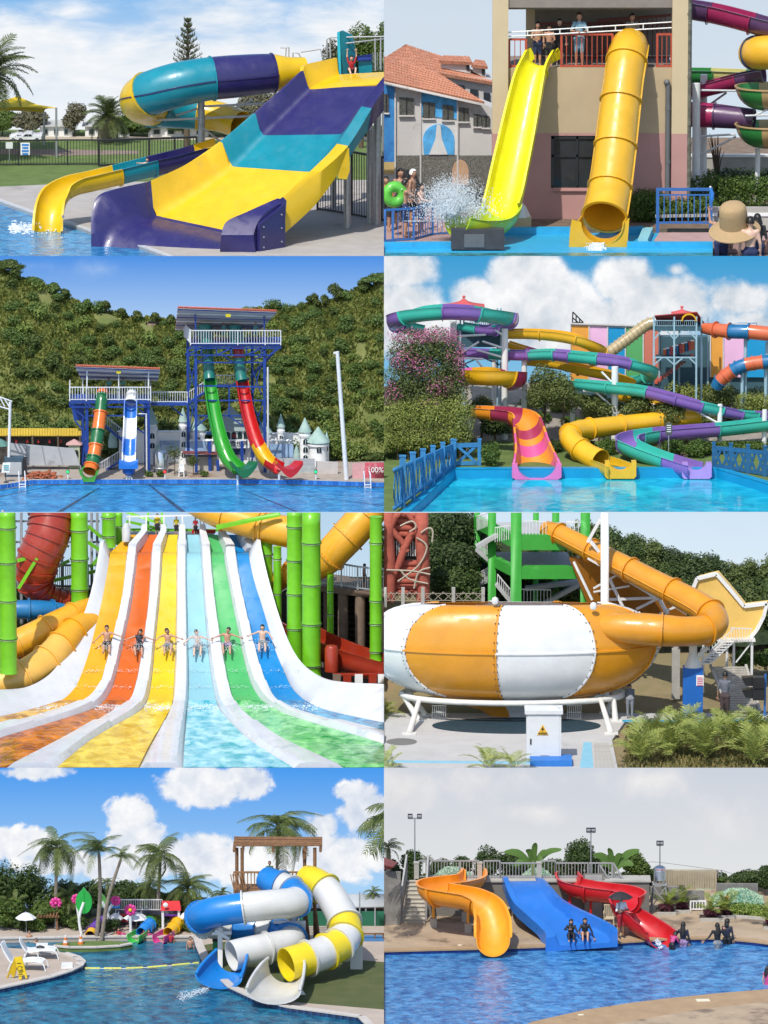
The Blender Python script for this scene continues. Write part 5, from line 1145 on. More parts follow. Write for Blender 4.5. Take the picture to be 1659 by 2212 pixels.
Z8(fl2,[P_(1250,8,16,.62),P_(1340,22,16,.62),P_(1440,40,15.8,.62),P_(1560,70,15.5,.62),P_(1640,92,15.3,.62),P_(1800,130,15,.62)],[(.28,1),(.62,0),(1,1)],[G_mg,G_pl],170,370,.04,n=14,lip=.12,flange=0)
fl3=TG('magenta_flume','middle magenta flume slanting up towards the golden tube','water slide',kf(1480,0,16.5));Z8(fl3,[P_(1230,398,17.2,.42),P_(1340,380,17,.45),P_(1450,352,16.8,.48),P_(1560,325,16.6,.48),P_(1640,312,16.4,.48)],[(.3,0),(.7,0),(1,1)],[G_mg,G_pl],170,370,.04,n=14,lip=.1,flange=0)
fl4=TG('magenta_flume','lowest magenta and plum tube leaving the tower corner','water slide',kf(1450,0,16));Z8(fl4,[P_(1240,490,16.4,.52),P_(1340,495,16.2,.52),P_(1430,500,16,.50),P_(1520,508,15.8,.46),P_(1600,515,15.6,.42)],[(.52,0),(1,1)],[G_mg,G_pl],0,360,.03,n=18,flange=1)
fl5=TG('green_flume','bright green and pale yellow flume behind the magenta ones','water slide',kf(1450,0,20));Z8(fl5,[P_(1230,312,20,.5),P_(1380,312,20,.5),P_(1500,316,20,.5),P_(1640,322,20,.5)],[(.45,0),(.82,1),(1,0)],[G_gn,G_ly],170,370,.04,n=12,lip=.12,flange=0)
gt=TG('golden_tube','golden yellow tube with a dark blue stripe curling at the right','water slide',kf(1620,0,15));Z8(gt,[P_(1592,232,16,.62),P_(1622,228,15.2,.70),P_(1680,226,14.8,.72),P_(1760,232,14.6,.72)],[(.18,0),(.24,1),(1,0)],[G_gy,gel('gel_navy',(.02,.05,.12))],0,360,.04,n=24,flange=0,fh=.03)
for cy,lb in((414,'upper green and sand striped bowl hanging below the golden tube'),(578,'lower green and sand striped bowl near the hedge')):
 bw=TG('slide_bowl',lb,'water slide',kf(1650,0,14.5));c=kp(1655,cy-40,14.8);k=14
 for i in rng(k):
  b=MB();lps=[]
  for j in rng(9):
   t=j/8;rr_=1.36*cos(t*pi/2*.92);z=-1.02*sin(t*pi/2);lps.append([c+V((rr_*cos(6.2832*(i+u/3)/k),rr_*sin(6.2832*(i+u/3)/k),z))for u in rng(4)])
  b.loft([l+[x+(c-x)*.03+Z(.02)for x in reversed(l)]for l in lps]);b.mk('gore',[G_gn,G_sd][(i//2)%2],bw)
 b=MB();b.lathe([(1.34,-.03),(1.42,-.03),(1.42,.03),(1.34,.03),(1.34,-.03)],c,28,caps=False);b.mk('rim',G_sd,bw)
def col2(label,px,y0,y1,d,r):
 th=TG('white_column',label,'column',kg(px,y1)if 0 else kf(px,0,d));Y0(th,kf(px,0,d),kp(px,y0,d),r,M_white,'shaft',14);MB().lathe([(r*1.5,0),(r*1.5,.08),(r,.1)],kf(px,0,d),14).mk('base',M_white,th);return th
M_strut=mat('pale_steel',(.55,.56,.58),rough=.5)
c1=col2('thick white steel column right of the tower corner',1350,360,770,15,.17);c2=col2('taller white column behind the magenta flumes',1382,322,730,17.5,.15);c3=col2('white column under the lower striped bowl',1615,640,755,15.2,.11)
for th,a,c,d in((c1,(1350,590),(1520,580),15),(c1,(1350,680),(1520,590),15.1),(c1,(1350,390),(1530,392),15.2),(c2,(1382,420),(1520,360),17),(c2,(1382,470),(1480,400),17),(c3,(1560,500),(1660,498),14),(c3,(1600,500),(1660,470),14),(c1,(1330,420),(1360,470),15.2)):MB().tube([kp(*a,d),kp(*c,d)],.05,n=6).mk('strut',M_strut,th)
th=TG('boundary_wall','long grey boundary wall with a white cap beyond the hedge','wall',kf(1500,0,22));A,B2=kf(1240,0,21.5),kf(2000,0,21.5);MB().box(((A.x+B2.x)/2,A.y,K.z0+kh(680,21.5)/2),(B2.x-A.x,.2,kh(680,21.5))).mk('wall',M_conc,th);MB().box(((A.x+B2.x)/2,A.y,K.z0+kh(672,21.5)),(B2.x-A.x,.3,.12)).mk('coping',M_white,th)
bt=TG('bare_tree','small leafless tree in front of the boundary wall','tree',kf(1440,0,20));b=MB();rr=random.Random(9);q=kf(1440,0,20)
for i in rng(16):t_=kp(1440+rr.gauss(0,26),570+rr.random()*90,20);b.tube([q,q.lerp(t_,.5)+Z(.3),t_],[.04,.025,.008],n=4)
b.mk('branch',M_bark,bt)
L_h2=leaf('hedge_leaf',(.03,.07,.015),(.09,.15,.03))
def Zc(label,x0,x1,ytop,yb,d,m,n,seed,dep=.6):
 A,B2=kf(x0,0,d),kf(x1,0,d);h=kh(ytop,d);th=TG('hedge',label,'hedge',A);rr=random.Random(seed);k=max(3,int((B2.x-A.x)/.55));lo=[]
 for i in rng(k):
  for z_ in((.3,.72)if h>1 else(.5,)):lo.append((A.lerp(B2,(i+.5)/k)+V((0,rr.uniform(-.1,.1),h*z_*rr.uniform(.9,1.1))),(.5,dep,h*(.34 if h>1 else .5))))
 b=MB();Z4(b,lo,n,.06,rr);b.mk('foliage',m,th,smooth=0);b=MB()
 for i in rng(k):q=A.lerp(B2,(i+.5)/k);b.tube([q,q+Z(h*.6)],[.03,.015],n=5)
 b.mk('stem',M_bark,th)
Zc('dark clipped hedge in front of the boundary wall',1345,1800,726,0,18.5,L_dark,6000,1);Zc('bright clipped hedge behind the blue gate',1205,1800,762,0,13.5,L_h2,12000,2);Zc('hedge corner between yellow tube and blue gate',1075,1190,828,0,9.6,L_h2,4500,3);Zc('hedge seen through the bars of the blue gate',1190,1430,850,0,10,L_h2,6000,4)
gq=TG('blue_gate','blue barred gate frame on the pink paving','gate',kg(1180,1005));d=6.3
for a,c,wd in(((1182,1003),(1182,815),.13),((1412,1003),(1412,815),.13),((1176,818),(1420,818),.12),((1182,842),(1412,842),.06),((1182,962),(1412,962),.08)):MB().beam(kp(*a,d),kp(*c,d),wd).mk('frame_bar',M_bf,gq)
for i in rng(8):px=1210+i*26;MB().beam(kp(px,842,d),kp(px,962,d),.045).mk('bar',M_bf,gq)
MB().beam(kp(1172,934,d+.3),kp(1420,930,d+.3),.1,.12).mk('ledge',M_conc,gq)
kw_=TG('planter_wall','low grey wall with pale coping behind the straw hat','wall',kf(1640,0,6.5));A,B2=kf(1420,0,7),kf(1900,0,7);MB().box(((A.x+B2.x)/2,A.y,K.z0+.5),(B2.x-A.x,.2,1)).mk('wall',M_conc,kw_);MB().box(((A.x+B2.x)/2,A.y,K.z0+kh(925,7)),(B2.x-A.x,.3,.14)).mk('coping',M_white,kw_)
wm=Z9('bather in straw sun hat with bare back watching the slides',kp(1580,1250,1),3.1,pi,M_skin2,None,C_nav,M_hair,None,0,1);h_=V(wm['_head'])
ht=TG('straw_hat','wide-brimmed straw sun hat on a bather','hat',kp(1515,960,1.4));c=kp(1513,975,1.5);Mst=mat('woven_straw',(.42,.29,.15),rough=.9,var=.18,scale=30,bump=.4);rot=Matrix.Rotation(R(20),3,'X')@Matrix.Rotation(R(-6),3,'Y');s=ks(1.5)
def lat(prof,n=32):return[[c+rot@V((r_*s*cos(6.2832*j/n),r_*s*sin(6.2832*j/n)*1,z*s))for j in rng(n)]for r_,z in prof]
MB().loft(lat([(64,0),(63,20),(61,60),(58,88),(48,100),(25,106),(2,107)])).mk('crown',Mst,ht);MB().loft(lat([(62,3),(80,-3),(113,-22),(113,-26),(80,-8),(60,-2)]),caps=False).mk('brim',Mst,ht)
Z9('boy with wet hair raising a blue toy beside the gate',kp(1455,1200,3),2.9,pi-.2,M_skin,None,C_nav,M_hair,dict(elR=(.17,-.05,.80),haR=(.19,-.08,.96)),0,1)
ty=TG('water_toy','blue and white water toy in the raised hand','toy',kp(1416,845,2.8));MB().tube([kp(1410,812,2.8),kp(1418,835,2.8),kp(1418,868,2.8)],[.04,.09,.06],n=10).mk('body',mat('toy_blue',(.03,.2,.6),rough=.3),ty);MB().ball(kp(1410,808,2.8),.05,n=8).mk('nozzle',M_white,ty)
Z9('dark-haired bather behind the straw hat',kp(1612,1215,3.2),2.9,pi+.3,M_skin,C_dk,C_nav,M_hair,None,1,1,.06);Z9('child with only the hair showing below the straw hat',kp(1500,1390,.9),2.9,pi,M_skin,None,C_nav,M_hair,None,0,1)
YW()
# ==== two slide towers below a green hillside
YX(0,1)
sky('clear deep blue sky above the shrub-covered hill','4f93e6','b4d3f5',[(420,60,200,60,.3),(150,40,200,40,.2)],'d9e8f8','b9d5f2',amp=.4,sc_=.4,soft=1,lowy=330)
P_=lambda px,py,d,r:(*kp(px,py,d),r);BE=K.gd(974)
M_dirt=mat('red_earth',(.26,.15,.09),rough=1,var=.3,scale=2,bump=.5);W3=YY('lap_pool_water',(.012,.17,.42),(.05,.34,.66),(1.6,1),.45,.05,3.4)
base_slab('ground',M_dirt,-.4,None,-.6,'earth beside the lap pool')
Z7('water',Z1([(-700,1200),(1659,1200),(1659,955),(-700,955)],-.13),-.13,W3,.3,label='bright blue lap pool water in front of the slide towers')
fe=[(-700,1060),(0,998),(140,976),(420,974),(950,974),(1280,976),(1659,988)]
Z7('pool_surround',Z1(fe)+[(0,K.yF+14),(kp(-700,0,14).x,K.yF+14)],0,mat('dusty_concrete',(.36,.31,.26),rough=.95,var=.15,spots=((.28,.19,.13),.6,.56)),.5,label='dusty concrete behind the lap pool')
M_dkw=YY('lane_line_under_water',(.012,.035,.08),(.03,.08,.16),(1.6,1),.45,.05,3.4)
for i,(a,c,wd)in enu((((430,1000),(245,1112),12),((640,984),(800,1112),13),((225,992),(-20,1044),9),((1050,1010),(1300,1112),8),((1200,1022),(1659,1078),7))):
 q=[kg(a[0]-wd/3,a[1],-.125),kg(a[0]+wd/3,a[1],-.125),kg(c[0]+wd,c[1],-.125),kg(c[0]-wd,c[1],-.125)];o=MB().add(q,[(0,1,2,3)]).mk('lane_line',M_dkw,None,loc=q[0]);Z6(o,'structure','dark lane line of the lap pool')
kb=TG('pool_kerb','kerb of square blue tiles along the far side of lap pool','kerb',kg(800,974));M_t=[mat('blue_tile_%d'%i,c_,rough=.25,var=.1)for i,c_ in enu(((.03,.16,.5),(.045,.2,.55),(.02,.12,.42)))]
e=[kg(*q)for q in fe[1:]];rr=random.Random(1);tile=None
for a,c in zip(e[:-1],e[1:]):
 n=max(1,int((c-a).length/.165));MB().beam(a+V((0,.1,-.02)),c+V((0,.1,-.02)),.22,.19).mk('core',M_conc,kb)
 for i in rng(n):
  q=a.lerp(c,(i+.5)/n);ang=math.atan2((c-a).y,(c-a).x)
  if tile is None:tile=[MB().box(q,(.155,.03,.17)).mk('tile',m_,kb,loc=q)for m_ in M_t];o=tile[0]
  else:o=rr.choice(tile).copy();COL.objects.link(o);o.parent=kb
  o.location=q-org(kb)+V((0,-.03,0));o.rotation_euler.z=ang
for t_ in tile[1:]:
 if(t_.location-tile[0].location).length<.01:bpy.data.objects.remove(t_)
def YU(px):
 c_=[(-900,60),(0,95),(180,130),(300,215),(420,275),(620,300),(800,300),(1000,290),(1200,250),(1400,225),(1560,165),(1700,110),(1900,80)]
 for(a,ya),(b2,yb)in zip(c_[:-1],c_[1:]):
  if px<=b2:t=(px-a)/(b2-a);t=t*t*(3-2*t);return ya+(yb-ya)*t
 return 80
D0,D1=11.2,20.6
def YV(px,t):
 d=D0+(D1-D0)*t;hc=kh(YU(px),D1);z=hc*(t**.85)*.98+.3*t
 n_=noise.noise(V((px*.004,t*4,1.7)))*.5+noise.noise(V((px*.013,t*11,4.1)))*.22
 return d,z+n_*min(1,t*4)*(1-.6*(t>.97))+.10*sin(t*34+noise.noise(V((px*.003,0,0)))*3)
hb_=MB();NX,NT=110,46;gridv=[]
for j in rng(NT+1):
 for i in rng(NX+1):
  px=-600+2259*i/NX;d,z=YV(px,j/NT);q=kp(px,500,d);gridv.append(V((min(q.x,0),q.y,K.z0+z)))
fs=[(j*(NX+1)+i,j*(NX+1)+i+1,(j+1)*(NX+1)+i+1,(j+1)*(NX+1)+i)for j in rng(NT)for i in rng(NX)]
M_hill=mat('hill_grass',(.09,.13,.03),rough=1,col2=(.2,.205,.07),scale=.9,bump=.9,bscale=14,spots=((.13,.095,.06),.55,.68))
Z6(hb_.add(gridv,fs).mk('hillside',M_hill,None,smooth=180,loc=kf(800,0,12)),'structure','steep green hillside covered with grass and shrubs')
L_u=leaf('undergrowth_leaf',(.06,.10,.02),(.2,.22,.065));b=MB();rr=random.Random(3)
for i in rng(60000):
 px,t=rr.uniform(-250,1658),rr.random()**.65
 if noise.noise(V((px*.008,t*7,9)))<-.45:continue
 d,z=YV(px,t);q=kp(px,500,d);q.z=K.z0+z;s_=rr.uniform(.04,.15);a=rr.uniform(0,6.28);sd=V((cos(a),sin(a),0))*s_*.5;u=V((rr.gauss(0,.3),rr.gauss(-.2,.3),1)).normalized()*s_
 b.add([q-sd,q+sd,q+sd*.6+u,q-sd*.6+u],[(0,1,2,3)])
Z6(b.mk('undergrowth',L_u,None,smooth=0),'stuff','yellow-green grass and low undergrowth all over the hillside')
L_s=[leaf('shrub_dark',(.026,.052,.014),(.09,.13,.034)),leaf('shrub_mid',(.038,.085,.02),(.11,.17,.05)),leaf('shrub_lit',(.065,.12,.025),(.17,.23,.06))]
protos=[]
for k in rng(6):
 b=MB();r_=random.Random(50+k);lo=[(V((r_.uniform(-.2,.2),r_.uniform(-.2,.2),.25+r_.uniform(0,.15))),(.26,.26,.26))for _ in rng(4)];Z4(b,lo,620,.055,r_,shell=.3)
 o=b.mk('hill_shrub',L_s[k%3 if k<5 else 0],None,smooth=0,loc=Z(0));protos.append(o)
rows=0;cnt=0;used=set()
for j in rng(17):
 t=.03+j*.058;px=-40+rr.uniform(0,40)
 while px<1640 and cnt<298:
  step=rr.uniform(70,140)*(1-.25*t);px+=step
  if noise.noise(V((px*.004,t*5,2.2)))<-.3 and rr.random()<.6:continue
  tt=min(.985,max(.01,t+rr.gauss(0,.009)));d,z=YV(px,tt);q=kp(px,500,d);q.z=K.z0+z-.06
  left=px<760 and t<.6;k=rr.choice((0,3,0,1)if left else(0,1,1,2,4,4,2))
  o=protos[k]if k not in used else protos[k].copy()
  if k in used:COL.objects.link(o)
  used.add(k);o.location=q;o.rotation_euler.z=rr.uniform(0,6.28);s_=rr.uniform(.55,1.05)*(1.15-.3*t);o.scale=(s_*1.1,s_*1.1,s_*rr.uniform(.75,1.1));cnt+=1
  ZC(o,'round leafy shrub growing in the terraced rows on the hillside','shrub','shrubs in rows on the hillside')
for k,o in enu(protos):
 if k not in used:bpy.data.objects.remove(o)
L_cr=leaf('crest_leaf',(.03,.055,.014),(.1,.13,.035))
for i,(px,top,w_,lb,n,lm)in enu(((1358,160,60,'thin-trunked round tree on the crest left of the tallest one',1200,L_cr),(1452,118,66,'tallest slender tree on the right-hand crest',1400,L_cr),(1405,165,40,'small faint tree between two crest trees',600,L_cr),(1495,165,60,'bushy tree below the tallest crest tree',1400,L_s[1]),(1630,90,130,'dense dark tree on the crest at the far right',4000,L_s[1]),(1575,140,70,'dark tree left of the dense crest tree',1600,L_s[0]),(285,140,50,'pointed tree where the left crest drops',900,L_s[0]),(150,108,90,'round tree on the high left crest',2200,L_s[1]),(40,88,130,'dense tree at the far left crest',3600,L_s[0]),(235,150,80,'dark tree beside the pointed one',1800,L_s[1]),(460,245,50,'small round tree in the dip of the crest',700,L_cr),(530,250,54,'small spreading tree in the dip of the crest',700,L_cr),(595,252,50,'pale small tree left of the crest hut',600,L_cr),(668,258,46,'small tree over the crest hut',600,L_cr),(740,262,50,'small tree beside the tall tower roof',800,L_cr),(380,225,60,'bush tree on the slope of the left crest',1200,L_s[1]))):
 d=20.3;_,z=YV(px,.965);q=kp(px,500,d);q.z=K.z0+z;H_=max(.5,kp(px,top,d).z-q.z);YZ('crest_tree',lb,q-Z(.1),H_+.1,ks(d)*w_,lm,M_bark,300+i,n,.05,.3,tr=.03)
h_=TG('crest_hut','tiny dark-roofed hut on the crest in the dip','hut',kp(655,300,20.2));MB().box(kp(655,300,20.2),(.35,.4,.3)).mk('wall',M_tan,h_);MB().poly([kp(628,292,20),kp(655,282,20),kp(685,292,20)],(0,.5,0)).mk('roof',M_black,h_)
for i,(px,py,w_,H_,lm)in enu(((60,700,190,.95,L_s[2]),(180,720,160,.85,L_s[2]),(280,735,150,.75,L_s[1]),(-60,700,200,1.1,L_s[1]),(520,700,150,.7,L_s[1]),(720,690,160,.8,L_s[0]),(1520,800,190,.85,L_s[2]),(1620,850,200,1.2,L_s[0]),(1420,740,190,.9,L_s[2]),(1150,760,200,.8,L_s[1]),(1300,745,150,.6,L_s[1]))):
 q=kf(px,0,10.9);H2=kh(py,10.9);Z2('bush','large bush at the hill foot '+('behind the yellow shed roof','behind the middle of the yellow shed','behind the left tower stairs','at the far left behind the shed','between the two tower columns','behind the tower bridge','left of the white pole foot','right of the white pole','behind the castle cone towers','behind the red slide','behind the slim castle turret')[i],q,(ks(10.9)*w_*.5,.5,H2),lm,80+i,2600,.06)
 # -------- towers
M_bst=mat('blue_steel',(.012,.05,.27),rough=.42,var=.15,spots=((.01,.035,.18),4,.66));M_wst=mat('white_steel',(.66,.68,.70),rough=.45);M_rtile=mat('coral_sheet',(.55,.12,.07),rough=.6,var=.2,scale=10);M_pur=mat('pale_roof_lining',(.62,.55,.50),rough=.8)
def Za(th,f0,f1,b0,b1,df,db,n):
 A,B2,C_,D_=kp(*f0,df),kp(*f1,df),kp(*b1,db),kp(*b0,db);MB().poly([A,B2,C_,D_],(0,0,.05)).mk('roof_sheet',M_rtile,th);MB().poly([A-Z(.02),B2-Z(.02),C_-Z(.02),D_-Z(.02)],(0,0,-.012)).mk('lining',M_pur,th)
 for i in rng(n):u=(i+.5)/n;MB().tube([A.lerp(B2,u)+V((0,-.02,.06)),D_.lerp(C_,u)+Z(.05)],.03,n=6).mk('tile_row',M_rtile,th)
 for t in(.02,.2,.38,.56,.74,.92):MB().beam(A.lerp(D_,t)-Z(.05),B2.lerp(C_,t)-Z(.05),.03,.035).mk('purlin',M_bst if t in(.02,.38,.74)else M_wst,th)
def Zb(th,lines,d,wd,m=None,name='brace'):
 for a,c in lines:MB().beam(kp(*a,d if len(a)<3 else a[2])if len(a)<3 else kp(*a),kp(*c,d)if len(c)<3 else kp(*c),wd).mk(name,m or M_bst,th)
ta=TG('slide_tower','tall blue steel tower with coral roof and white rails','slide tower',kf(1000,0,9));df,db=8.2,10.0
dz=kh(384,df)
A,B2=kp(822,388,df),kp(1214,388,df);MB().box(((A.x+B2.x)/2,K.yF+(df+db)/2+.05,A.z),(B2.x-A.x,db-df,.08)).mk('deck',M_bst,ta)
Zb(ta,[((800,428),(1160,428)),((822,398),(1214,398)),((800,430),(822,392)),((1160,432),(1214,392)),((870,398),(870,428)),((935,398),(935,428)),((1000,398),(1000,428)),((1065,398),(1065,428)),((1130,398),(1130,428)),((800,428),(870,398)),((935,428),(1000,398)),((1065,428),(1130,398))],df,.05)
tr_=ta;Z5(tr_,[kf(797,dz,db),kf(824,dz,df),kf(1028,dz,df),kf(1146,dz,df),kf(1213,dz,df)],kh(322,df)-dz,.1,M_wst,rw=.035,bw=.02)
for px,d,top,foot in((846,df+.1,240,965),(1143,df+.1,248,965),(812,db,240,900),(1090,db,250,900)):
 q=kf(px,0,d);MB().box((q.x,q.y,(K.z0+dz+K.z0)/2),(.11,.11,dz)).mk('column',M_bst,ta);MB().beam(kf(px,dz,d),kp(px-2,top+12,d),.06).mk('roof_post',M_bst,ta)
MB().tube([kf(1157,0,df-.05),kp(1157,480,df-.05)],.035,n=6).mk('downpipe',M_wst,ta)
Zb(ta,[((846,460),(1143,460)),((846,560),(1143,566)),((846,624),(1143,624)),((846,690),(1060,690)),((846,460),(905,428)),((960,428),(1010,460)),((1060,460),(1143,430)),((990,560),(990,690)),((846,740),(900,690)),((985,690),(1060,740))],df+.15,.05)
for d in(df+.4,db-.1):Zb(ta,[((1085,470),(1130,600)),((1130,470),(1085,620)),((1085,620),(1140,760)),((1140,620),(1085,780)),((815,470),(840,560)),((840,470),(812,600)),((812,600),(842,700)),((842,600),(815,760)),((1090,560),(1090,940)),((905,800),(905,950))],d,.04)
for px in(905,1045,940):q=kf(px,0,8.6);MB().beam(q,kp(px,800 if px!=940 else 880,8.6),.12).mk('column',M_bst,ta)
Za(ta,(768,224),(1196,240),(757,318),(1120,322),df-.3,db+.4,52)
MB().box(kp(986,257,df-.2),(.2,.05,.12)).mk('lamp',mat('amber_lamp',(.6,.5,.03),rough=.4),ta)
st=TG('stair_flight','white-railed zigzag stairs inside the tall blue tower','stairs',kf(950,0,10))
for a,c in(((818,630),(880,590)),((880,590),(930,560)),((930,560),(1000,560)),((1000,560),(1075,530))):
 A,B2=kp(*a,9.8),kp(*c,9.8);MB().beam(A,B2,.5,.06).mk('flight',M_bst,st);k=max(2,int((B2-A).length/.09));h=Z(.42);MB().beam(A+h,B2+h,.03).mk('rail',M_wst,st)
 for i in rng(k):q=A.lerp(B2,i/k);MB().beam(q,q+h,.018).mk('bar',M_wst,st)
MB().beam(kp(1085,520,9.8),kp(1195,400,9.8),.5,.08).mk('flight',M_bst,st)
G_tg=gel('gel_sea_green',(.012,.17,.14));G_g3=gel('gel_bright_green',(.03,.33,.03));G_g4=gel('gel_dark_green',(.01,.13,.04));G_r3=gel('gel_scarlet',(.50,.012,.012));G_y3=gel('gel_sun_yellow',(.75,.42,.01));G_o3=gel('gel_tangerine',(.72,.16,.02));G_b3=gel('gel_royal_blue',(.02,.16,.55));G_w3=gel('gel_white',(.74,.75,.74))
def Y9(label,path,split,cols_tube,cols_open,exit_px,exitcol,entry):
 th=TG('drop_slide',label,'water slide',kg(path[-1][0],972));pts=[P_(*q)for q in path];sp=split
 Z8(th,pts[:sp+1],cols_tube[0],cols_tube[1],0,360,.02,n=16,flange=0,fw=.04,fh=.02);Z8(th,pts[sp:],cols_open[0],cols_open[1],170,370,.025,n=14,rise=.1,lip=.03)
 MB().tube([kp(*q)for q in entry],[.27,.3,.3],n=14,caps=False).mk('entry_hood',cols_tube[1][0],th)
 ex,ey,ed=exit_px;c0=kp(ex,ey,ed);b=MB();lp=[]
 for i in rng(13):
  u=-1+i/6;x=u*.50;z=.30*abs(u)**2.2-.10;lp.append([c0+V((x,-.32,z+.05*abs(u))),c0+V((x*.8-.25,.40,z*.8-.02)),c0+V((x*.8-.25,.42,z*.8-.14)),c0+V((x,-.30,z-.12-.22*(1-abs(u))))])
 b.loft(lp);b.mk('flared_exit',exitcol,th);return th
ga=Y9('green drop slide from the tall blue tower ending in a green flared exit',[(895,380,9,.20),(898,430,8.9,.20),(903,500,8.75,.21),(906,535,8.6,.22),(913,600,8.3,.23),(927,690,7.9,.24),(952,790,7.4,.26),(985,870,6.9,.29),(1030,912,6.5,.31)],3,([(.35,1),(1,0)],[G_tg,G_g4]),([(.72,0),(1,0)],[G_g3]),(1058,908,6.15),G_g4,[(886,300,9.2),(886,330,9.1),(894,385,9)])
ra=Y9('red drop slide with a yellow lower section and red flared exit',[(1030,380,9,.20),(1032,430,8.9,.20),(1038,500,8.75,.21),(1045,540,8.6,.22),(1056,610,8.3,.23),(1075,700,7.9,.24),(1108,800,7.4,.26),(1150,872,6.9,.29),(1205,910,6.5,.31)],3,([(.35,1),(1,0)],[G_tg,G_r3]),([(.66,0),(.88,1),(1,0)],[G_r3,G_y3]),(1255,906,6.15),G_r3,[(1016,305,9.2),(1016,335,9.1),(1028,385,9)])
for px in(1025,1205):q=kf(px,-.13,6.3);Y0(ga if px<1100 else ra,q,V((q.x,q.y,kp(px,945,6.3).z)),.05,M_wst,'leg')
tl=TG('slide_tower','lower blue steel tower with small coral roof beside the shed','slide tower',kf(470,0,8.5));df,db=8,9.6;dz=kh(626,df)
A,B2=kp(300,632,df),kp(650,632,df);MB().box(((A.x+B2.x)/2,K.yF+(df+db)/2,A.z),(B2.x-A.x,db-df,.09)).mk('deck',M_bst,tl);Zb(tl,[((302,652),(650,652)),((302,632),(302,652)),((372,632),(400,652)),((440,652),(480,632)),((600,632),(640,652))],df,.05)
Z5(tl,[kf(302,dz,db),kf(300,dz,df),kf(372,dz,df),kf(650,dz,df),kf(650,dz,db)],kh(567,df)-dz,.1,M_wst,rw=.035,bw=.02)
for px,d in((374,df+.1),(640,df+.1),(356,db),(628,db)):
 q=kf(px,0,d);MB().box((q.x,q.y,K.z0+dz/2),(.12,.12,dz)).mk('column',M_bst,tl);MB().beam(kf(px,dz,d),kp(px+2,495,d),.05).mk('roof_post',M_wst,tl)
MB().beam(kf(512,dz,df+.1),kp(513,500,df+.1),.04).mk('roof_post',M_wst,tl)
Zb(tl,[((300,640),(374,706)),((322,710),(372,765)),((590,740),(640,780)),((374,690),(640,690)),((640,700),(600,660)),((374,700),(356,900)),((356,700),(374,900))],df+.1,.05)
MB().poly([kp(306,640,db),kp(360,640,db),kp(360,712,db),kp(320,710,db)],(0,.1,0)).mk('stair_panel',M_bst,tl)
Za(tl,(326,476),(691,490),(352,530),(682,536),df-.2,db+.3,46);MB().box(kp(513,502,df-.1),(.18,.05,.1)).mk('lamp',mat('amber_lamp',(.6,.5,.03)),tl)
MB().tube([kp(596,682,df-.02),kp(632,682,df-.02),kp(634,930,df-.02)],.035,n=6).mk('downpipe',M_wst,tl)
s2=TG('stair_flight','white-railed stair flights below the lower tower deck','stairs',kf(480,0,9))
for a,c in(((400,690),(530,795)),((430,940),(530,880))):
 A,B2=kp(*a,9),kp(*c,9);MB().beam(A,B2,.4,.06).mk('flight',M_bst,s2);k=14;h=Z(.42);MB().beam(A+h,B2+h,.03).mk('rail',M_wst,s2)
 for i in rng(k):q=A.lerp(B2,i/k);MB().beam(q,q+h,.018).mk('bar',M_wst,s2)
bg=TG('tower_bridge','white-railed blue footbridge joining the two towers','footbridge',kp(730,640,9));dd=8.9;z_=kh(636,dd);MB().beam(kf(650,z_,dd),kf(812,z_,dd),.5,.1).mk('deck',M_bst,bg);Z5(bg,[kf(652,z_+.04,dd-.2),kf(808,z_+.04,dd-.2)],kh(588,dd)-z_,.09,M_wst,rw=.03,bw=.018);Zb(bg,[((735,645),(790,690))],dd,.05)
og=TG('ringed_tube_slide','green and orange banded tube slide on the lower tower','water slide',kg(385,975));Z8(og,[P_(442,592,8.5,.22),P_(440,612,8.15,.225),P_(436,660,7.9,.23),P_(426,740,7.5,.235),P_(412,830,7,.24),P_(400,890,6.65,.25),P_(388,930,6.35,.27)],[(.1,1),(.28,0),(.50,1),(.68,0),(.82,1),(.93,0),(1,1)],[G_g4,G_o3],0,360,.02,n=18,flange=1,fw=.05,fh=.025)
b=MB();c0=kp(384,938,6.2);ri,ro=[],[]
for i in rng(15):a=pi*i/14;ri.append(c0+V((-.27*cos(a),0,-.27*sin(a)+.04)));ro.append(c0+V(((-1+2*i/14)*.40,0,-.36 if 2<i<12 else(.12 if i in(0,14)else-.1))))
b.loft([[x,y,y+V((0,.3,0)),x+V((0,.3,0))]for x,y in zip(ri,ro)]);b.mk('mouth_plate',gel('gel_leaf_green',(.06,.3,.03)),og)
b=MB();[b.tube([c0+V((cos(.3*i)*.3,.1,sin(.3*i)*.3)),c0+V((cos(.3*i+.3)*.3,.1,sin(.3*i+.3)*.3))],.035,n=5)for i in rng(21)];b.mk('mouth_ring',MATS['gel_leaf_green'],og)
bw=TG('open_blue_white_slide','blue and white banded open slide on the lower tower','water slide',kg(557,972));Z8(bw,[P_(569,592,8.6,.20),P_(567,615,8.2,.21),P_(565,632,8.05,.22)],[(1,0)],[G_w3],0,360,.02,n=16,flange=0);Z8(bw,[P_(565,622,8.1,.225),P_(563,700,7.75,.23),P_(560,790,7.35,.235),P_(557,860,6.95,.24),P_(556,890,6.7,.24)],[(.26,1),(.58,0),(.84,1),(1,0)],[G_w3,G_b3],170,370,.03,n=14,rise=.1,lip=.04,ends=True)
c0=kp(556,895,6.4);b=MB();lp=[]
for i in rng(11):u=-1+i/5;lp.append([c0+V((u*.38,-.25,.16*abs(u)**2-.05)),c0+V((u*.36,.3,.14*abs(u)**2)),c0+V((u*.36,.3,-.2)),c0+V((u*.38,-.25,-.19))])
b.loft(lp);b.mk('flared_exit',G_b3,bw);MB().lathe([(.27,-.2),(.25,-.4),(.1,-.52)],c0+V((0,.1,0)),16).mk('under_shell',gel('gel_deep_blue',(.012,.08,.32)),bw)
q=kf(556,-.13,6.4)
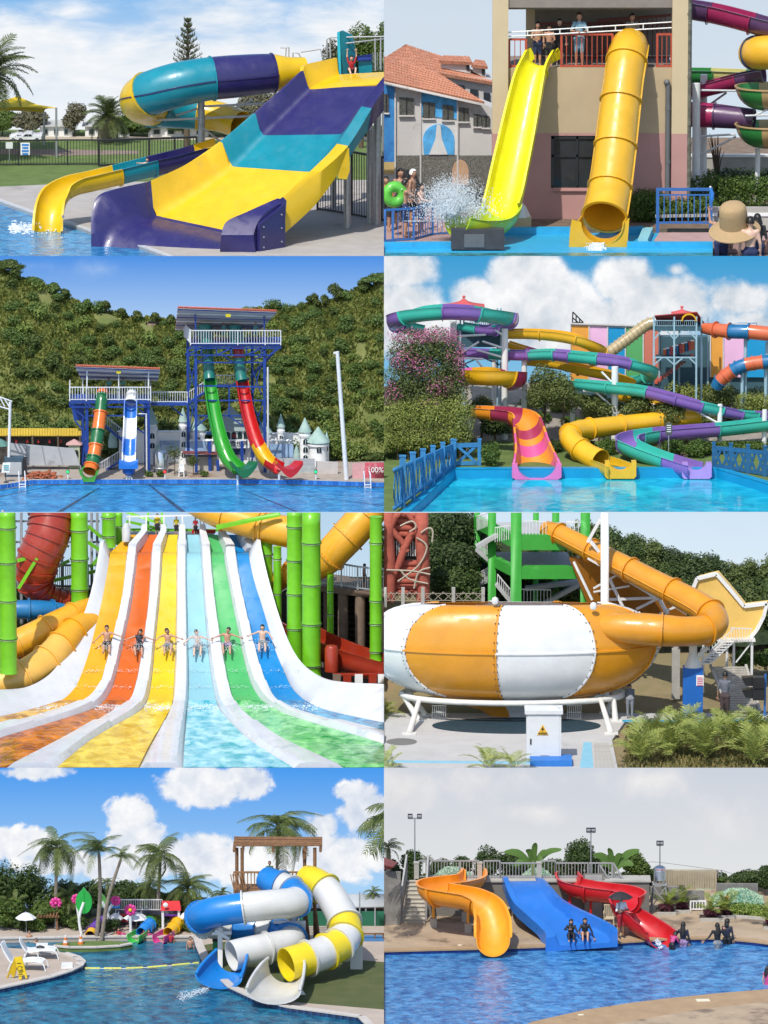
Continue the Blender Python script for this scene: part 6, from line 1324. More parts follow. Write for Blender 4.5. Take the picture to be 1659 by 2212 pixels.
for dx in(-.22,0,.22):MB().beam(q+V((dx,0,0)),c0+V((0,.05,-.42)),.05).mk('leg',M_wst,bw)
C_tl=mat('teal_uniform',(.1,.3,.27),rough=.9)
for px,lb in((858,'attendant in green behind the rail beside the green hood'),(1105,'attendant in green at the right end of the rail'),(968,'attendant between the two slide hoods')):Z9(lb,kf(px,kh(384,8.2),9.3),.72,0,M_skin,C_tl,C_tl,M_hair,None,1,1,voxel=.018,fingers=False,face=False)
for px,lb in((470,'attendant behind the lower tower rail near orange tube'),(530,'attendant behind the lower tower rail near white hood')):Z9(lb,kf(px,kh(626,8),9.2),.72,0,M_skin,C_tl,C_dk,M_hair,None,1,1,voxel=.018,fingers=False,face=False)
# -------- castle
M_ice=mat('white_castle_render',(.82,.83,.82),rough=.85,var=.07,scale=2,bump=.35,spots=((.64,.66,.65),1.6,.62));M_ver=mat('verdigris_cone',(.22,.36,.32),rough=.8,col2=(.42,.55,.5),scale=3,spots=((.55,.62,.58),2.5,.62));M_arch=mat('dark_arch_glass',(.012,.03,.035),rough=.2)
cs=TG('castle_wall','long white castle curtain wall with blue mural and ledge','castle',kf(900,0,10));DC=10.3
for x0,x1,y0,y1,dd,m in((515,800,758,960,0,M_ice),(800,1180,796,965,-.25,M_ice),(1170,1320,768,965,.3,M_ice),(1165,1267,812,870,-.35,mat('mural_ice_blue',(.28,.4,.58),rough=.8,var=.3,scale=2,spots=((.6,.65,.7),1.5,.58))),(690,800,798,840,-.12,MATS['mural_ice_blue']),(800,895,800,842,-.32,MATS['mural_ice_blue'])):
 A,B2=kp(x0,y1,DC+dd),kp(x1,y0,DC+dd);zb=min(A.z,K.z0)if y1>900 else A.z;MB().box(((A.x+B2.x)/2,A.y+(.15 if y1>900 else .0),(zb+B2.z)/2),(B2.x-A.x,.3 if y1>900 else .06,B2.z-zb)).mk('wall' if m is M_ice else 'mural_panel',m,cs)
for i in rng(30):px=520+i*25;MB().ball(kp(px,758 if px<800 else 797,DC-(.0 if px<800 else .25)),(.14,.12,.05),n=8).mk('icing',M_ice,cs)
MB().poly([kp(640,752,11.2),kp(1310,768,11.2),kp(1310,778,10.9),kp(640,764,10.9)],(0,0,-.04)).mk('blue_roof',mat('blue_sheet_roof',(.08,.2,.45),rough=.5),cs)
sg=MB().box(kp(1010,812,DC-.42),(ks(DC)*135,.05,ks(DC)*36)).mk('sign_board',M_ice,cs);MB().box(kp(1005,845,DC-.4),(ks(DC)*110,.05,ks(DC)*26)).mk('dark_panel',mat('navy_panel',(.015,.03,.10),rough=.5),cs)
M_ink=mat('ink_blue',(.008,.01,.035),rough=.6)
for ch,px in zip('冰雪世界',(978,1006,1034,1058)):ZB(cs,ch,kp(px,813,DC-.47),.26,M_ink)
def ZQ(label,px,w_,top,cone_y,foot,d,win=2,balc=True):
 s=ks(d);q=kf(px,0,d);r=w_*s/2;zc=kh(cone_y,d);th=TG('castle_turret',label,'castle turret',q)
 MB().lathe([(r*1.06,0),(r,.1),(r*.97,zc*.7),(r*1.02,zc)],q,18).mk('wall',M_ice,th);MB().lathe([(r*1.3,zc-.02),(r*.72,zc+(kh(top,d)-zc)*.45),(.01,kh(top,d))],q,18).mk('cone_roof',M_ver,th)
 if balc:MB().lathe([(r,zc*.8),(r*1.2,zc*.84),(r*1.2,zc*.9),(r,zc*.92)],q,18).mk('parapet',M_ice,th)
 for i in rng(win):
  z=zc*(.72-.24*i);c=q+V((r*.1,-r*1,z-zc*.02));wd=min(.09,r*.5);b=MB();pts=[c+V((-wd,-.02,-.1)),c+V((wd,-.02,-.1))]+[c+V((wd*cos(a),-.02,.03+wd*sin(a)))for a in[pi*j/8 for j in rng(9)]];b.poly(pts,(0,.05,0));wn=b.mk('window',M_arch,th);MB().beam(c+V((0,-.03,-.1)),c+V((0,-.03,.1)),.012).mk('glazing_bar',M_ice,wn)
 return th
ZQ('slim castle turret left of the blue-white slide column',655,42,655,722,0,10.2,2);ZQ('slim turret with stacked windows left of the tall tower',790,34,655,712,0,10.2,3);ZQ('wider turret behind the tall tower left columns',852,64,690,746,0,10.4,2);ZQ('turret behind the red slide',1140,56,705,758,0,10.4,2);ZQ('slim high turret right of the tall tower',1213,30,683,736,0,10.3,3);ZQ('round turret with tall cone near the castle end',1317,46,698,756,0,10,3);ZQ('stout round turret with broad cone at the castle end',1374,78,737,800,0,9.8,1);ZQ('smallest turret at the far end of the castle',1411,20,758,800,0,10.2,1,False)
for px,y0,y1,w_,lb in((1281,815,860,28,'small verdigris cone standing on the castle ledge'),(683,810,838,24,'little verdigris cone beside the white castle wall'),(487,745,800,40,'verdigris cone half hidden by the stair flight')):q=kp(px,y1,9.9);r=ks(9.9)*w_/2;o=MB().lathe([(r,-.25),(r,0),(r*.7,(y1-y0)*.0045),(.01,(y1-y0)*.009)],q,12).mk('cone_ornament',M_ver,None,loc=q);ZC(o,lb,'castle ornament')
kee=TG('castle_keep','broad castle keep with large grey-green pyramid roof','castle',kf(1000,0,10.6));q=kf(995,0,10.7);s=ks(10.7);w2=78*s;zc=kh(746,10.7);MB().box((q.x,q.y,K.z0+zc/2),(w2*2,.8,zc)).mk('wall',M_ice,kee)
b=MB();ap=V((q.x,q.y,kp(0,645,10.7).z));cr=[V((q.x-w2*1.15,q.y-.5,K.z0+zc)),V((q.x+w2*1.15,q.y-.5,K.z0+zc)),V((q.x+w2*1.15,q.y+.5,K.z0+zc)),V((q.x-w2*1.15,q.y+.5,K.z0+zc))];b.add(cr+[ap],[(0,1,4),(1,2,4),(2,3,4),(3,0,4),(0,3,2,1)]);b.mk('pyramid_roof',mat('grey_green_roof',(.27,.34,.33),rough=.85,var=.15,spots=((.45,.5,.5),2,.62)),kee,smooth=0)
for i in rng(6):px=932+i*26;c=kp(px,778,10.25);b=MB();b.poly([c+V((-.09,0,-.18)),c+V((.09,0,-.18))]+[c+V((.09*cos(a),0,.08+.09*sin(a)))for a in[pi*j/8 for j in rng(9)]],(0,.06,0));b.mk('window',M_arch,kee)
ZB(kee,'和',kp(1012,778,10.18),.18,M_redl)
# -------- poolside clutter
M_hoard=mat('grey_hoarding',(.40,.42,.44),rough=.7,var=.12,scale=1.2,spots=((.3,.31,.33),1,.6))
def ZN(label,pts,d,m,name='hoarding',cat_='hoarding',studs=(),t=.06):
 th=TG(name,label,cat_,kf(pts[0][0],0,d));P4=[kp(a,c,d)for a,c in pts];n=max(1,int((P4[1]-P4[0]).length/.55))
 for i in rng(n):
  u0,u1=i/n,(i+1)/n-.006;MB().poly([P4[0].lerp(P4[1],u0),P4[0].lerp(P4[1],u1),P4[3].lerp(P4[2],u1),P4[3].lerp(P4[2],u0)],(0,t,0)).mk('panel',m,th);MB().beam(P4[0].lerp(P4[1],u0)-V((0,.03,0)),P4[3].lerp(P4[2],u0)-V((0,.03,0)),.025).mk('stud',M_galv,th)
 zb=K.z0
 for i in(0,n):q=P4[3].lerp(P4[2],i/n);MB().beam(V((q.x,q.y,zb)),q,.04).mk('post',M_galv,th)
 return th
ZN('slanting grey site hoarding at the left of the lower tower',[(40,808),(322,832),(348,905),(45,905)],8.8,M_hoard);ZN('pale hoarding along the castle foot right of the red slide',[(1085,872),(1362,876),(1362,962),(1085,962)],8.6,M_hoard);ZN('framed pale panel leaning beside the leaning white pole',[(1365,886),(1460,890),(1460,965),(1365,965)],7.9,mat('pale_panel',(.5,.47,.45),rough=.8));ZN('printed picture panel behind the red flared exit',[(1262,905),(1362,908),(1362,965),(1250,965)],8.2,mat('printed_photo',(.5,.52,.5),rough=.6,col2=(.3,.36,.4),scale=4))
bn=TG('pink_banner','pink and red banner with white figures at the pool corner','banner',kg(1600,975));d=7.0;MB().poly([kp(1522,898,d),kp(1575,893,d),kp(1575,968,d),kp(1522,970,d)],(0,.05,0)).mk('panel',mat('banner_pale_pink',(.62,.33,.34),rough=.6),bn);MB().poly([kp(1577,893,d),kp(1700,893,d),kp(1700,972,d),kp(1577,968,d)],(0,.05,0)).mk('panel',mat('banner_pink',(.60,.1,.14),rough=.6,var=.2,spots=((.75,.45,.45),1.5,.6)),bn);ZB(bn,'100%',kp(1622,925,d-.04),.3,M_white)
sh=TG('yellow_roof_shed','dark open shed under a long yellow ribbed roof','shed',kf(170,0,10));d=9.6
n=44
for i in rng(n):a=-160+520*i/n;c=a+520/n*.9;MB().poly([kp(a,744,d+.5),kp(c,744,d+.5),kp(c,775,d),kp(a,775,d)],(0,0,-.03)).mk('roof_rib',mat('yellow_roof_sheet',(.50,.34,.03),rough=.6,var=.15),sh)
A,B2=kf(-160,0,d+.5),kf(356,0,d+.5);MB().box(((A.x+B2.x)/2,A.y,K.z0+kh(765,d)/2),(B2.x-A.x,.3,kh(765,d))).mk('wall',mat('dark_slats',(.05,.045,.04),rough=.9,var=.6,scale=8),sh)
for px in(30,140,250,345):MB().beam(kf(px,0,d),kp(px,775,d),.07).mk('post',M_bark,sh)
for i in rng(6):MB().box(kp(70+i*48,800,d+.2),(.07,.07,.12)).mk('red_lantern',M_redl,sh)
kq=TG('ticket_kiosk','small pastel kiosk with pink hipped roof behind the hoarding','kiosk',kf(318,0,9.3));A=kf(318,0,9.3);MB().box(A,(.45,.4,kh(812,9.3)),base=True).mk('wall',mat('pastel_wall',(.4,.5,.42),rough=.8,col2=(.6,.58,.3),scale=2),kq);MB().add([A+V((-.32,-.28,kh(812,9.3))),A+V((.32,-.28,kh(812,9.3))),A+V((.32,.28,kh(812,9.3))),A+V((-.32,.28,kh(812,9.3))),A+V((0,0,kh(790,9.3)))],[(0,1,4),(1,2,4),(2,3,4),(3,0,4)]).mk('roof',mat('pink_roof',(.5,.3,.28),rough=.8),kq,smooth=0);MB().box(kp(330,850,9.05),(.12,.04,.2)).mk('window',M_black,kq)
pc=TG('leaning_pole','tall white pole leaning slightly beside the castle','pole',kg(1497,966));MB().tube([kg(1497,966),kp(1457,412,6.9)],[.095,.075],n=12).mk('shaft',M_wst,pc);MB().box(kp(1447,418,6.9),(.12,.06,.07)).mk('bracket',M_wst,pc)
fs_=TG('canopy_truss','white truss frame of a canopy at the left edge','canopy frame',kg(42,965));Y0(fs_,kf(32,0,7.4),kp(44,630,7.4),.06,M_wst,'column')
for a,c in(((-40,595),(52,628)),((-40,640),(50,665)),((0,612),(20,650)),((20,618),(45,660)),((-20,604),(0,645))):MB().tube([kp(*a,7.4),kp(*c,7.4)],.03,n=6).mk('truss_bar',M_wst,fs_)
Z3('green parasol showing at the left edge below the truss',kp(-8,788,7.8),.48,.26,mat('green_canvas',(.1,.22,.19),rough=.9),M_galv,kf(-8,0,7.8),name='parasol',cat_='parasol')
cr_=TG('covered_crate','dark blue crate under a black sheet beside the sign','crate',kg(60,958));q=kg(62,950);MB().box(q,(.75,.5,.78),base=True).mk('crate',mat('slate_blue',(.05,.09,.13),rough=.7),cr_);MB().box(q+V((.0,-.26,.35)),(.6,.04,.5)).mk('front_panel',M_hoard,cr_);MB().box(q+V((.42,.0,0)),(.16,.6,.72),base=True).mk('sheet',M_black,cr_)
nb=TG('info_board','small pale notice board on a stand at the pool corner','sign',kg(27,975));q=kg(27,978);d=q.y-K.yF;MB().poly([kp(12,893,d),kp(46,893,d),kp(40,936,d),kp(6,936,d)],(0,.03,0)).mk('board',M_white,nb);[MB().box(kp(27,905+9*i,d-.02),(.2,.01,.035)).mk('lettering',mat('teal_print',(.1,.4,.4)),nb)for i in rng(3)];MB().beam(kp(22,936,d+.02),q,.025).mk('stand',M_black,nb);MB().box(q,(.2,.2,.02),base=True).mk('foot',M_black,nb)
def Y5(label,px,d):
 th=TG('pool_ladder',label,'pool ladder',kf(px,0,d))
 for dx in(-.1,.14):c=kf(px,0,d)+V((dx,0,0));MB().tube([c+V((0,.35,0)),c+V((0,.3,.32)),c+V((0,.15,.46)),c+V((.03,-.1,.36)),c+V((.05,-.25,-.15))],.022,n=6).mk('rail',M_wst,th)
 for z in(0,.1):MB().beam(kf(px,z-.1,d)+V((-.07,-.2,0)),kf(px,z-.1,d)+V((.19,-.2,0)),.04).mk('step',M_wst,th)
Y5('white pool ladder beside the heap of red earth',86,K.gd(982));Y5('white pool ladder in front of the pink banner',1582,K.gd(984))
b=MB();rr=random.Random(6)
for i in rng(160):t=rr.gauss(0,.4);c=kg(185+t*90,958+rr.gauss(0,5));b.ball(c+V((0,0,max(.0,.22*(1-t*t*1.2))*rr.random())),(rr.uniform(.04,.12),)*2+(rr.uniform(.03,.07),),n=5)
ZC(b.mk('earth_heap',mat('red_clay',(.33,.1,.05),rough=1,var=.35,scale=6)),'heap of red clay lumps beside the pool ladder','earth heap',kind='stuff')
for px,col_,lb in((293,(.02,.6,.15),'green signal lamp beside the ringed tube mouth'),(712,(.7,.03,.03),'red signal lamp between the two towers'),(1364,(.02,.6,.2),'green signal lamp right of the red flared exit')):
 th=TG('signal_lamp',lb,'signal lamp',kg(px,966));q=kg(px,966);MB().beam(q,q+Z(.26),.05).mk('post',M_wst,th);MB().tube([q+V((0,-.05,.32)),q+V((0,.05,.32))],.075,n=14).mk('housing',M_black,th);MB().ball(q+V((0,-.05,.32)),.06,n=10).mk('lens',mat('lens_%d'%px,col_,rough=.3,emit=1),th)
bl=TG('pump_house','low grey concrete pump house with red awning below tall tower','pump house',kf(860,0,8.9));A,B2=kf(800,0,9),kf(935,0,9);MB().box(((A.x+B2.x)/2,A.y,K.z0+kh(862,9)/2),(B2.x-A.x,.5,kh(862,9))).mk('wall',M_conc,bl);MB().poly([kp(790,842,9.1),kp(1002,846,9.1),kp(1002,856,8.4),kp(790,852,8.4)],(0,0,-.03)).mk('awning',M_rroof,bl)
tk=TG('water_tank','upright grey steel tank left of the small poolside tree','water tank',kf(692,0,8));MB().lathe([(.3,0),(.3,.8),(.27,.86),(.05,.92)],kf(692,0,8.2),20).mk('shell',M_tank,tk);MB().lathe([(.305,.2),(.32,.22),(.305,.24)],kf(692,0,8.2),20,caps=False).mk('hoop',M_galv,tk)
for i,(px,H_,lb)in enu(((752,1.35,'thin poolside tree with sparse leaves beside the red lamp'),(832,.85,'young leafy sapling beside the white pool chair'))):YZ('sapling',lb,kf(px,0,7.6),H_,.75-.25*i,L_cr,M_bark,400+i,420,.04,.25,tr=.02)
for i,px in enu((640,690,880,1030,560)):Z2('bush','low green bush behind the blue kerb '+('left of the steel tank','under the red signal lamp','beside the tall tower column','under the green flared exit','behind the blue flared exit')[i],kf(px,0,7.3 if i<3 else 7.8),(.2,.15,.26),L_mid,90+i,300,.04)
MATS['beige_plastic']=MATS['beige_plastic'];_c=M_chair;M_chair=M_white;Zx('white plastic chair beside the poolside sapling',kf(782,0,7.4),.5);M_chair=_c
hd=Z9('swimmer with only a bald head at the pool edge',kg(12,1104,-.13)-Z(1),1.1,0,M_skin2,None,C_dk,None,None,0,1,fingers=False,voxel=.02)
YW()
# ==== tangle of coloured flumes above a turquoise pool
YX(1,1)
sky('blue sky with big white and grey cumulus over the coloured flumes','3f9fd6','8cc6e8',[(620,110,210,160,1.3),(700,230,330,190,1.2),(1030,110,170,130,1),(1180,220,300,170,1.1),(400,190,140,120,1),(60,60,200,110,.9),(60,270,260,200,1.1),(900,320,560,170,1.1),(1530,190,200,100,.7),(1600,300,260,120,.5),(1250,60,60,40,.4),(240,290,200,110,.9)],'fdfdfe','c3ced9',amp=.34,sc_=.75,soft=.4,lowy=620,det=6)
P_=lambda px,py,d,r:(*kp(px,py,d),r);WZ=-.36
M_tq=mat('turquoise_pool_paint',(.005,.27,.50),rough=.4,var=.1,scale=1.2);W4=YY('turquoise_water',(.006,.30,.46),(.02,.50,.66),(1,1),.16,.03,1.6)
base_slab('ground',M_grass,-.4,None,-.8,'grassy ground behind the turquoise pool')
Z7('water',Z1([(0,1250),(2300,1250),(2300,940),(0,940)],WZ),WZ,W4,.3,label='smooth turquoise pool water below the flume exits')
ed=[(60,1140),(105,1106),(200,1018),(300,922),(640,920),(1000,920),(1440,920),(1659,985),(2300,1160)]
lawn4=Z7('lawn',Z1(ed)+[(kp(2300,0,21).x,K.yF+21),(0,K.yF+21),(0,K.yF-.4)],0,M_grass,.75,label='lawn and edge round the turquoise pool')
e=[kg(*q)for q in ed]
for i,(a,c)in enu(zip(e[:-1],e[1:])):
 nn=V((-(c-a).y,(c-a).x,0)).normalized();nn=-nn if i<3 else(nn if nn.y<0 else-nn)
 if i<3:nn=V(((c-a).y,-(c-a).x,0)).normalized()
 MB().beam(a+nn*.02-Z(.36),c+nn*.02-Z(.36),.10,.76).mk('pool_wall',M_tq,lawn4);MB().beam(a-nn*.1+Z(.012),c-nn*.1+Z(.012),.34,.05).mk('coping',M_tq,lawn4)
bk=MB();NX,NT=60,14;vs=[]
for j in rng(NT+1):
 for i in rng(NX+1):
  px=-20+2300*i/NX;t=j/NT;d=15.2+5.9*t;z=t*(kh(560-40*sin(px*.004),21))*.95+.25*noise.noise(V((px*.006,t*5,0)))*min(1,t*3);q=kp(px,500,d);vs.append(V((max(q.x,0),q.y,K.z0+z)))
Z6(bk.add(vs,[(j*(NX+1)+i,j*(NX+1)+i+1,(j+1)*(NX+1)+i+1,(j+1)*(NX+1)+i)for j in rng(NT)for i in rng(NX)]).mk('bank',mat('grey_earth_bank',(.28,.25,.22),rough=1,var=.2,scale=1.5,bump=.6,spots=((.12,.14,.06),1,.56)),None,smooth=180,loc=kf(800,0,16)),'structure','grey earth bank rising behind the flumes')
G_t4=gel('gel_mint',(.05,.46,.36));G_p4=gel('gel_violet',(.24,.13,.43));G_y4=gel('gel_amber',(.76,.42,.015));G_k4=gel('gel_pink',(.72,.16,.42));G_m4=gel('gel_maroon',(.33,.03,.08));G_o4=gel('gel_orange_bright',(.78,.27,.02));G_c4=gel('gel_crimson',(.58,.03,.12));G_l4=gel('gel_lilac',(.42,.26,.62));G_or4=gel('gel_burnt_orange',(.6,.13,.05));G_bl4=gel('gel_teal_blue',(.01,.14,.32))
def Zg(th,px,py,d,w,h,notch,m):
 0
 c0=kp(px,py,d);s=ks(d);W_,H_,r=w*s/2,h*s,notch*s;L_,Lo=[],[];n=14
 for i in rng(n+1):
  a=pi*i/n;L_.append(c0+V((-r*cos(a),0,H_*.5-r*.85*sin(a))));t=i/n
  Lo.append(c0+V((-W_+2*W_*max(0,min(1,(t-.25)*2)),0,(H_*.5-min(1,t/.25)*H_)if t<.25 else(-H_*.5 if t<.75 else-H_*.5+(t-.75)/.25*H_))))
 b=MB();b.loft([[a,c,c+V((0,.45,0)),a+V((0,.45,0))]for a,c in zip(L_,Lo)]);b.mk('mouth_block',m,th)
pk=TG('pink_slide','wide pink, orange and maroon patchwork slide dropping into the pool','water slide',kg(660,955))
Z8(pk,[P_(385,664,12.8,.30),P_(450,668,12.6,.34),P_(520,674,12.4,.40),P_(580,684,12,.46),P_(612,706,11.6,.50),P_(624,750,11.1,.56),P_(636,805,10.5,.62),P_(648,858,9.9,.72),P_(656,898,9.3,.82),P_(660,925,8.75,.88)],[(.14,0),(.32,1),(.45,0),(.54,1),(.60,0),(.70,2),(.82,0),(.9,2),(1,3)],[G_o4,G_m4,gel('gel_rose',(.62,.09,.27)),G_k4],180,360,.04,n=16,rise=.25,lip=.08,flange=0,fw=.03,fh=.03)
Zg(pk,660,934,8.55,214,66,84,G_k4)
for px,d,y0 in((365,13,700),(620,11.8,760)):Y0(pk,kf(px,0,d),kp(px,y0,d),.1,M_white)
yl=TG('yellow_tube_slide','amber yellow tube slide sweeping left then ending in a square mouth','water slide',kg(1022,958))
Z8(yl,[P_(1360,690,14.4,.34),P_(1220,708,14,.34),P_(1060,726,13.4,.35),P_(920,742,12.6,.37),P_(830,756,11.9,.38),P_(802,782,11.3,.40),P_(830,820,10.8,.41),P_(884,860,10.2,.42),P_(935,886,9.7,.46)],[(.2,0),(.4,0),(.58,0),(.72,0),(.86,0),(1,0)],[G_y4],0,360,.03,n=18,flange=0,fw=.05,fh=.04)
Z8(yl,[P_(935,888,9.7,.50),P_(980,902,9.2,.52),P_(1018,920,8.75,.55)],[(1,0)],[G_y4],180,360,.04,n=14,rise=.2,lip=.06);Zg(yl,1022,926,8.55,136,74,48,G_y4)
tv=TG('mint_violet_slide','mint and violet open slide turning at the left into a lilac mouth','water slide',kg(1352,962))
Z8(tv,[P_(1800,700,13.6,.34),P_(1650,718,13.4,.34),P_(1480,738,13.1,.34),P_(1300,752,12.6,.35),P_(1150,766,12.1,.37),P_(1065,784,11.5,.40),P_(1052,808,10.9,.42),P_(1110,838,10.4,.42),P_(1200,872,9.8,.42),P_(1290,902,9.2,.45),P_(1345,918,8.8,.48)],[(.12,1),(.30,0),(.53,1),(.60,0),(.70,1),(.88,0),(1,1)],[G_t4,G_p4],180,360,.035,n=14,rise=.3,lip=.07,flange=0,fw=.03,fh=.03);Zg(tv,1352,930,8.6,128,68,40,G_l4)
def ZS(label,pts,bands,mats,name='upper_flume',a0=175,a1=365,rise=.35,lip=.05):
 th=TG(name,label,'water slide',kf(pts[0][0],0,pts[0][2]));Z8(th,[P_(*q)for q in pts],bands,mats,a0,a1,.03,n=12,rise=rise,lip=lip,flange=0,fw=.04,fh=.03);return th
TP=[G_t4,G_p4]
ZS('mint and violet flume descending to the right below the yellow arcs',[(812,548,15,.24),(900,556,14.6,.26),(1000,566,14.2,.27),(1120,580,13.9,.27),(1250,612,13.7,.27),(1350,640,13.6,.27),(1450,662,13.8,.25),(1560,684,14.2,.24),(1700,690,14.6,.24)],[(.18,0),(.36,0),(.5,1),(.62,1),(.72,0),(.82,1),(.9,0),(1,1)],TP)
ZS('mint and violet flume crossing the middle behind the white columns',[(320,412,16.4,.22),(470,420,16.2,.23),(600,424,15.9,.24),(720,420,15.6,.26),(850,432,15.3,.27),(1000,448,15.1,.27),(1110,474,15.2,.27),(1155,505,15.9,.26),(1120,528,16.8,.22),(1040,536,17.2,.2)],[(.12,1),(.2,0),(.28,1),(.38,0),(.44,1),(.55,0),(.68,1),(.88,0),(1,0)],TP)
ZS('great mint and violet ring flume at the top left',[(480,292,17.4,.30),(532,278,16.6,.34),(528,262,15.4,.36),(425,243,14.4,.37),(285,234,14.1,.37),(145,244,14.3,.37),(62,268,15.2,.36),(60,290,16.4,.34),(150,312,17.4,.3)],[(.12,1),(.22,1),(.38,0),(.52,1),(.68,0),(.86,1),(1,0)],TP)
ZS('small mint and violet flume hanging inside the great ring',[(330,300,17,.2),(400,312,16.6,.22),(470,318,16.4,.22),(520,306,17,.2)],[(.35,0),(.7,1),(1,0)],TP)
ZS('amber yellow arc beside the striped panels',[(520,332,16.4,.22),(640,332,16.2,.24),(760,342,16,.26),(850,362,15.9,.26),(915,395,16.2,.25),(938,432,17,.24),(900,452,17.8,.22)],[(.25,0),(.5,0),(.75,0),(1,0)],[G_y4]);ZS('lower amber yellow flume behind the middle trees',[(620,452,17.4,.18),(740,462,16.8,.22),(860,488,16.2,.24),(980,512,16,.24),(1080,545,16.2,.22)],[(.5,0),(1,0)],[G_y4]);ZS('amber yellow flume low among the tree trunks',[(1010,600,16,.22),(1140,622,15.6,.24),(1260,640,15.4,.24),(1330,670,15.2,.24),(1250,690,15.4,.22)],[(.5,0),(1,0)],[G_y4])
ZS('pink and yellow banded helix turn behind the flowering bush',[(285,515,15.2,.40),(340,510,14.4,.42),(430,510,13.8,.43),(520,514,14,.43),(572,524,14.8,.42),(540,540,15.8,.38)],[(.22,0),(.62,1),(1,2)],[G_k4,G_y4,G_c4])
ZS('short yellow and pink flume crossing below the yellow arc',[(535,378,17.2,.16),(600,400,17,.18),(660,418,16.8,.18)],[(.6,0),(1,1)],[G_y4,G_k4])
def Zh(label,px,y0,d,r,braces=()):
 th=TG('flume_column',label,'column',kf(px,0,d));Y0(th,kf(px,0,d),kp(px,y0,d),r,M_white,'shaft',14)
 for a,c in braces:MB().tube([kp(*a,d),kp(*c,d)],.045,n=6).mk('brace',M_white,th)
 return th
Zh('white column under the great ring beside the flowering bush',300,278,15.2,.13,(((300,440),(410,370)),((330,345),(440,340)),((300,465),(345,395))));Zh('tall white column under the right side of the great ring',522,312,15.4,.13,(((522,400),(425,368)),((400,405),(520,440)),((480,320),(520,345)),((335,440),(430,445)),((400,450),(440,500))));Zh('slimmer white column behind the ring column',475,400,17.2,.09);Zh('grey shaded column behind the pink helix',606,450,16,.11);Zh('white column holding the mint flume in the middle',998,478,14.6,.14,(((998,660),(905,580)),((860,582),(990,590)),((998,690),(1080,620)),((940,500),(998,560))));Zh('white column behind the yellow tube',1160,640,15.2,.1);Zh('white column between mint flumes near the blue fence',1452,640,13.6,.1,(((1452,660),(1320,662)),((1440,720),(1340,665))));Zh('white column at the right end of the mint slide',1645,664,13.4,.1,(((1645,740),(1690,700)),));Zh('short white pier under the mint slide bend',1190,790,12.4,.08);Zh('white column stub among the trees',815,640,15.6,.1)
def Y8(th,px,py,d,w,h,m):
 c0=kp(px,py,d);s=ks(d);w*=s;h*=s;n=8
 for i in rng(4):
  b=MB();lp=[]
  for j in rng(5):
   u=j/4;a=[V((-1,-1,0)),V((1,-1,0)),V((1,1,0)),V((-1,1,0))];p0=a[i].lerp(a[(i+1)%4],u)*w/2;l=[]
   for k in rng(6):t=k/5;l.append(c0+V((p0.x*t,p0.y*t,-h*t**.55)))
   lp.append(l)
  b.loft([l+[q-Z(.02)for q in reversed(l)]for l in lp]);b.mk('sail',m,th)
 MB().lathe([(.06,0),(.07,.05),(.03,.09)],c0,10).mk('finial',m,th)
M_red4=mat('coral_canvas',(.55,.09,.09),rough=.8);M_gst=mat('pale_green_steel',(.30,.46,.54),rough=.5);M_dkst=mat('dark_deck',(.04,.10,.13),rough=.7)
pa=TG('start_tower','dark start platform with coral canvas peak inside the great ring','slide tower',kf(400,0,17));Y8(pa,345,180,17,180,42,M_red4);A=kp(410,345,17.6);MB().box(A,(1.9,1.4,.7)).mk('deck',M_dkst,pa)
for px,d in((330,16.9),(505,16.9),(345,18.4),(490,18.4)):MB().beam(kf(px,0,d),kp(px,225,d),.07).mk('leg',M_gst,pa)
for a,c in(((340,400),(500,470)),((500,400),(340,470)),((350,470),(460,560)),((480,470),(380,560)),((335,310),(500,300))):MB().beam(kp(*a,17.2),kp(*c,17.2),.06).mk('brace',M_dkst,pa)
for i in rng(12):MB().beam(kp(375+i*9,296,16.9),kp(375+i*9,272,16.9),.025).mk('bar',M_gst,pa)
MB().beam(kp(372,272,16.9),kp(478,272,16.9),.035).mk('rail',M_gst,pa)
pb=TG('start_tower','pale steel start tower under a flat coral canopy beside panels','slide tower',kf(1270,0,16));d0,d1=16.4,18.0
MB().poly([kp(1168,256,d0),kp(1352,240,d0),kp(1390,296,d1),kp(1185,292,d1)],(0,0,-.03)).mk('canopy',M_red4,pb);Y8(pb,1287,224,17.2,90,24,M_red4)
A,B2=kp(1162,316,d0),kp(1372,316,d0);MB().box(((A.x+B2.x)/2,K.yF+(d0+d1)/2,A.z),(B2.x-A.x,d1-d0,.16)).mk('deck',M_dkst,pb)
for px,d in((1166,d0),(1254,d0),(1350,d0),(1372,d0+.5),(1276,d1),(1190,d1),(1400,d1)):MB().beam(kf(px,0,d),kp(px,262,d),.07).mk('leg',M_gst,pb)
for a,c in(((1166,360),(1200,322)),((1220,322),(1254,360)),((1254,360),(1290,322)),((1315,322),(1350,360)),((1166,438),(1350,438)),((1166,470),(1200,440)),((1254,470),(1290,440)),((1220,440),(1254,470)),((1320,440),(1350,470))):MB().beam(kp(*a,d0),kp(*c,d0),.05).mk('brace',M_gst,pb)
A=kp(1260,440,d0+.9);MB().box(A,(1.6,1,.1)).mk('lower_deck',M_dkst,pb)
Z5(pb,[kp(1164,308,d0),kp(1254,308,d0),kp(1350,308,d0)],.28,.08,M_gst,rw=.025,bw=.015)
for i in rng(14):MB().box(kp(1175+i*12,545-i*9,d0+1.2),(.14,.6,.05)).mk('stair_step',mat('stair_red',(.45,.08,.05)),pb)
for i in rng(10):MB().box(kp(1215+i*13,420-i*4,d1-.2),(.16,.3,.35)).mk('play_panel',[G_or4,G_bl4,M_red4][i%3],pb)
